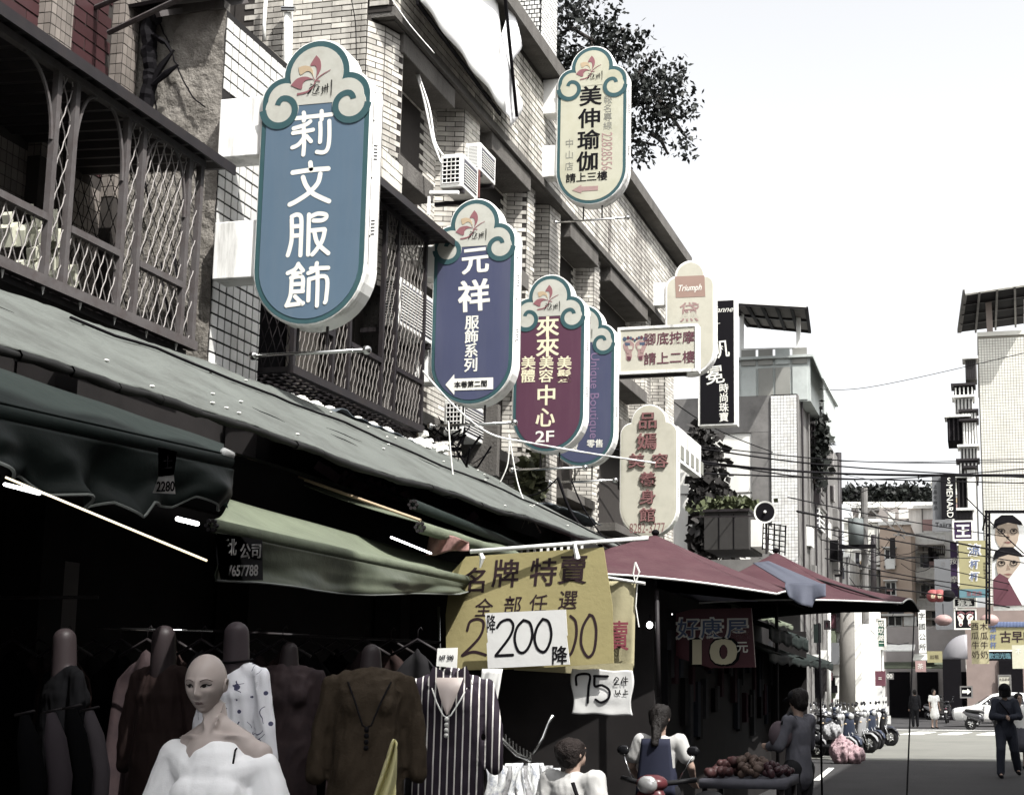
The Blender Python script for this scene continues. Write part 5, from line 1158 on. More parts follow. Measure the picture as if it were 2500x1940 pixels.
# bald mannequin with a face
def head_mesh(r, c, yaw, tilt, s, m):
    nu, nv = 96, 72; M = Matrix.Translation(c) @ Matrix.Rotation(yaw, 4, 'Z') @ Matrix.Rotation(tilt, 4, 'X')
    def G(x, z, x0, z0, sx, sz): return math.exp(-((x-x0)/sx)**2-((z-z0)/sz)**2)
    def surf(th, ph):
        z = -math.cos(ph); q = math.sin(ph); x = q*math.sin(th); y = -q*math.cos(th)
        X = x*(.0765 if z < 0 else .0765+.003*z)*(1+.05*max(0, z)); Y = y*.097; Z = z*.118; ZF = Z+.014
        if z < .1: t = (.1-z)/1.1; X *= 1-.36*t**1.35; Y = Y*(1-.30*t**1.6)-.006*t if y < 0 else Y*(1-.55*t)
        if y > 0 and z > -.3: Y *= 1.08; 
        f = 1 if y < 0 else 0; d = 0
        if f:
            w_ = min(1, -y*2.2); a = abs(X)
            d += .020*G(X, ZF, 0, -.022, .010, .017)+.011*G(X, ZF, 0, .002, .0075, .028)+.006*G(a, ZF, .011, -.028, .007, .008)
            d += -.012*G(a, ZF, .031, .013, .017, .011)+.0055*G(a, ZF, .031, .011, .013, .007)+.005*G(a, ZF, .030, .034, .022, .008)
            d += .0085*G(X, ZF, 0, -.053, .020, .0055)+.0095*G(X, ZF, 0, -.064, .015, .006)-.006*G(X, ZF, 0, -.0585, .024, .0026)-.003*G(X, ZF, 0, -.042, .004, .006)
            d += .009*G(X, ZF, 0, -.093, .016, .014)+.006*G(a, ZF, .042, -.015, .018, .018)-.004*G(X, ZF, 0, -.076, .02, .006)
            d *= w_
        return Vector((X*s, (Y-d)*s, Z*s))
    b = MB(); rings = [[tuple(surf(2*math.pi*i/nu, math.pi*(j+.35)/(nv))) for i in range(nu)] for j in range(nv)]; b.loft(rings)
    b.v = [tuple(M @ Vector(v)) for v in b.v]; o = bpy_local(b, 'head', m, r)
    def onface(x, z, off):
        # find th,ph for given x,z by search
        best = None
        for ph in np.linspace(.25, 2.9, 140):
            for th in np.linspace(-1.3, 1.3, 60):
                pass
            break
        return None
    # sampled lookup of the front surface
    pts = [(surf(th, ph)) for ph in np.linspace(.3, 2.9, 150) for th in np.linspace(-1.25, 1.25, 110)]
    A_ = np.array([tuple(p) for p in pts])
    def onf(x, z, off): z -= .014; k = np.argmin((A_[:, 0]-x*s)**2+(A_[:, 2]-z*s)**2); p = A_[k]; return M @ Vector((x*s, p[1]-off*s, z*s))
    def patch(name, poly, m_, off=.0012):
        b = MB(); cx = sum(p[0] for p in poly)/len(poly); cz = sum(p[1] for p in poly)/len(poly); n = len(poly)
        b.v = [tuple(onf(x, z, off)) for x, z in poly]+[tuple(onf((x+cx)/2, (z+cz)/2, off)) for x, z in poly]+[tuple(onf(cx, cz, off))]
        b.f = [(i, (i+1) % n, n+(i+1) % n, n+i) for i in range(n)]+[(n+i, n+(i+1) % n, 2*n) for i in range(n)]
        bpy_local(b, name, m_, r)
    mlip = mat('mannequin_lips', (.24, .15, .145), .4); mbrow = mat('painted_brow', (.10, .065, .06), .6); mwh = mat('painted_eye', (.30, .27, .26), .35)
    for e in (-1, 1):
        patch('eye', [(e*(.031+.0155*math.cos(t)), .011+.0058*math.sin(t)*(1 if math.sin(t) > 0 else .7)) for t in [k*math.pi/6 for k in range(12)]], mwh)
        patch('iris', [(e*(.030)-.003+.0075*math.cos(t), .0115+.0066*math.sin(t)) for t in [k*math.pi/6 for k in range(12)]], m_eye, .0018)
        L = smooth_line([(e*.0145, .008), (e*.022, .0165), (e*.033, .018), (e*.044, .014), (e*.051, .017)], 4); rb_ = MB(); rb_.tube([onf(p.x, p.y, .001) for p in L], .0024*s, 5); bpy_local(rb_, 'eyeliner', m_eye, r)
        L = smooth_line([(e*.014, .030), (e*.026, .036), (e*.040, .037), (e*.054, .029)], 4); rb_ = MB(); rb_.tube([onf(p.x, p.y, .0) for p in L], [.0026*s*(1-.6*k/len(L)) for k in range(len(L))], 5); bpy_local(rb_, 'eyebrow', mbrow, r)
        b = MB(); c_ = M @ Vector((e*.073*s, .012*s, -.005*s))
        for k in range(1):
            pts = [M @ (Vector((e*(.074+.006*math.sin(t)), .012+.017*math.cos(t), -.014+.031*math.sin(t)))*s) for t in [q*math.pi/7-.6 for q in range(11)]]; b.tube(pts, [.005*s]*11, 7)
            b.ell(M @ (Vector((e*.071, .014, -.016))*s), .006*s, .013*s, .022*s, 8, 6)
        bpy_local(b, 'ear', m, r)
    patch('lips', [(-.021, -.058), (-.012, -.052), (-.004, -.0495), (0, -.051), (.004, -.0495), (.012, -.052), (.021, -.058), (.012, -.066), (0, -.0685), (-.012, -.066)], mlip, .0006)
    return o
YB = 5.15
hc = at(503, 1668, Y=YB)
mq = thing('mannequin', 'bald mannequin with painted eyes in a white off-shoulder top, closest to the camera', 'mannequin', (hc.x+.02, hc.y, 0))
def loc(v): return Vector(v)-Vector((hc.x+.02, hc.y, 0))
hz = hc.z; head_mesh(mq, Vector((-.02, 0, hz)), R(9), R(5), 1.0, m_man)
hb = hz+.058
b = MB(); capsule(b, (.000, .040, hz-.10), (.02, .03, hb-.25), .045, .052, 16); capsule(b, (.02, .03, hb-.24), (.02, .03, hb-.36), .055, .10, 16, .8)
for e in (-1, 1):
    capsule(b, (.03+e*.04, .035, hb-.275), (.04+e*.175, .03, hb-.335), .048, .048, 14, .9); capsule(b, (.04+e*.175, .03, hb-.335), (.04+e*.22, .02, hb-.62), .05, .04)
    b.tube([(.02+e*.015, -.028, hb-.262), (.02+e*.07, -.030, hb-.258), (.02+e*.15, .0, hb-.268)], [.006, .007, .005], 7)
    b.tube([(.02+e*.05, .0, hb-.13), (.02+e*.03, -.02, hb-.20), (.02+e*.012, -.028, hb-.262)], [.007, .007, .006], 7)
capsule(b, (.02, .02, hb-.36), (.02, .0, hb-.50), .13, .14, 16, .72); capsule(b, (.02, .02, hb-.5), (.02, .0, hb-.75), .13, .12, 16, .75)
for e in (-1, 1): capsule(b, (.02, .035, hb-.21), (.03+e*.12, .03, hb-.29), .036, .042, 14)
blob(b, 'torso', m_man, mq, .009, 4)
m_top = mat('white_jersey', (.80, .80, .81), .85, .04, 3, bump=.12, bscale=160)
def g_top():
    g = MB(); z0 = hb-.37; c = .045
    capsule(g, (c, .01, z0-.04), (c, 0, z0-.16), .150, .180, 18, .75); capsule(g, (c, 0, z0-.16), (c, 0, z0-.50), .18, .18, 18, .78)
    for e in (-1, 1):
        zz_ = z0+(.030 if e < 0 else -.020); capsule(g, (c+e*.18, .02, zz_), (c+e*.06, .0, z0-.05), .062, .10, 14); capsule(g, (c+e*.195, .02, zz_-.005), (c+e*.305, 0, z0-.42), .070, .115, 14, .8); g.ell((c+e*.065, -.075, z0-.13), .09, .06, .09, 14, 10)
    return g
o = blob(g_top(), 'top', m_top, mq, .008, 4, .009, 7)
# scalloped gathered neckline
pts = []
for k in range(60):
    t = 2*math.pi*k/59; rx, ry = .160, .095; x = .042+rx*math.cos(t); y = .0+.01-ry*math.sin(t)
    z_ = hb-.322+(-.016*math.sin(t) if math.sin(t) > 0 else .02)-.020*math.cos(t)+.003*math.sin(t*13); pts.append((x, y, z_))
MB_local(mq, 'strap', m_black, lambda b: b.tube([(.15, -.06, hz-.31), (.145, -.04, hz-.26), (.13, .01, hz-.245)], .004, 5))
MB_local(mq, 'stand', m_dark, lambda q: q.tube([(.02, 0, 0), (.02, 0, hz-.7)], .018, 8))
# hanging clothes on the back rail
for k in range(16):
    u = 30+k*66; y = 7.7+.25*math.sin(k*2.3)+(.9 if u > 700 else 0); c = at(u, 1560, Y=y); r = thing('hanging_garment', '', 'garment', tuple(c))
    r['label'] = ['dark jacket', 'charcoal dress', 'black coat', 'dull plum blouse'][k % 4]+' on a hanger, '+['first', 'second', 'third', 'fourth', 'fifth', 'sixth', 'seventh', 'eighth', 'ninth', 'tenth', 'eleventh', 'twelfth', 'thirteenth', 'fourteenth', 'fifteenth', 'last'][k]+' from the left on the rear rail'
    mm_ = (m_blk, m_dusk, m_brn, mat('dull_grey_cloth', (.014, .013, .015), .9))[k % 4]
    MB_local(r, 'cloth', mm_, lambda b: b.grid(lambda i, j: ((i-.5)*(.36+.12*j)*(1 if j > .1 else .55+j*4.5), .04*math.sin(i*14+k)*(j+.3), -.06-.10*abs(i-.5)*2*(1-j)-j*1.0), 16, 12), True, .01)
    MB_local(r, 'hanger', m_dark, lambda b: (b.tube([(-.18, 0, -.10), (0, 0, 0), (.18, 0, -.10)], .010, 6), b.tube([(0, 0, 0), (0, 0, .06), (.02, 0, .08), (.03, 0, .06)], .003, 5)))
for k, (u, v, y, mm_) in enumerate(((60, 1745, 5.6, m_blk), (125, 1740, 5.7, mat('plum_grey_cloth', (.06, .045, .055), .8, .2, 5)), (175, 1730, 5.8, m_blk), (218, 1735, 5.9, mat('ash_cloth', (.08, .065, .075), .8, .2, 5)))):
    c = at(u, v, Y=y); r = thing('hanging_garment', ['black sleeve hanging', 'grey plum sleeve hanging', 'dark top hanging', 'ash grey sleeve hanging'][k]+' low at the far left below the black clad form', 'garment', tuple(c))
    MB_local(r, 'cloth', mm_, lambda b: b.tube([(0, 0, 0), (.03, 0, -.12), (.06, .01, -.28), (.07, 0, -.6)], [.02, .05, .055, .05], 10)); MB_local(r, 'hanger', m_dark, lambda b: b.tube([(-.05, 0, 0), (.05, 0, .02)], .006, 5))
# curved display rail with pegs and bright patterned clothes
b = MB(); dr = thing('curved_rail', 'curved chrome display rail with little pegs behind the woman', 'rail', tuple(at(1270, 1840, Y=9.0)))
crv = [at(1200, 1775, Y=8.8), at(1235, 1815, Y=8.85), at(1260, 1840, Y=8.9), at(1295, 1855, Y=9.0)]
b.tube(crv, .014, 8); b.tube([at(1300, 1840, Y=9.1), at(1325, 1800, Y=9.15), at(1338, 1765, Y=9.2), at(1350, 1745, Y=9.2)], .012, 8); b.build('rail', m_steel, dr, True)
for k in range(12):
    t = k/11; p = crv[0].lerp(crv[-1], t)+Vector((0, 0, -.025*math.sin(t*3.1))); MB().tube([p, p+Vector((0, -.01, .055))], .006, 6).build('peg', m_steel, dr)
m_pat = mat('blue_white_pattern', (.55, .56, .55), .7, .2, 10, dirt=1, dcol=(.06, .10, .22), dscale=22); m_pat2 = mat('grey_pattern', (.35, .35, .36), .7, .3, 20, dirt=1, dcol=(.02, .02, .02), dscale=30)
for k in range(9):
    u = 1205+k*17; c = at(u, 1862+(k % 3)*6, Y=8.75+.05*k); r = thing('hanging_shirt', ['blue and white patterned shirt', 'grey patterned shirt', 'white printed shirt'][k % 3]+' on the curved rail, '+['first', 'second', 'third', 'fourth', 'fifth', 'sixth', 'seventh', 'eighth', 'ninth'][k]+' from the striped form', 'shirt', tuple(c))
    MB_local(r, 'cloth', (m_pat, m_pat2, m_pat)[k % 3], lambda b: b.grid(lambda i, j: (.02*math.sin(j*9+k)+(i-.5)*.09, .10*(i-.5)+.02*math.sin(i*12+j*4), -.55*j), 8, 14), True, .008)
# ---------------------------------------------------------------- people
m_shirtw = mat('white_shirt', (.44, .435, .42), .85, .06, 6, bump=.12, bscale=160); m_apr = mat('navy_apron', (.022, .026, .055), .8, .15, 5); m_navyc = mat('dark_navy_cloth', (.03, .035, .055), .85, .2, 8, bump=.3, bscale=30)
m_greyc = mat('grey_blue_checked', (.10, .10, .125), .85, .3, 20); m_darkc = mat('charcoal_cloth', (.012, .012, .015), .9)
hairb = mat('brown_black_hair', (.022, .014, .012), .6, .5, 30, bump=.8, bscale=90)
def put(label, headTop, Y, rz, H, **k):
    p = at(*headTop, Y=Y); kk = H/1.7; return person(label, (p.x, Y, p.z-1.70*kk), rz, H, **k)
pw = at(1400, 1790, Y=8.8)
w1 = person('woman with short dark hair in a white blouse, back turned, at the bottom', (pw.x, 8.8, pw.z-1.66), R(165), 1.62, garments=[('blouse', ('torso', 'short', 'hem'), .018, m_shirtw, .012), ('trousers', ('legs',), .0, m_darkc, .006), ('shoes', ('shoe',), 0, m_black, 0)], hairm=hairb, hyaw=R(-20), htilt=R(-8), vox=.012)
w1.location.z = 0; w1.scale = (1, 1, (pw.z)/1.66)
sm = MB_local(w1, 'bag_strap', m_black, lambda b: b.tube([(-.10, .165, 1.30), (-.14, .175, 1.20), (-.16, .17, 1.05)], .013, 6)); 
a1_ = at(1612, 1712, Y=11.5)
w2 = person('person in a navy apron over a white top bending over the stall', (a1_.x, 11.5, 0), R(178), 1.62, J=dict(el=(-.27, -.03, 1.14), er=(.27, -.03, 1.14), wl=(-.25, -.22, 1.0), wr=(.25, -.22, 1.0)), garments=[('shirt', ('torso', 'short'), .010, m_shirtw, .008), ('apron', ('hem',), .02, m_apr, .008), ('trousers', ('legs',), .0, m_darkc, .006), ('shoes', ('shoe',), 0, m_black, 0)], htilt=R(20), long_hair=True)
w2.scale = (1, 1, a1_.z/1.66)
MB_local(w2, 'apron_back', m_apr, lambda b: (b.grid(lambda i, j: ((i-.5)*(.24+.10*j), .125+.035*math.cos((i-.5)*2.4), 1.34-j*.5), 10, 8)), True, .012)
c1_ = at(1948, 1677, Y=14)
w3 = person('person in a dark cap and grey blue shirt standing under the far canopy', (c1_.x, 14, 0), R(-120), 1.66, J=dict(el=(-.24, -.05, 1.13), er=(.24, -.05, 1.13), wl=(-.18, -.25, 1.12), wr=(.15, -.25, 1.12)), garments=[('shirt', ('torso', 'sleeve', 'hem'), .014, m_greyc, .010), ('trousers', ('legs',), .012, m_darkc, .006), ('shoes', ('shoe',), 0, m_black, 0)], cap=m_darkc, htilt=R(10))
w3.scale = (1, 1, c1_.z/1.68)
bp = thing('backpack', 'small dusky backpack worn on the front by the capped person', 'backpack', (c1_.x-.16, 13.86, 1.20)); MB_local(bp, 'bag', mat('dusky_bag', (.10, .07, .085), .8, .2, 8), lambda b: b.ell((0, 0, 0), .12, .08, .14, 16, 12)); MB_local(bp, 'strap', m_darkc, lambda b: b.tube([(.02, -.06, .1), (.10, -.02, .22), (.16, .08, .12)], .018, 6))
h1_ = at(2452, 1690, Y=27.5)
w4 = person('person in a dark rain suit and helmet walking at right, looking down', (h1_.x, 27.3, 0), R(8), 1.72, J=dict(wl=(-.06, -.24, 1.10), wr=(.06, -.24, 1.10), el=(-.25, -.06, 1.12), er=(.25, -.06, 1.12), kl=(-.13, -.18, .51), kr=(.15, .04, .50), al=(-.15, -.20, .08), ar=(.24, .24, .12)), garments=[('jacket', ('torso', 'sleeve', 'hem'), .022, m_navyc, .014), ('trousers', ('legs',), .018, m_navyc, .014), ('shoes', ('shoe',), 0, m_black, 0)], helmet=m_black, htilt=R(18))
MB_local(w4, 'sling_strap', m_black, lambda b: b.tube([(-.12, -.13, 1.40), (0, -.175, 1.25), (.13, -.15, 1.05)], .014, 6))
pt_ = mat('white_dress_cloth', (.6, .6, .57), .8, .1, 8)
p_ = at(2296, 1765, Y=58); person('person in white clothes standing beside the white car', (p_.x-.3, 60, 0), R(30), 1.62, garments=[('dress', ('torso', 'short', 'skirt'), .02, pt_, .02), ('shoes', ('shoe',), 0, m_black, 0)], vox=.02)
person('dark clad person just behind the one in white', (p_.x-1.15, 61, 0), R(200), 1.6, garments=[('coat', ('torso', 'sleeve', 'hem'), .02, m_darkc, .01), ('trousers', ('legs',), .01, m_darkc, 0)], vox=.02)
person('pale clad person half hidden by the walking helmeted person', (h1_.x+.32, 30, 0), R(20), 1.55, garments=[('shirt', ('torso', 'short'), .015, pt_, .01), ('shorts', ('skirt',), .0, m_greyc, 0), ('shoes', ('shoe',), 0, m_darkc, 0)], vox=.02)
# ================================================================ scooters
m_tyre = mat('tyre_rubber', (.018, .018, .019), .85); m_seat = mat('seat_vinyl', (.02, .02, .022), .45); m_chrome = mat('chrome', (.6, .6, .6), .15, metal=1); m_lens = mat('headlamp_lens', (.5, .5, .5), .08, .3, 30, metal=.6)
def scooter(label, body, loc_, group=None, detail=True):
    "step-through scooter pointing to -Y, wheels on z=0"
    r = thing('parked_scooter', label, 'scooter', loc_, group)
    for y in (-.62, .58):
        w_ = MB_local(r, 'wheel', m_tyre, lambda b: b.loft([[(x, y+rr*math.cos(t), .24+rr*math.sin(t)) for t in [q*math.pi/10 for q in range(20)]] for x, rr in ((-.045, .15), (-.05, .22), (-.02, .245), (.02, .245), (.05, .22), (.045, .15))], False))
        MB_local(w_, 'rim', m_chrome, lambda b: [b.bar((0, y, .24), (0, y+.16*math.cos(q*math.pi*2/5), .24+.16*math.sin(q*math.pi*2/5)), .03, .03) for q in range(5)]+[b.ell((0, y, .24), .06, .05, .05, 10, 6)])
    def shell(secs):
        def f(b):
            b.loft([[(w*math.cos(t)*(.5 if w else 0)*2, y+dy*math.sin(t)*0, z+h*math.sin(t)) for t in [q*math.pi/8 for q in range(16)]] for y, z, w, h, dy in secs])
        return f
    MB_local(r, 'front_shield', body, lambda b: b.loft([[(w*math.cos(t), y+d*math.sin(t), z) for t in [q*math.pi/8 for q in range(16)]] for z, y, w, d in ((.30, -.36, .10, .05), (.42, -.38, .17, .07), (.60, -.40, .20, .08), (.78, -.43, .17, .08), (.90, -.45, .12, .07), (.97, -.44, .08, .05))]))
    MB_local(r, 'front_fender', body, lambda b: b.loft([[(w*math.cos(t), -.62+.28*math.cos(a)+.0*math.sin(t), .24+.28*math.sin(a)+.025*math.sin(t)) for t in [q*math.pi/6 for q in range(12)]] for a, w in ((.2, .03), (.7, .07), (1.3, .08), (1.9, .08), (2.5, .06), (2.9, .03))]))
    MB_local(r, 'floorboard', m_seat, lambda b: b.box(-.14, .14, -.34, .08, .28, .33))
    MB_local(r, 'rear_body', body, shell(((.05, .46, .10, .12, 0), (.2, .52, .15, .16, 0), (.5, .58, .16, .15, 0), (.72, .66, .12, .10, 0), (.86, .72, .05, .05, 0))))
    MB_local(r, 'seat', m_seat, shell(((.02, .70, .09, .05, 0), (.15, .74, .14, .06, 0), (.45, .76, .14, .06, 0), (.72, .80, .12, .055, 0), (.80, .80, .06, .03, 0))))
    MB_local(r, 'fork', m_chrome, lambda b: (b.tube([(-.06, -.62, .24), (-.06, -.45, .62)], .018, 6), b.tube([(.06, -.62, .24), (.06, -.45, .62)], .018, 6)))
    h = MB_local(r, 'handlebar', m_seat, lambda b: b.tube([(-.32, -.30, 1.02), (-.18, -.38, 1.0), (0, -.42, .98), (.18, -.38, 1.0), (.32, -.30, 1.02)], .022, 7))
    MB_local(r, 'cowl', body, lambda b: b.ell((0, -.43, .99), .13, .10, .075, 14, 8))
    MB_local(r, 'headlight', m_lens, lambda b: b.ell((0, -.515, .985), .085, .045, .075, 14, 8))
    for s in (-1, 1):
        MB_local(h, 'mirror', m_glass, lambda b: b.ell((s*.30, -.33, 1.25), .055, .015, .045, 10, 6)); MB_local(r, 'mirror_stem', m_chrome, lambda b: b.tube([(s*.20, -.37, 1.02), (s*.26, -.35, 1.14), (s*.30, -.33, 1.22)], .007, 5))
        MB_local(r, 'turn_signal', m_tan, lambda b: b.ell((s*.13, -.46, .80), .04, .03, .025, 8, 6))
    MB_local(r, 'tail_light', m_fred, lambda b: b.ell((0, .87, .70), .06, .03, .035, 8, 6)); MB_local(r, 'exhaust', m_chrome, lambda b: b.tube([(.13, .3, .25), (.15, .55, .27), (.15, .85, .33)], [.03, .05, .05], 8)); MB_local(r, 'plate', m_whitec, lambda b: b.box(-.07, .07, .90, .91, .50, .60))
    return r
bodies = [mat('scooter_black', (.015, .015, .018), .2), mat('scooter_white', (.30, .30, .31), .25), mat('scooter_blue', (.03, .04, .07), .25), mat('scooter_silver', (.10, .10, .11), .3, metal=.5)]
hp = at(1614, 1915, Y=10.6)
rs = scooter('red scooter with a round headlight at the bottom below the navy apron', mat('scooter_red', (.12, .02, .026), .3), (hp.x, 11.1, hp.z-.985)); rs.rotation_euler = (0, 0, R(-12)); rs.location.z = 0; rs.scale = (1, 1, hp.z/.985)
protos = [scooter(['glossy black scooter', 'white scooter', 'dark blue scooter', 'dark grey scooter'][k]+' in the parked row, '+['nearest the pink bags', 'second from the pink bags', 'third from the pink bags', 'fourth from the pink bags'][k], bodies[k], (0, 0, 0), 'scooters parked in a row at the roadside') for k in range(4)]
P0 = dd(1835, 1612, Z=0)
spots = [(-3.75+.035*k+.16*math.sin(k*3.7), 33.2+k*.92+.15*math.sin(k*5), R(60+16*math.sin(k*2.3))) for k in range(12)]+[(-4.55+.06*k+.1*math.sin(k*2), 34.2+k*1.1, R(70+20*math.sin(k*1.7))) for k in range(6)]
ords = ['fifth', 'sixth', 'seventh', 'eighth', 'ninth', 'tenth', 'eleventh', 'farthest']
for k, (x, y, a) in enumerate(spots):
    if k < 4: protos[k].location = (x, y, 0); protos[k].rotation_euler = (0, 0, a)
    else: place(protos[(k*3+1) % 4], (x, y, 0), a, ['black', 'white', 'dark blue', 'dark grey'][(k*3+1) % 4]+' scooter in the '+('parked row, '+ords[k-4] if k < 12 else 'rear row, '+['nearest', 'second', 'third', 'fourth', 'fifth', 'farthest'][k-12])+' from the pink bags')
for k, (x, y, a) in enumerate(((-5.0, 41, 1.2), (-5.3, 43.2, 1.4), (-5.1, 46, 1.1), (-5.4, 49, 1.5), (-1.75, 69.5, 3.1), (-2.3, 76, 1.3), (-1.1, 77, 1.2), (.1, 77.5, 1.5))): place(protos[k % 4], (x, y, 0), a, ['black', 'white', 'dark blue', 'dark grey'][k % 4]+[' scooter behind the parked row beside the concrete pole', ' scooter tucked behind the parked row', ' scooter behind the row near the pale wall', ' scooter at the far end behind the row', ' scooter ridden away across the junction', ' scooter parked across the junction, leftmost', ' scooter parked across the junction, middle', ' scooter parked across the junction beside the white clad person'][k])
place(protos[3], (dd(2120, 1550, Z=0).x-.4, 57.5, 0), R(70), 'silver and black scooter in front of the white car')
# pink bags
m_bag = mat('pink_plastic_bag', (.42, .25, .28), .3, .4, 9, bump=1.2, bscale=22, dirt=.5, dcol=(.6, .45, .45), dscale=9)
for k, (u, v, w_, h_, l) in enumerate(((1797, 1622, .30, .62, 'larger pink plastic bag of rubbish beside the scooters'), (1825, 1620, .24, .42, 'smaller pink plastic bag of rubbish beside the scooters'), (1775, 1570, .22, .40, 'grey clear plastic bag on top beside the pink bags'))):
    p = dd(u, v, Y=31.5); p.z = 0 if k < 2 else .52; g = MB(); g.ell((0, 0, h_*.45), w_, w_*.8, h_*.5, 14, 10); g.ell((0, 0, h_*.85), w_*.4, w_*.4, h_*.2, 10, 8)
    t = thing('rubbish_bag', l, 'bag', tuple(p)); blob(g, 'bag', m_bag if k < 2 else m_pat2, t, .018, 1, .055, 10)
# fruit stall
ft = thing('fruit_tray', 'low tray table heaped with reddish fruit under the canopy', 'table', (at(1830, 1905, Y=12.6).x, 12.6, 0))
zt = at(1830, 1902, Y=12.2).z; MB_local(ft, 'tray', m_greyc, lambda b: b.box(-.38, .38, -.4, .5, zt-.08, zt)); 
for sx in (-.34, .34):
    for sy in (-.35, .45): MB_local(ft, 'leg', m_dark, lambda b: b.box(sx-.02, sx+.02, sy-.02, sy+.02, 0, zt-.08))
fm = [mat('red_apple', (.07, .024, .024), .5, .4, 20), mat('peach', (.10, .06, .045), .6, .4, 20), mat('dark_plum', (.05, .018, .024), .35, .3, 20)]
fme = []
for m_ in fm:
    b = MB().ell((0, 0, 0), .042, .042, .038, 10, 8); me = bpy.data.meshes.new('fruit'); me.from_pydata(b.v, [], b.f); me.materials.append(m_); me.polygons.foreach_set('use_smooth', [True]*len(me.polygons)); fme.append(me)
for k in range(130):
    x = random.uniform(-.34, .34); y = random.uniform(-.35, .4); hgt = max(0, .16*(1-(x/.38)**2)*(1-abs(y)/.5))*random.random()
    o = bpy.data.objects.new('fruit', fme[0 if x < -.10 else (1 if x < .16 else 2)]); COL.objects.link(o); o.location = (ft.location.x+x, ft.location.y+y, zt+.038+hgt); o.scale = (random.uniform(.75, 1.15), random.uniform(.8, 1.15), random.uniform(.7, 1.05)); o.rotation_euler = (random.random()*3, random.random()*3, 0); tag(o, ['round red fruit', 'orange pink fruit', 'dark plum coloured fruit'][0 if x < -.10 else (1 if x < .16 else 2)]+' lying in the heap on the tray', 'fruit', 'fruit heaped on the tray')
# ================================================================ car
car = thing('white_car', 'white hatchback crossing behind the walking person, seen from its left side', 'car', (0, 0, 0))
m_car = mat('white_car_paint', (.68, .68, .66), .2, .03)
prof = [(-2.15, .35), (-2.2, .62), (-2.05, .80), (-1.25, .93), (-.55, 1.36), (.1, 1.47), (.9, 1.45), (1.55, 1.22), (2.0, .98), (2.12, .6), (2.08, .35)]
def carb(b):
    P = [Vector((x, z, 0)) for x, z in prof]; top = smooth_line([(p.x, p.y) for p in P], 4); rings = []
    for y, ins in ((-.84, .06), (-.82, .02), (-.6, 0), (.6, 0), (.82, .02), (.84, .06)):
        ring = []
        for p in top:
            k = max(0, (p.y-.9)/.6); ring.append((p.x*(1-ins*.1), y*(1-.20*k), p.y-ins*.4))
        ring += [(2.0, y, .28), (-2.1, y, .28)]; rings.append(ring)
    b.loft(rings)
MB_local(car, 'body', m_car, carb)
for s in (-1, 1):
    def sw(b, s=s):
        for q in ([(-1.0, .98), (-.52, 1.30), (.0, 1.38), (.0, .98)], [(.06, .98), (.06, 1.38), (.75, 1.37), (.85, .98)], [(.91, .99), (.82, 1.36), (1.35, 1.22), (1.55, 1.02)]):
            b.poly([(x, s*(.845*(1-.20*max(0, (z-.9)/.6))+.008), z) for x, z in q])
    MB_local(car, 'side_window', m_glass, sw, False)
    for x in (-1.35, 1.3):
        w_ = MB_local(car, 'wheel', m_tyre, lambda b: b.loft([[(x+rr*math.cos(t), s*yy, .31+rr*math.sin(t)) for t in [q*math.pi/12 for q in range(24)]] for yy, rr in ((.66, .2), (.66, .31), (.83, .315), (.86, .29), (.86, .22), (.80, .2))], True))
        MB_local(w_, 'rim', m_chrome, lambda b: [b.bar((x, s*.855, .31), (x+.215*math.cos(q*math.pi/3), s*.855, .31+.215*math.sin(q*math.pi/3)), .05, .02, (0, 1, 0)) for q in range(6)]+[b.tube([(x+.21*math.cos(q*math.pi/8), s*.855, .31+.21*math.sin(q*math.pi/8)) for q in range(17)], .02, 5, False)])
    MB_local(car, 'headlight', m_lens, lambda b: b.ell((-1.98, s*.6, .72), .14, .16, .07, 10, 6)); MB_local(car, 'wing_mirror', m_car, lambda b: b.ell((-.78, s*.95, 1.0), .06, .09, .06, 8, 6)); MB_local(car, 'tail_light', m_fred, lambda b: b.ell((2.03, s*.66, .85), .08, .12, .1, 8, 6))
    MB_local(car, 'door_handle', m_chrome, lambda b: b.box(.55, .72, s*.845-.012, s*.845+.012, .86, .885)); MB_local(car, 'door_seam', m_black, lambda b: (b.box(.02, .035, s*.846-.003, s*.846+.003, .38, .97), b.box(-.93, -.915, s*.846-.003, s*.846+.003, .45, .92)))
MB_local(car, 'windscreen', m_glass, lambda b: b.poly([(-1.20, -.66, .965), (-1.20, .66, .965), (-.60, .56, 1.355), (-.60, -.56, 1.355)]), False)
cp = dd(2035, 1545, Z=0); car.location = (cp.x+2.2, 63.5, 0); car.rotation_euler = (0, 0, R(4))

g = MB().grid(lambda i, j: tuple(at(905+60*i*(.25+.75*j)+55*(1-j)*.9, 1815+j*150-12*math.sin(i*3), Y=6.45+.03*math.sin(i*11+j*5))), 16, 20)  # added yellow sheet standing in for sunlight on the mustard knit
t = g.build('sunlit_patch_cloth', mat('painted_sunlight_yellow', (.62, .57, .22), .8, .1, 5), None, True, solid=.006); tag(t, 'yellow cloth added for the sunlit patch at the lower right of the mustard brown knit', 'cloth')
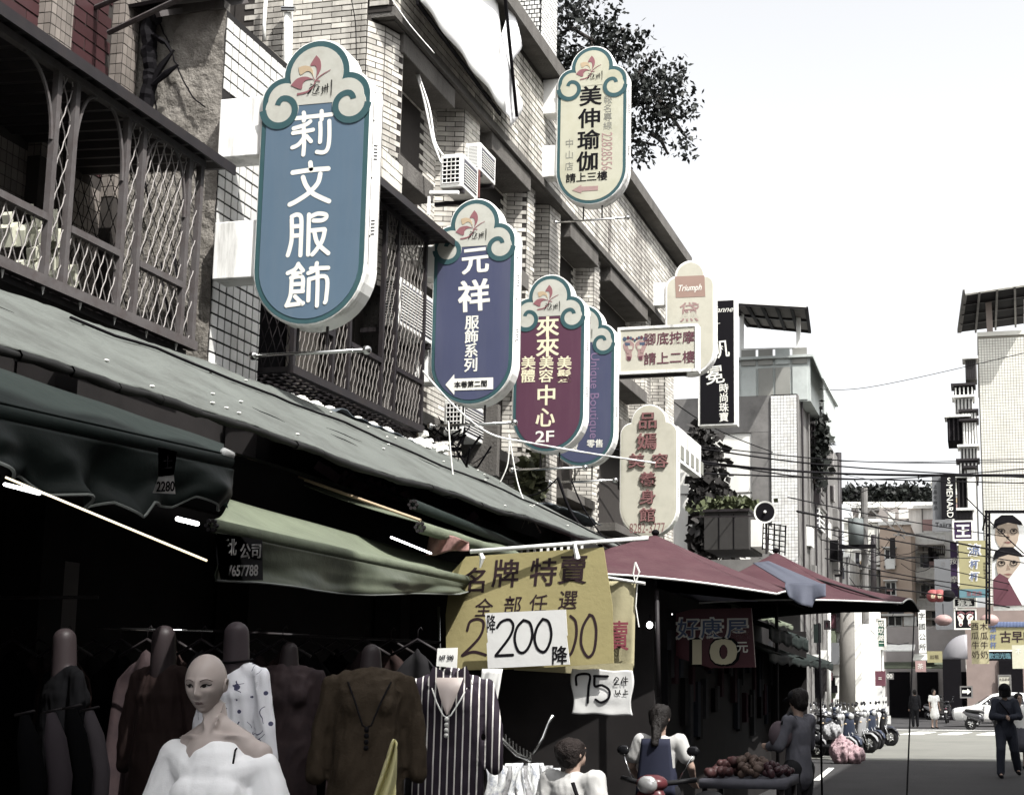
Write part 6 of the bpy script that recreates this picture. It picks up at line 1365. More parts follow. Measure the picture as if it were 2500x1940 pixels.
# ================================================================ AC units, brackets, plants on the facade
def acunit(label, lo, hi, Y, dpt, parent=None, grille='grid'):
    p = at(*lo, Y=Y); q = at(*hi, Y=Y); r = thing('air_conditioner', label, 'air conditioner', ((p.x+q.x)/2, Y, q.z))
    x0, x1, z0, z1 = p.x, q.x, q.z, p.z; MB().box(x0, x1, Y, Y+dpt, z0, z1).build('casing', m_whitec, r, bevel=.01)
    MB().box(x0+.03, x1-.03, Y-.004, Y, z0+.05, z1-.05).build('intake', m_black, r); b = MB()
    nx, nz = (4, 6) if grille == 'grid' else (2, 14)
    for k in range(nx+1): b.box(x0+.03+(x1-x0-.07)*k/nx, x0+.04+(x1-x0-.07)*k/nx, Y-.012, Y-.005, z0+.05, z1-.05)
    for k in range(nz+1): b.box(x0+.03, x1-.03, Y-.016, Y-.0125, z0+.05+(z1-z0-.11)*k/nz, z0+.062+(z1-z0-.11)*k/nz)
    b.build('grille', m_white, r)
    MB().box(x1, x1+.004, Y+.05, Y+dpt-.05, z0+.05, z1-.05).build('side_panel', m_greyc, r)
    b = MB()
    for k in range(int((z1-z0-.12)/.035)): b.box(x1+.004, x1+.012, Y+.06, Y+dpt-.06, z0+.07+k*.035, z0+.08+k*.035)
    b.build('side_louvre', m_whitec, r); MB().box(x0-.25, x1, Y+.05, Y+.1, z0-.06, z0-.01).build('support', m_dark, r); MB().box(x0-.25, x1, Y+dpt-.1, Y+dpt-.05, z0-.06, z0-.01).build('support', m_dark, r)
    return r
acunit('white window air conditioner with an open grid front beside the third floor window', (1076, 378), (1128, 455), 15.6, .55)
acunit('white air conditioner with a mesh back, behind and above the gridded one', (1115, 352), (1172, 415), 16.9, .6, grille='fine')
acunit('white louvred air conditioner inside the dark balcony cage', (930, 676), (972, 790), 14.0, 1.0, grille='fine')
acunit('stained white condenser with a square grid low behind the navy sign', (1085, 975), (1130, 1060), 16.2, .9)
t = MB().box(*(lambda p, q: (p.x, q.x, 16.9, 17.0, q.z, p.z))(at(1130, 990, Y=16.9), at(1212, 1160, Y=16.9))).build('stained_board', m_conc2); tag(t, 'stained pale board behind the low condenser', 'board')
b = MB(); b.bar(at(1048, 480, Y=15.5), at(1046, 525, Y=15.5), .03); b.bar(at(1050, 470, Y=15.5), at(1120, 470, Y=15.5), .04); t = b.build('shelf_bracket', m_white); tag(t, 'perforated white shelf bracket under the gridded air conditioner', 'bracket')
t = MB().box(*(lambda p, q: (p.x, q.x, 16.3, 16.35, q.z, p.z))(at(1152, 415, Y=16.3), at(1168, 480, Y=16.3))).build('red_board', mat('dull_red_paint', (.20, .06, .05), .7, .3, 8)); tag(t, 'narrow dull red board beside the upper air conditioners', 'board')
for k, ln in enumerate(([(998, 60), (1012, 160), (1040, 260), (1055, 340), (1078, 400)], [(1003, 60), (1018, 165), (1048, 262), (1062, 345), (1082, 380)], [(1000, 62), (1020, 180), (1036, 250), (1052, 320), (1075, 395)])):
    t = MB().tube([at(p.x, p.y, Y=15.2) for p in smooth_line(ln)], .013, 5).build('air_hose', m_white, None, True); tag(t, ['leftmost', 'middle', 'rightmost'][k]+' of the three white hoses hanging down to the gridded air conditioner', 'hose', 'white hoses down to the air conditioner')
# loose cables on the facade
CB = [([(954, -5), (1000, 60), (1060, 130)], 13.9, .006, m_whitec), ([(858, 0), (868, 60), (870, 150), (873, 250)], 13.9, .006, m_black), ([(1032, 905), (1080, 960), (1130, 1010), (1200, 1060), (1290, 1080), (1450, 1108), (1600, 1130)], 13.5, .010, m_white),
      ([(1095, 1030), (1100, 1100), (1108, 1170), (1122, 1205), (1098, 1215), (1050, 1195)], 12.8, .008, m_whitec), ([(1243, 1060), (1240, 1130), (1220, 1180)], 15, .008, m_whitec), ([(1243, 1060), (1262, 1170), (1285, 1235), (1320, 1300)], 15, .008, m_whitec),
      ([(1362, 1165), (1400, 1260), (1470, 1335)], 19, .022, m_black), ([(1395, 1172), (1425, 1240), (1485, 1330)], 19.2, .012, m_black), ([(1362, 1165), (1330, 1195), (1285, 1210), (1230, 1190), (1150, 1120)], 18, .010, m_black)]
for k, (ln, y, r_, m_) in enumerate(CB):
    t = MB().tube([at(p.x, p.y, Y=y) for p in smooth_line(ln)], r_, 5).build('loose_cable', m_, None, True)
    tag(t, ['thin pale wire running up beside the third floor corner', 'thin dark wire down the beige tiled corner', 'white cable strung from the dark cage past the plum sign to the tall cream sign', 'pale wire looping down onto the tarpaulin', 'pale wire hanging from the plum sign, short', 'pale wire hanging from the plum sign, long', 'thick black cable down from the rod of the rear navy sign', 'thinner black cable down beside the rod of the rear navy sign', 'black cable drooping left from the rear navy sign rod'][k], 'cable')
# ---------------------------------------------------------------- overhead wires to the right
W = [((1150, 900), (1700, 985), (2184, 1018), 24, 40, .018), ((1290, 940), (1750, 1020), (2184, 1000), 24, 42, .016), ((1320, 930), (1800, 982), (2184, 985), 26, 45, .014), ((1250, 950), (1700, 1005), (2184, 1012), 23, 38, .02),
     ((1450, 985), (1800, 1010), (2184, 1015), 28, 50, .03), ((1240, 690), (1500, 900), (1790, 1010), 20, 50, .016), ((1470, 1008), (1790, 1020), (2184, 1030), 28, 50, .02), ((1700, 1090), (1900, 1130), (2184, 1185), 34, 55, .03),
     ((1720, 1120), (1950, 1160), (2184, 1200), 34, 55, .02), ((1680, 1060), (1900, 1105), (2184, 1150), 36, 60, .018), ((1760, 1190), (1950, 1230), (2184, 1262), 40, 60, .02), ((1780, 1215), (1960, 1240), (2184, 1285), 40, 62, .02),
     ((1750, 1150), (1960, 1200), (2184, 1252), 40, 60, .018), ((1700, 825), (1850, 826), (2184, 753), 45, 45, .012), ((2060, 1060), (2120, 1120), (2184, 1180), 45, 45, .02), ((1790, 983), (1950, 985), (2184, 978), 52, 52, .014), ((1770, 1245), (1960, 1262), (2184, 1300), 40, 60, .025), ((1760, 1170), (1900, 1185), (2070, 1190), 42, 55, .014), ((1810, 1060), (1870, 1030), (1790, 1010), 48, 50, .014)]
for k, (a, c, e, y0, y1, r_) in enumerate(W):
    L = smooth_line([a, c, e], 12); n = len(L)
    t = MB().tube([dd(p.x, p.y, Y=y0+(y1-y0)*i/(n-1)) for i, p in enumerate(L)], r_, 4, False).build('overhead_wire', m_black); tag(t, 'thin black wire strung across the street among the crossing wires', 'wire', 'wires strung across the street')
# ================================================================ foliage
def foliage(name, pts, size, m, parent, seed=0, asp=3.2, droop=.3):
    rng_ = np.random.default_rng(seed); V = []; F = []
    for c in pts:
        s = size*rng_.uniform(.6, 1.3); d = Vector(rng_.normal(size=3)); d.z -= droop; d.normalize(); u = d.orthogonal().normalized(); u = Matrix.Rotation(rng_.uniform(0, 6.28), 3, d) @ u; c = Vector(c); n = len(V)
        V += [tuple(c), tuple(c+d*s*.45+u*s/asp), tuple(c+d*s), tuple(c+d*s*.45-u*s/asp)]; F += [(n, n+1, n+2), (n, n+2, n+3)]
    og = org(parent) if parent else Vector((0, 0, 0)); me = bpy.data.meshes.new(name); me.from_pydata([(a-og.x, b_-og.y, c-og.z) for a, b_, c in V], [], F); o = link(name, me, m, parent); o['kind'] = 'stuff'; return o
m_leaf = mat('dark_leaf', (.022, .026, .022), .5, .3, 3, rnd=.5); m_leafg = mat('green_leaf', (.10, .12, .045), .6, .3, 4, rnd=.4); m_bark = mat('bark', (.06, .05, .045), .9, .3, 8)
tr = thing('roof_tree', 'dark leafy tree rising behind the pale yellow sign against the white sky', 'tree', tuple(dd(1240, 420, Y=27)))
YT = 27
cl = [(1235, 45, 42), (1200, 35, 25), (1205, 95, 30), (1270, 20, 30), (1290, 75, 42), (1330, 95, 38), (1360, 75, 20), (1240, 110, 35), (1215, 140, 32), (1380, 140, 40), (1350, 150, 45), (1425, 165, 32), (1400, 200, 45), (1360, 220, 42), (1440, 215, 35), (1470, 205, 18), (1430, 255, 30), (1400, 270, 30), (1450, 290, 20), (1360, 270, 28), (1380, 310, 12), (1345, 320, 12), (1375, 332, 8), (1470, 300, 12), (1300, 150, 40), (1310, 50, 22), (1185, 85, 10), (1190, 120, 12), (1240, 5, 28), (1450, 160, 12), (1480, 235, 10), (1360, 190, 40), (1190, 155, 20), (1200, 15, 16)]
pts = []
for u, v, rad in cl:
    u -= 12; sc = (dd(u, v, Y=YT).z-dd(u, v+10, Y=YT).z)/10
    c = dd(u, v, Y=YT); subs = [c+Vector(np.random.default_rng(int(u*7+v+q)).normal(size=3))*rad*sc*.62 for q in range(max(2, int(rad*rad/150)))]
    for q, s_ in enumerate(subs):
        rg = np.random.default_rng(int(u*13+v*3+q))
        pts += [s_+Vector(rg.normal(size=3))*.115 for _ in range(24)]
foliage('crown', pts, .135, m_leaf, tr, 1, 3.6, .6)
base = dd(1262, 440, Y=YT); b = MB()
b.tube([base+Vector((0, .4, -2)), base, dd(1270, 300, Y=YT), dd(1275, 200, Y=YT), dd(1262, 90, Y=YT)], [.14, .12, .09, .06, .02], 8)
for q in ([(1272, 300), (1340, 230), (1400, 205), (1450, 200)], [(1275, 240), (1300, 120), (1330, 60)], [(1270, 260), (1230, 160), (1205, 110)], [(1272, 320), (1350, 300), (1400, 310)], [(1340, 230), (1360, 160), (1390, 120)], [(1400, 205), (1440, 260), (1465, 295)], [(1390, 285), (1410, 300), (1425, 330)], [(1240, 110), (1190, 150), (1160, 130)], [(1300, 110), (1220, 60), (1180, 80)]):
    n = len(q); b.tube([dd(*p, Y=YT+.1*i) for i, p in enumerate(q)], [.05*(1-i/n)+.008 for i in range(n)], 6)
b.build('trunk', m_bark, tr, True)
# small trees and creeper
cr = thing('creeper', 'dark creeper climbing the stained concrete gable behind the tall cream sign', 'plant', tuple(dd(1510, 1100, Y=41)))
rg = np.random.default_rng(5); pts = []
for _ in range(1900):
    u = 1478+abs(rg.normal())*55; v = rg.uniform(905, 1190); 
    if u > 1500+ (v-900)*.35+rg.normal()*18: continue
    pts.append(dd(u, v, Y=41+rg.uniform(-.5, .3)))
foliage('leaves', pts, .30, mat('grey_creeper_leaf', (.04, .036, .034), .7, .3, 3, rnd=.5), cr, 3, 2.2)
MB().tube([dd(1500, 1200, Y=41), dd(1495, 1050, Y=41), dd(1510, 930, Y=41)], .05, 6).build('stem', m_bark, cr)
bu = thing('bush', 'sunlit green bush behind the black roof box', 'bush', tuple(dd(1560, 1085, Y=37)))
foliage('leaves', [dd(1555+rg.normal()*28, 1075+abs(rg.normal())*15-6, Y=37+rg.uniform(-.5, .5)) for _ in range(900)], .22, m_leafg, bu, 4, 2.4); MB().tube([dd(1560, 1120, Y=37), dd(1560, 1070, Y=37)], .05, 6).build('stem', m_bark, bu)
bv = thing('hanging_plant', 'potted vine growing on the wall between the plum sign and the tarpaulin', 'plant', tuple(at(1290, 1180, Y=18.6)))
foliage('leaves', [at(1292+rg.normal()*12, 1175+rg.normal()*36, Y=18.6+rg.uniform(-.3, .2)) for _ in range(260)], .16, mat('olive_leaf', (.13, .14, .06), .6, .3, 4, rnd=.6), bv, 6, 2.2); MB().tube([at(1285, 1240, Y=18.6), at(1290, 1130, Y=18.6)], .02, 5).build('stem', m_bark, bv)
# ================================================================ middle building on the left
def windowed(parent, x0, x1, z0, z1, Y, m=None, n=2):
    fr = MB(); t = .07
    fr.box(x0, x1, Y-.05, Y, z0, z0+t).box(x0, x1, Y-.05, Y, z1-t, z1).box(x0, x0+t, Y-.05, Y, z0+t, z1-t).box(x1-t, x1, Y-.05, Y, z0+t, z1-t)
    for k in range(1, n): xx = x0+(x1-x0)*k/n; fr.box(xx-t/2, xx+t/2, Y-.05, Y, z0+t, z1-t)
    f_ = fr.build('window', m or m_white, parent)
    for k in range(n): MB().box(x0+(x1-x0)*k/n+.04, x0+(x1-x0)*(k+1)/n-.04, Y-.02, Y-.01, z0+t, z1-t).build('pane', m_glass, f_)
m_greyp0 = mat('faded_sign_grey', (.3, .28, .27), .7, .3, 6)
m_gable = mat('pale_stained_render', (.68, .67, .62), .9, .15, .8, bump=.3, bscale=12, dirt=.6, dcol=(.40, .39, .36), dscale=.45, streak=True)
m_band = mat('grey_concrete_band', (.22, .21, .20), .9, .2, 2, dirt=.5); m_mint = mat('pale_mint_panel', (.42, .46, .44), .6, .1, 2, dirt=.3)
gh = thing('gable_building', 'pale building with a stained gable, a white tiled corner and a mint green rooftop room', 'building', (-8, 44, 0))
g0 = dd(1480, 850, Y=42); g1 = dd(1645, 850, Y=42); g2 = dd(1700, 850, Y=42)
MB().box(g0.x-3, g1.x, 42, 54, 0, g0.z).build('gable_wall', m_gable, gh)
MB().box(g0.x-3, g1.x, 41.95, 42, g0.z-1.15, g0.z).build('band', m_band, gh); MB().box(g1.x-.62, g1.x, 41.955, 42, 0, g0.z-1.15).build('corner_band', m_band, gh)
for zz in (3.2, 5.2, 7.6): MB().box(g0.x-3, g1.x-.62, 41.985, 42, zz, zz+.04).build('joint', m_band, gh)
MB().box(g1.x, g2.x, 41.9, 54, 0, g0.z).build('corner_wall', m_grout, gh)
tiles(gh, (g1.x, 41.89, 2), (1, 0, 0), (0, 0, 1), g2.x-g1.x, g0.z-2, .10, .10, .010, m_tilew, 0, 'corner_tile', False, .008)
MB().box(g2.x, g2.x+.03, 41.9, 54, 0, g0.z-.01).build('street_wall', m_band, gh)
p, q = dd(1570, 765, Y=42), dd(1740, 850, Y=42)
mr = MB().box(p.x-1, q.x-.2, 42.3, 50, q.z, p.z).build('roof_room', m_mint, gh)
for r_ in range(2):
    for k in range(int((q.x-.3-p.x)/.54)):
        x0 = p.x+.12+k*.54; z0_ = q.z+.05+r_*1.15; MB().box(x0, x0+.46, 42.25, 42.3, z0_, z0_+(1.05 if r_ == 0 else .5)).build('roof_room_window', m_glassl if (k+r_) % 3 else m_mint, gh)
MB().box(p.x-1, q.x-.1, 42.15, 50.2, p.z, p.z+.08).build('roof_room_roof', m_mint, gh)
MB().poly([(q.x-.1, 42.2, p.z+.06), (q.x+.2, 42.2, p.z-.7), (q.x+.2, 46, p.z-.7), (q.x-.1, 46, p.z+.06)]).build('roof_room_eave', m_mint, gh, solid=.04)
for k in range(34):
    y = 42.6+rg.uniform(0, 10); z_ = rg.uniform(1.2, 11.5); c_ = k % 5; w_ = rg.uniform(.3, .9); h_ = rg.uniform(.2, 1.0)
    MB().box(g2.x+.03, g2.x+.08+.25*rg.random(), y, y+w_, z_, z_+h_).build(('air_conditioner_box', 'window_hood', 'signboard', 'street_window', 'duct')[c_], (m_whitec, m_band, m_greyp0, m_black, m_dark)[c_], gh)
for k in range(5): MB().tube([(g2.x+.1, 42.4+k*1.7, .1), (g2.x+.1, 42.4+k*1.7, 12)], .04, 6).build('drain_pipe', m_band if k % 2 else m_dark, gh)
# rooftop canopy
rc = thing('rooftop_canopy', 'dark panelled lean-to roof on posts above the mint green rooftop room', 'roof', tuple(dd(1650, 700, Y=43)))
a_, b_, c_, d_ = dd(1560, 643, Y=42), dd(1720, 650, Y=42), dd(1728, 704, Y=47), dd(1590, 692, Y=47)
a_, b_, c_, d_ = dd(1562, 643, Y=40.5), dd(1720, 652, Y=40.5), dd(1727, 703, Y=46), dd(1596, 690, Y=46)
MB().poly([a_, b_, c_, d_]).build('roof_sheet', mat('brown_roof_panel', (.09, .075, .065), .8, .3, 4), rc, solid=.06)
for t in [k/5 for k in range(6)]: MB().bar(a_.lerp(b_, t)-Vector((0, 0, .08)), d_.lerp(c_, t)-Vector((0, 0, .08)), .10).build('rafter', m_black, rc)
for t in (0, .5, 1): MB().bar(a_.lerp(d_, t)-Vector((0, 0, .08)), b_.lerp(c_, t)-Vector((0, 0, .08)), .08).build('purlin', m_dark, rc)
MB().bar(a_, b_, .12).build('ridge', m_whitec, rc)
for u, v0, v1 in ((1703, 655, 765), (1582, 660, 765)): MB().bar(dd(u, v0, Y=43), dd(u, v1, Y=43), .13).build('post', m_white, rc)
MB().bar(dd(1580, 745, Y=42.5), dd(1715, 742, Y=42.5), .05).build('rail', m_whitec, rc)
# side balconies and clutter on its street face
cb = thing('side_cages', 'stack of rusty window cages on the street face of the pale gable building', 'window cages', tuple(dd(1725, 1000, Y=46)))
for k, (u, v, w_, h_) in enumerate(((1716, 820, 14, 35), (1712, 905, 26, 60), (1722, 950, 28, 40), (1716, 1000, 30, 60), (1720, 1085, 28, 40))):
    p = dd(u, v, Y=44+k*.6); q = dd(u+w_, v+h_, Y=44+k*.6); b = MB()
    for i in range(5): x = p.x+(q.x-p.x)*i/4; b.box(x-.02, x+.02, p.y, p.y+.04, q.z, p.z)
    for i in range(5): z_ = q.z+(p.z-q.z)*i/4; b.box(p.x, q.x, p.y-.03, p.y, z_-.02, z_+.02); b.box(q.x-.02, q.x+.02, p.y, p.y+1.5, z_-.02, z_+.02)
    b.build('cage', m_dark if k % 2 else m_white, cb); MB().box(p.x, q.x+.1, p.y, p.y+1.6, p.z+.02, p.z+.1).build('cage_roof', m_band, cb); MB().box(p.x, q.x-.08, p.y+.06, p.y+1.4, q.z, p.z).build('cage_back', m_black if k % 2 else m_greyc, cb)
pl = thing('wall_shrub', 'shrub sprouting from the street face of the pale gable building', 'shrub', tuple(dd(1745, 960, Y=45)))
foliage('leaves', [dd(1748+rg.normal()*11, 950+rg.normal()*38, Y=45+rg.uniform(-.5, .5)) for _ in range(420)], .28, m_leaf, pl, 8, 2.6); MB().tube([dd(1735, 1030, Y=45), dd(1750, 900, Y=45)], .04, 5).build('stem', m_bark, pl)
# utility poles
def pole_(label, u, vt, vb, Y, r_, m):
    t = MB().tube([dd(u, vb, Y=Y), dd(u, vt, Y=Y)], [r_, r_*.8], 12).build('utility_pole', m, None, True); tag(t, label, 'pole'); return t
m_cp = mat('pole_concrete', (.24, .225, .20), .9, .2, 2, dirt=.5, dcol=(.12, .11, .1), dscale=1.5, streak=True)
pole_('thick concrete utility pole rising beside the parked scooters', 1807, 1270, 1530, 46, .28, m_cp)
pole_('dark utility pole standing clear above the roofs', 1788, 965, 1300, 58, .17, m_dark)
pole_('slim brown utility pole in front of the orange building', 2135*.0+2133*.0+1903+232*0, 1150*.0+1075+0, 1330, 60, .16, m_band) if False else None
pole_('slim dark pole in front of the orange building', 1863, 1140, 1300, 60, .14, m_dark)
pole_('thin pale pole beside the thick concrete one', 1768, 1290, 1520, 44, .07, m_whitec)
# loudspeaker horn, roof box and ladder frame
hn = thing('horn_loudspeaker', 'round horn loudspeaker facing the camera above the maroon canopy', 'loudspeaker', tuple(dd(1632, 1092, Y=30)))
c = dd(1632, 1092, Y=30); R0 = .235
MB().loft([[tuple(c+Vector((rr*math.cos(t), yy, rr*math.sin(t)))) for t in [k*math.pi/14 for k in range(28)]] for yy, rr in ((-.02, R0), (0, R0-.0), (.10, .16), (.22, .08), (.34, .05))], True).build('bell_back', m_whitec, hn, True)
MB().loft([[tuple(c+Vector((rr*math.cos(t), yy, rr*math.sin(t)))) for t in [k*math.pi/14 for k in range(28)]] for yy, rr in ((-.035, R0+.012), (-.03, R0-.02), (-.028, R0-.03))], False).build('rim', m_whitec, hn, True)
MB().loft([[tuple(c+Vector((rr*math.cos(t), yy, rr*math.sin(t)))) for t in [k*math.pi/14 for k in range(28)]] for yy, rr in ((-.0301, R0-.025), (-.026, .05))], True).build('mouth', m_ink, hn); MB().ell(c+Vector((0, -.05, 0)), .035, .05, .035).build('driver', m_whitec, hn, True); MB().bar(c+Vector((0, .15, -.05)), c+Vector((0, .15, -.9)), .05).build('mount', m_dark, hn)
rb = thing('roof_box', 'black metal box standing on the low roof left of the horn loudspeaker', 'box', tuple(dd(1545, 1150, Y=31)))
p, q = dd(1502, 1092, Y=31), dd(1597, 1170, Y=31); MB().box(p.x, q.x, 31, 33, q.z, p.z).build('body', mat('black_box_paint', (.045, .042, .04), .7, .3, 4), rb)
for k in (1, 2): MB().box(p.x+(q.x-p.x)*k/3-.01, p.x+(q.x-p.x)*k/3+.01, 30.985, 31, q.z, p.z-.05).build('seam', m_black, rb)
MB().box(p.x-.03, q.x+.03, 30.95, 33.05, p.z, p.z+.06).build('lid', m_dark, rb); p2, q2_ = dd(1597, 1108, Y=31.3), dd(1624, 1165, Y=31.3); MB().box(p2.x, q2_.x, 31.3, 33, q2_.z, p2.z).build('side_panel', m_gable, rb)
lf = thing('ladder_frame', 'black gridded metal frame leaning beside the horn loudspeaker', 'frame', tuple(dd(1640, 1140, Y=31))); b = MB()
for k in range(5): b.bar(dd(1628+k*12, 1112+k*2, Y=31), dd(1626+k*12, 1172+k*3, Y=31), .03)
for k in range(6): b.bar(dd(1626, 1114+k*11, Y=31.02), dd(1676, 1122+k*11, Y=31.02), .025)
b.build('bars', m_black, lf)
MB().bar(dd(1478, 1102, Y=30.5), dd(1625, 1100, Y=30.5), .03).build('rail', m_dark, lf)
lr = thing('low_roof', 'low dark market roof under the black box, behind the maroon canopy', 'roof', (-4, 30, 4)); p, q = dd(1480, 1165, Y=30), dd(1660, 1200, Y=30)
MB().box(p.x-1, q.x, 29, 40, q.z-.3, q.z).build('slab', m_band, lr); MB().box(p.x-1, q.x-.8, 29.3, 40, 0, q.z-.3).build('wall', m_inner, lr)
sd = thing('small_shed', 'low white stall building with dark openings behind the parked scooters', 'building', (-5, 45, 0)); p, q = dd(1700, 1300, Y=43), dd(1795, 1300, Y=43)
MB().box(p.x-2, q.x, 50, 60, 0, p.z+.8).build('wall', m_gable, sd)
for k in range(26):
    x = rg.uniform(p.x-.2, q.x-.5); z_ = rg.uniform(.3, p.z+.3); w_ = rg.uniform(.12, .5); h_ = rg.uniform(.2, 1.1); c_ = k % 5
    MB().box(x, x+w_, 49.9-.05*k/3, 49.98, z_, z_+h_).build(('shop_poster', 'hanging_goods', 'notice', 'shop_opening', 'awning_strip')[c_], (m_whitec, m_dark, m_fred, m_black, m_tarpg)[c_], sd)
for k in range(1): windowed(sd, p.x+.1+k*1.25, p.x+1.0+k*1.25, .9, 2.1, 50, m_band, 2)
MB().box(p.x-2, q.x-.5, 49.4, 50, 2.6, 2.75).build('canopy', m_tarpd, sd)
# ================================================================ right hand pale tiled tower
m_tilec = mat('cream_mosaic_tile', (.60, .59, .52), .5, .05, 2, rnd=.06, dirt=.25, dcol=(.35, .32, .25), dscale=.6)
rt = thing('mosaic_building', 'pale mosaic tiled tower at the right with a dark rooftop shelter', 'building', (2, 78, 0))
YRB = 78; p = dd(2086, 718, Y=YRB); q = dd(2184, 1090, Y=YRB)
MB().box(p.x, 16, YRB, 95, 6, p.z).build('end_wall', mat('tile_joint', (.27, .25, .2), .9), rt); MB().box(p.x, 16, YRB, 95, 0, 6).build('base_wall', m_gable, rt)
tiles(rt, (p.x, YRB-.01, 6.2), (1, 0, 0), (0, 0, 1), 7.0, p.z-6.2, .155, .155, .022, m_tilec, 0, 'mosaic_tile', False, .012)
MB().box(p.x-.05, 16, YRB-.06, 95, p.z, p.z+.25).build('coping', m_tilec, rt)
a_, b_, c_, d_ = dd(2058, 622, Y=YRB-2), dd(2230, 596, Y=YRB-2), dd(2240, 680, Y=YRB+8), dd(2046, 706, Y=YRB+8)
MB().poly([a_, b_, c_, d_]).build('shelter_roof', m_black, rt, solid=.15); MB().bar(a_, b_, .35).build('shelter_ridge', m_whitec, rt); MB().bar(a_, d_, .25).build('shelter_edge', m_band, rt)
for t in (.18, .4, .62, .84): MB().bar(a_.lerp(b_, t)-Vector((0, 0, .2)), d_.lerp(c_, t)-Vector((0, 0, .2)), .12).build('shelter_rafter', m_band, rt)
for t in (.25, .5, .75): MB().bar(a_.lerp(d_, t)-Vector((0, 0, .15)), b_.lerp(c_, t)-Vector((0, 0, .15)), .08).build('shelter_purlin', m_dark, rt)
MB().bar(dd(2108, 640, Y=YRB+1), dd(2112, 720, Y=YRB+1), .34).build('shelter_post', mat('pinkish_post', (.42, .34, .3), .8), rt); MB().bar(dd(2190, 640, Y=YRB+1), dd(2190, 720, Y=YRB+1), .34).build('shelter_post', m_whitec, rt)
cl_ = thing('side_balconies', 'jumble of dark enclosed balconies down the left edge of the mosaic tower', 'balconies', tuple(dd(2060, 900, Y=77)))
for k, (u, v, w_, h_, m_) in enumerate(((2058, 768, 26, 40, m_band), (2034, 825, 44, 22, m_black), (2036, 850, 40, 34, m_whitec), (2050, 880, 34, 24, m_band), (2020, 892, 48, 48, m_black), (2052, 900, 34, 70, m_band), (2048, 955, 38, 26, m_whitec), (2045, 985, 42, 34, m_dark), (2040, 1020, 48, 120, m_black), (2060, 1000, 28, 180, m_band), (2036, 1090, 40, 50, m_dark))):
    p = dd(u, v, Y=76.5-.25*k); q = dd(u+w_, v+h_, Y=76.5-.25*k); bx = MB().box(p.x, q.x, p.y, p.y+1.5+.2*k, q.z, p.z).build('enclosure', m_, cl_); MB().box(p.x-.15, q.x+.1, p.y-.3, p.y+1.2, p.z+.02, p.z+.14).build('enclosure_roof', m_dark if k % 2 else m_whitec, cl_)
    b = MB()
    for i in range(5): x = p.x+.1+(q.x-p.x-.2)*i/4; b.box(x-.04, x+.04, p.y-.06, p.y-.01, q.z+.05, p.z-.05)
    b.build('grille', m_whitec if k % 2 else m_dark, cl_)
# ================================================================ far street buildings
m_oran = mat('orange_tile', (.58, .43, .32), .8, .15, 1, dirt=.4, dcol=(.2, .13, .09), dscale=.5); m_pale = mat('pale_weathered_render', (.70, .68, .64), .9, .15, 1, dirt=.6, dcol=(.15, .14, .12), dscale=.6, streak=True); m_brn2 = mat('brown_siding', (.38, .34, .32), .8, .2, 2); m_olive = mat('olive_render', (.58, .58, .52), .9, .2, 1, dirt=.5, dscale=.6)
def farb(label, u0, u1, v0, Y, m, wins, depth=12, mf=None, sills=True):
    p = dd(u0, v0, Y=Y); q = dd(u1, v0, Y=Y); r = thing('far_building', label, 'building', ((p.x+q.x)/2, Y, 0)); MB().box(p.x, q.x, Y, Y+depth, 0, p.z).build('wall', m, r); MB().box(p.x-.1, q.x+.1, Y-.2, Y+.1, p.z-.001, p.z+.22).build('roof_edge', m_whitec, r)
    for (a, c, e, f) in wins:
        w0 = dd(a, c, Y=Y-.06); w1 = dd(e, f, Y=Y-.06); windowed(r, w0.x, w1.x, w1.z, w0.z, Y, mf)
        MB().box(w0.x-.1, w1.x+.1, Y-.5, Y, w0.z+.02, w0.z+.10).build('window_hood', m_whitec, r)
        if rg.random() < .55: MB().box(w1.x+.1, w1.x+.9, Y-.45, Y-.02, w1.z, w1.z+.6).build('air_conditioner_box', m_whitec if rg.random() < .6 else m_band, r)
        if sills: MB().box(w0.x-.05, w1.x+.05, Y-.22, Y, w1.z-.12, w1.z-.02).build('window_sill', m_band, r)
    for k in range(int((q.x-p.x)*p.z/2.2)):
        x = rg.uniform(p.x, q.x-.8); z_ = rg.uniform(2.5, p.z-1.2); w_ = rg.uniform(.15, .8); h_ = rg.uniform(.12, .9); c_ = k % 6
        nm, mm_, dp = (('signboard', m_whitec, .5), ('cage_bars', m_dark, .6), ('signboard', m_plink, .7), ('awning_slab', m_band, .9), ('duct', m_greyc, .3), ('signboard', m_tan, .6))[c_]
        if c_ == 1:
            b = MB()
            for i in range(6): b.box(x+w_*1.5*i/5-.03, x+w_*1.5*i/5+.03, Y-dp, Y-dp+.04, z_, z_+1.1)
            b.box(x, x+w_*1.5, Y-dp-.02, Y, z_-.06, z_); b.box(x, x+w_*1.5, Y-dp-.02, Y-dp+.03, z_+1.1, z_+1.18); b.build(nm, mm_, r)
        else: MB().box(x, x+(w_ if c_ != 3 else w_*1.6), Y-dp, Y-dp+.15, z_, z_+(h_ if c_ != 3 else .08)).build(nm, mm_, r)
    for k in range(1, int(p.z/3.1)): MB().box(p.x-.05, q.x+.05, Y-.7-.4*(k % 2), Y, k*3.1, k*3.1+.14).build('floor_slab', m_whitec if k % 2 else m_gable, r)
    for k in range(int((q.x-p.x)/2)): x = rg.uniform(p.x, q.x); MB().tube([(x, Y-.12, 0), (x, Y-.12, p.z)], .05, 5).build('drain_pipe', m_band, r)
    return r
farb('olive grey house behind the transformer pole', 1800, 1880, 1115, 92, m_olive, [(1822, 1175, 1848, 1205), (1822, 1250, 1850, 1280), (1830, 1360, 1860, 1390)])
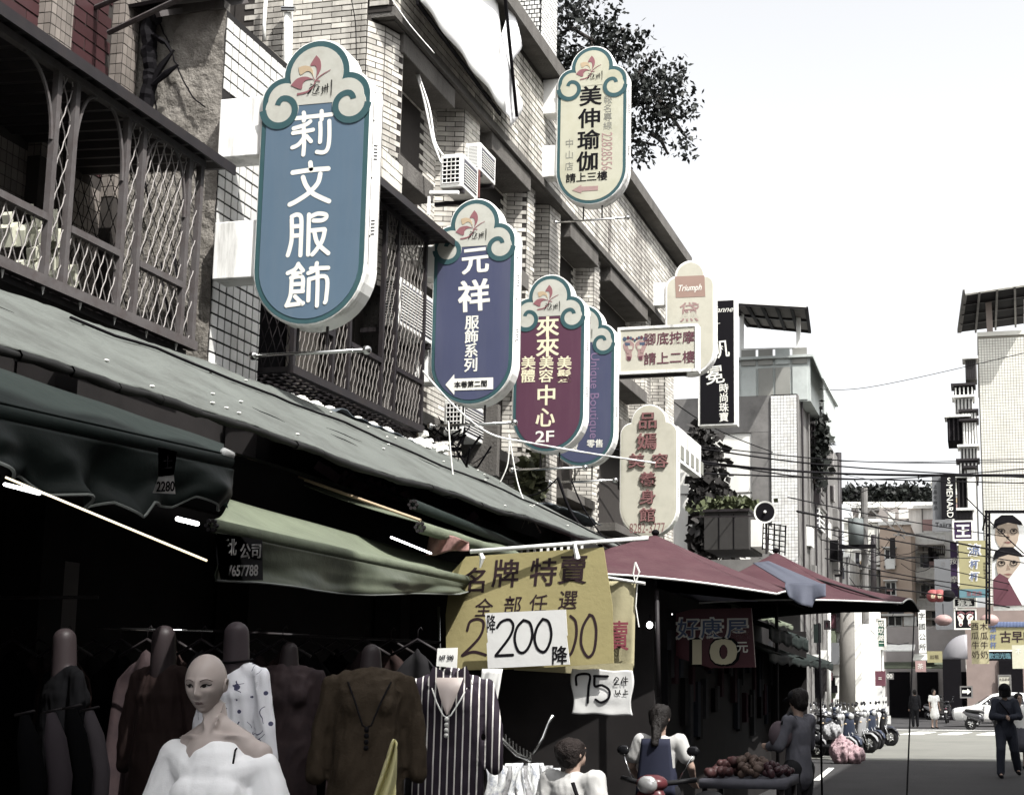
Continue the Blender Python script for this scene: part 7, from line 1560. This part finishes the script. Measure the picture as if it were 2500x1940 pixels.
ob = farb('orange tiled house with white framed windows', 1876, 1942, 1120, 90, m_oran, [(1886, 1170, 1910, 1205), (1888, 1240, 1912, 1270), (1893, 1300, 1925, 1335), (1895, 1385, 1920, 1440)], 14, m_white)
farb('white house with louvred balconies beside the orange one', 1938, 2030, 1085, 96, m_pale, [(1960, 1180, 2005, 1210), (1962, 1245, 2005, 1270), (1985, 1300, 2025, 1335), (1960, 1355, 2010, 1385)], 14, m_white)
farb('brown sided upper storey house with a roof garden', 1815, 1990, 1055, 104, m_brn2, [(1830, 1065, 1850, 1090), (1945, 1095, 1985, 1120)], 12)
farb('tall grey block closing the street', 1985, 2075, 1030, 108, m_olive, [(2000, 1080, 2030, 1110), (2000, 1150, 2030, 1180), (2035, 1250, 2060, 1290)], 12)
farb('low pale house far left of the junction', 1700, 1812, 1190, 84, m_pale, [(1722, 1225, 1750, 1260), (1760, 1230, 1790, 1262), (1715, 1320, 1745, 1360), (1765, 1330, 1790, 1370)], 8, m_white)
rgd = thing('roof_garden', 'dense potted shrubs along a far rooftop under the sky', 'plants', tuple(dd(1900, 1050, Y=101)))
foliage('leaves', [dd(1800+185*rg.random(), 1068-abs(rg.normal())*13-6*math.sin(k*.02), Y=101+rg.uniform(-.8, .8)) for k in range(3000)], .42, m_leaf, rgd, 9, 2.4)
for k in range(12): p = dd(1806+k*16, 1072, Y=100); MB().box(p.x-.25, p.x+.25, 99.8, 100.2, p.z-.35, p.z+.05).build('planter', m_whitec, rgd)
# balconies with bars on far fronts
for k, (u, v, w_, l) in enumerate(((1955, 1140, 60, 'upper'), (1955, 1215, 60, 'middle'), (1958, 1280, 50, 'lower'))):
    p = dd(u, v, Y=95); q = dd(u+w_, v+22, Y=95); t = thing('far_balcony', l+' white slatted balcony on the white far house', 'balcony', tuple(p)); MB().box(p.x, q.x, 94.3, 96, q.z, q.z+.15).build('slab', m_pale, t); b = MB()
    for i in range(24): x = p.x+(q.x-p.x)*i/23; b.box(x-.04, x+.04, 94.3, 94.36, q.z+.15, p.z)
    b.box(p.x, q.x, 94.25, 94.4, p.z, p.z+.08); b.build('slats', m_whitec, t)
# shop fronts along the far side of the junction
sf = thing('shop_front', 'dark shop front with awnings across the junction', 'shop', (-1, 79, 0)); p = dd(1880, 1450, Y=80); q = dd(2060, 1450, Y=80)
MB().box(p.x, q.x, 82, 82.3, 0, 5.2).build('wall', m_brn2, sf)
for k in range(5): MB().box(p.x+.3+k*1.6, p.x+1.5+k*1.6, 81.9, 82, 0, 2.6).build('opening', m_black, sf)
for k, (u, v, w_, m_) in enumerate(((1880, 1375, 70, m_whitec), (1950, 1395, 50, m_olive), (1880, 1412, 160, m_tarpg))):
    p2 = dd(u, v, Y=80); q2_ = dd(u+w_, v+12, Y=78.5); MB().poly([p2, Vector((q2_.x, 80, p2.z)), Vector((q2_.x, 78.3, q2_.z)), Vector((p2.x, 78.3, q2_.z))]).build('awning', m_, sf, solid=.06)
rf = thing('brown_shop', 'brown walled shop on the right corner below the yellow boards', 'shop', (4, 76, 0)); p = dd(2060, 1400, Y=75); MB().box(p.x, 16, 75.5, 78, 0, 5.9).build('wall', mat('brown_shop_wall', (.30, .22, .19), .8, .2, 2), rf)
for a, c in ((2010, 2052), (2130, 2184)):
    q0, q1_ = dd(a, 1405, Y=75.4), dd(c, 1500, Y=75.4); MB().box(q0.x, q1_.x, 75.35, 75.5, 0, q0.z).build('opening', m_black, rf)
# ================================================================ far signs and lanterns
def board(name, label, u0, v0, u1, v1, Y, m, texts=(), cat='sign', rim=None, th=.15, texr=None):
    p = dd(u0, v0, Y=Y); q = dd(u1, v1, Y=Y); r = thing(name, label, cat, ((p.x+q.x)/2, Y, q.z)); MB().box(p.x, q.x, Y, Y+th, q.z, p.z).build('panel', m, r)
    if rim: 
        b = MB(); t = .07; b.box(p.x, q.x, Y-.03, Y-.002, q.z, q.z+t).box(p.x, q.x, Y-.03, Y-.002, p.z-t, p.z).box(p.x, p.x+t, Y-.03, Y-.002, q.z+t, p.z-t).box(q.x-t, q.x, Y-.03, Y-.002, q.z+t, p.z-t); b.build('rim', rim, r)
    for (s, u, v, px, mm_, kw) in texts: txt(s, u*K, v*K, px*K, Y-.01, mm_, r, **kw)
    return r
m_purp = mat('deep_purple_print', (.045, .02, .075), .5); m_yel = mat('ochre_print', (.38, .34, .14), .6, .1); m_greyp = mat('grey_print', (.17, .175, .185), .6, .1); m_green = mat('road_sign_green', (.02, .14, .085), .5); m_sky2 = mat('teal_blue_print', (.10, .25, .30), .5)
YS = 66
board('vertical_sign', 'black and grey vertical board lettered down its length, high in front of the tower', 1987, 1013, 2016, 1132, 62, m_greyp, [('上品化妝品', 1995, 1060, 8, m_ink, dict(vs=13))])
board('vertical_sign', 'near-black board with large sideways serif capitals beside the tower', 2006, 1012, 2040, 1105, 61.8, m_ink, [('MENARD', 2026, 1068, 13, m_whl, dict(rot=-math.pi/2, wpx=70*K)), ('S', 2024, 1024, 12, m_whl, {})])
board('small_sign', 'grey board with western letters under the black vertical board', 1988, 1108, 2030, 1132, 61.6, m_greyp, [('Taiira', 2012, 1118, 10, m_ink, dict(wpx=34*K))])
board('square_sign', 'purple square sign with a single large white character', 2031, 1110, 2076, 1152, YS, m_purp, [('王', 2054, 1131, 28, m_whl, dict(bold=.07))], rim=m_whl)
board('yellow_sign', 'tall ochre sign with three outlined blue and white characters', 2044, 1153, 2108, 1255, YS-.3, m_yel, [(c, 2078, v, s_, m_whl, dict(bold=.12)) for c, v, s_ in (('涼', 1172, 26), ('杯', 1202, 20), ('杯', 1228, 20))]+[('黑砂糖剉冰', 2100, 1215, 5, m_brush, dict(vs=8))])
for c, v, s_ in (('涼', 1172, 22), ('杯', 1202, 17), ('杯', 1228, 17)): txt(c, 2078*K, v*K, s_*K, YS-.33, m_slate, bpy.data.objects['yellow_sign'], .02)
board('strip_sign', 'pale strip sign with teal ends under the ochre sign', 2046, 1256, 2110, 1273, YS-.3, m_sky2, [('豆花店', 2078, 1265, 10, m_pink, dict(bold=.03))])
board('square_sign', 'black sign with two bold white characters below the teal strip', 2033, 1274, 2082, 1295, YS, m_ink, [('推拿', 2058, 1284, 14, m_whl, dict(bold=.06))], rim=m_whl)
fb = board('square_sign', 'black sign with two white printed soles', 2034, 1298, 2084, 1342, YS, m_ink, rim=m_whl)
sole(2049*K, 1320*K, 19, 1, YS-.01, fb, [m_whl, m_pink, m_pink, m_plink, m_fy]); sole(2069*K, 1320*K, 19, -1, YS-.01, fb, [m_whl, m_pink, m_pink, m_plink, m_fy])
board('dark_post_sign', 'dark upright sign frame behind the purple square sign', 2026, 1155, 2044, 1272, YS+.5, m_purp, [('按摩', 2034, 1215, 14, m_whl, dict(vs=45))])
board('long_banner', 'tall grey banner hanging left of the soles sign', 1992, 1192, 2034, 1342, 70, m_greyp, [('O', 2012, 1202, 8, m_band, {})])
for k, (u, v) in enumerate(((2012, 1322), (2110, 1322))):
    c = dd(u, v, Y=68-k*4); t = thing('paper_lantern', ['pale pink lantern on the grey banner', 'pale pink lantern right of the soles sign'][k], 'lantern', tuple(c)); MB().ell(c, .42, .42, .28, 14, 8).build('shade', m_plink, t, True); MB().tube([c+Vector((0, 0, .25)), c+Vector((0, 0, .8))], .02, 5).build('cord', m_black, t)
for k, u in enumerate((1990, 2004)):
    c = dd(u, 1270, Y=64); t = thing('red_lantern', ['left', 'right'][k]+' one of two small red lanterns hung on the wires', 'lantern', tuple(c)); MB().ell(c, .30, .30, .30, 12, 8).build('shade', mat('lantern_red', (.35, .06, .06), .6), t, True); txt('春', u*K, 1270*K, 10*K, 63.68, m_gold, t)
c = dd(2021, 1270, Y=64); t = MB().ell(c, .34, .3, .28, 12, 8).build('dark_lantern', m_black, None, True); tag(t, 'dark round lantern beside the two red ones', 'lantern')
board('milk_sign', 'ochre hanging banner with two columns of brown characters', 2070, 1322, 2110, 1415, 60, m_card2, [('西瓜牛奶', 2080, 1365, 16, m_brush, dict(vs=20*K)), ('木瓜牛奶', 2099, 1365, 16, m_brush, dict(vs=20*K))], th=.03)
gs = board('ochre_board', 'wide ochre shop board with a scalloped blue top edge at the right', 2103, 1327, 2200, 1388, 66, m_yel, [('古早味', 2170, 1357, 24, m_brush, dict(bold=.03, wpx=72*K)), ('涼杯杯', 2118, 1358, 13, m_slate, dict(bold=.05, vs=17*K))], rim=m_whl)
for k in range(14): p = dd(2107+k*7, 1331, Y=65.95); MB().ell(p, .12, .03, .14, 8, 6).build('scallop', m_slate, gs)
board('led_sign', 'black running-letter display under the wide ochre board', 2106, 1389, 2160, 1408, 66, m_ink, [('歡迎光臨', 2132, 1398, 12, m_sky2, dict(bold=.03, wpx=46*K))])
board('menu_poster', 'pale tilted menu poster at the right edge', 2158, 1375, 2200, 1425, 58, m_yogac, [('不', 2172, 1388, 12, m_olive, {})], th=.03)
board('menu_board', 'small framed menu board on the brown shop wall', 2128, 1438, 2158, 1480, 75.3, m_crm2, [('冰品飲料', 2143, 1448, 6, m_brush, {}), ('紅茶綠茶', 2143, 1460, 6, m_brush, {}), ('豆花仙草', 2143, 1471, 6, m_brush, {})], rim=m_band, th=.03)
board('arrow_sign', 'black sign with a white outlined arrow at street level', 2047, 1462, 2075, 1488, 70, m_ink, rim=m_band)
plate([(2052*K, 1471*K), (2063*K, 1471*K), (2063*K, 1467*K), (2071*K, 1474*K), (2063*K, 1481*K), (2063*K, 1477*K), (2052*K, 1477*K)], 69.99, m_whl, bpy.data.objects['arrow_sign'], 'arrow_print')
rsg = board('street_name_sign', 'green vertical street name sign with white characters on a pale post', 1868, 1318, 1891, 1385, 47, m_green, [('成功路二', 1880, 1352, 13, m_whl, dict(vs=15*K, bold=.03))], rim=m_whl, th=.04); MB().tube([dd(1881, 1385, Y=47.1), dd(1886, 1540, Y=47.1)], .05, 8).build('post', m_whitec, rsg)
board('lettered_post_sign', 'stack of white squares lettered down, hung on the far pole', 1958, 1300, 1976, 1392, 62, m_whitec, [('字國公所', 1967, 1346, 14, m_ink, dict(vs=22*K))], th=.04)
board('ochre_notice', 'small ochre notice above the dark shop opening', 1977, 1388, 2010, 1412, 76, m_yel, [('出租', 1993, 1400, 9, m_brush, {})]); board('pink_notice', 'small pinkish notice left of the ochre one', 1952, 1408, 1975, 1432, 74, m_plink, [('茶', 1963, 1420, 12, m_whl, {})])
board('red_white_drum', 'red and white striped barrel-shaped notice on the street sign post', 1866, 1430, 1888, 1462, 46.8, m_fred, [('=', 1877, 1446, 10, m_whl, {})], th=.3)
for k in range(4): board('taped_notice', ['topmost', 'second', 'third', 'lowest'][k]+' white notice taped down the street sign post', 1870+k*4, 1465+k*20, 1888+k*4, 1483+k*20, 46.7, m_wcard, [('o', 1880+k*4, 1474+k*20, 5, m_ink, {})], th=.02)
board('price_sign', 'pale board reading 00 beside the striped notice', 1888, 1435, 1906, 1448, 76, m_band, [('00', 1897, 1441, 9, m_whl, {})])
# big billboard with two figures in glasses (generic faces)
bb = board('photo_billboard', 'large framed billboard showing two people in glasses and dark caps at the right edge', 2112, 1092, 2230, 1300, 58, m_whitec, cat='billboard'); YB2 = 57.98
m_fc = mat('printed_face', (.42, .32, .23), .6, .1); m_mr = mat('printed_maroon', (.14, .04, .06), .6)
def fpl(pts, m_, o): return plate([(a*K, c*K) for a, c in pts], YB2-o*.004, m_, bb, 'printed_shape')
for v0, mk in ((1100, 0), (1168, 1)):
    fpl([(2122+3*mk+27*(1+math.cos(t))*.95, v0+38+36*math.sin(t)) for t in [k*math.pi/9 for k in range(18)]], m_fc, 1+mk*8)
    fpl([(2118, v0+28), (2122, v0+8), (2136, v0-2), (2160, v0-2), (2178, v0+12), (2182, v0+20), (2150, v0+14), (2130, v0+20)], m_ink, 2+mk*8)
    for e in (2136, 2162):
        b = MB(); b.tube([dd(e+7.5*math.cos(t), v0+32+5.0*math.sin(t), Y=YB2-.03-mk*.03) for t in [k*math.pi/8 for k in range(17)]], .014, 4, False); b.build('printed_glasses', m_ink, bb); fpl([(e-4, v0+31), (e, v0+29), (e+5, v0+31), (e, v0+34)], m_ink, 3+mk*8)
    fpl([(2149, v0+34), (2155, v0+46), (2146, v0+47)], mat('printed_shadow', (.28, .19, .13), .6), 3+mk*8); fpl([(2140, v0+56), (2150, v0+54), (2160, v0+56), (2150, v0+59)], mat('printed_lips', (.25, .10, .08), .6), 3+mk*8)
fpl([(2118, 1236), (2132, 1222), (2150, 1232), (2172, 1240), (2190, 1290), (2119, 1292)], m_mr, 14); fpl([(2150, 1236), (2185, 1190), (2200, 1190), (2200, 1290), (2180, 1290)], m_wcard, 15)
b = MB()
for u in (2104, 2110): b.bar(dd(u, 1090, Y=57.7), dd(u, 1330, Y=57.7), .09)
for k in range(12): b.bar(dd(2104, 1100+k*20, Y=57.7), dd(2110, 1102+k*20, Y=57.7), .07)
b.bar(dd(2100, 1091, Y=57.7), dd(2230, 1091, Y=57.7), .12); b.bar(dd(2104, 1091, Y=57.7), dd(2096, 1130, Y=58.5), .06); b.build('frame', m_black, bb)
# transformer and dense pole hardware
tf = thing('transformer', 'grey pole transformer with its bracket among the wires', 'transformer', tuple(dd(1826, 1130, Y=50)))
p = dd(1826, 1162, Y=50); MB().tube([p, p+Vector((0, 0, .95))], .28, 14).build('tank', mat('transformer_grey', (.13, .15, .15), .6, .2), tf, True); MB().box(p.x-.6, p.x+.7, 49.8, 50.2, p.z-.12, p.z).build('shelf', m_black, tf)
for s in (-.12, .12): MB().tube([p+Vector((s, 0, .95)), p+Vector((s*1.3, 0, 1.2))], .04, 6).build('bushing', m_whitec, tf)
MB().tube([dd(1843, 1040, Y=50.4), dd(1846, 1330, Y=50.4)], .13, 10).build('pole', m_band, tf)
for (a, c) in (((1800, 1105), (1868, 1103)), ((1858, 1085), (1818, 1128)), ((1860, 1088), (1930, 1148)), ((1885, 1086), (1935, 1140)), ((1905, 1140), (1960, 1142))): MB().bar(dd(*a, Y=50), dd(*c, Y=50), .05).build('cross_arm', m_band, tf)
for k in range(40):
    a = dd(1770+rg.random()*180, 1050+rg.random()*290, Y=52); q = a+Vector((rg.uniform(-1.6, 1.6), rg.uniform(-1, 1), rg.uniform(-.9, .9)))
    t = MB().tube([a, a.lerp(q, .25)+Vector((0, 0, -.2)), (a+q)/2+Vector((0, 0, -.28)), a.lerp(q, .75)+Vector((0, 0, -.2)), q], .012, 4).build('service_wire', m_black); tag(t, 'short service wire looping around the transformer pole', 'wire', 'service wires around the transformer pole')
dm = thing('white_dome_awning', 'pale quarter-round awning over the dark shop beside the milk banner', 'awning', tuple(dd(2050, 1380, Y=72))); c = dd(2064, 1405, Y=72)
MB().loft([[tuple(c+Vector((-r_*math.cos(t)*1.0, -yy, r_*math.sin(t)))) for t in [k*math.pi/20 for k in range(11)]]+[tuple(c+Vector((0, -yy, 0)))] for r_, yy in ((1.25, 0), (1.2, .4), (1.0, .8), (.6, 1.1))], True).build('hood', mat('lilac_grey_canvas', (.30, .29, .31), .7), dm, True)
# off-frame right side row that shades the near road
rr_ = thing('right_row', 'plain shophouse row along the right side of the near street', 'building', (9, 8, 0)); MB().box(5.0, 14, 1.6, 28.6, 0, 12.9).build('wall', m_pale, rr_); MB().box(5.0, 14, -14, 1.6, 0, 16.6).build('taller_wall', m_pale, rr_)
for k in range(10):
    for z_ in (1.0, 4.6, 8.2): 
        y = -12+k*4; MB().box(4.95, 5.0, y, y+2.4, z_, z_+1.9).build('window', m_glass, rr_)
# far treeless horizon blocks behind the junction, left side of street beyond gable
# small street clutter near the parked scooters
for k, (u, v, w_, h_, y, m_, l) in enumerate(((1735, 1330, 16, 40, 41, m_tarpd, 'narrow dark green shop notice'), (1757, 1322, 14, 20, 41.2, m_fred, 'small red square notice'), (1768, 1370, 22, 46, 45, m_greyp, 'grey upright notice'), (1830, 1360, 26, 34, 58, m_whitec, 'white framed shop notice'), (1838, 1400, 18, 14, 56, m_fred, 'small red hanging notice'), (1822, 1440, 40, 60, 62, m_brn2, 'brown roller shutter panel'), (1850, 1470, 22, 44, 59, m_whitec, 'white upright board'), (1640, 1392, 28, 22, 26, m_plink, 'pinkish awning label'))):
    board('notice_board', l+' on the clutter above the parked scooters', u, v, u+w_, v+h_, y, m_, cat='notice', th=.06, rim=m_dark if k % 2 else None)
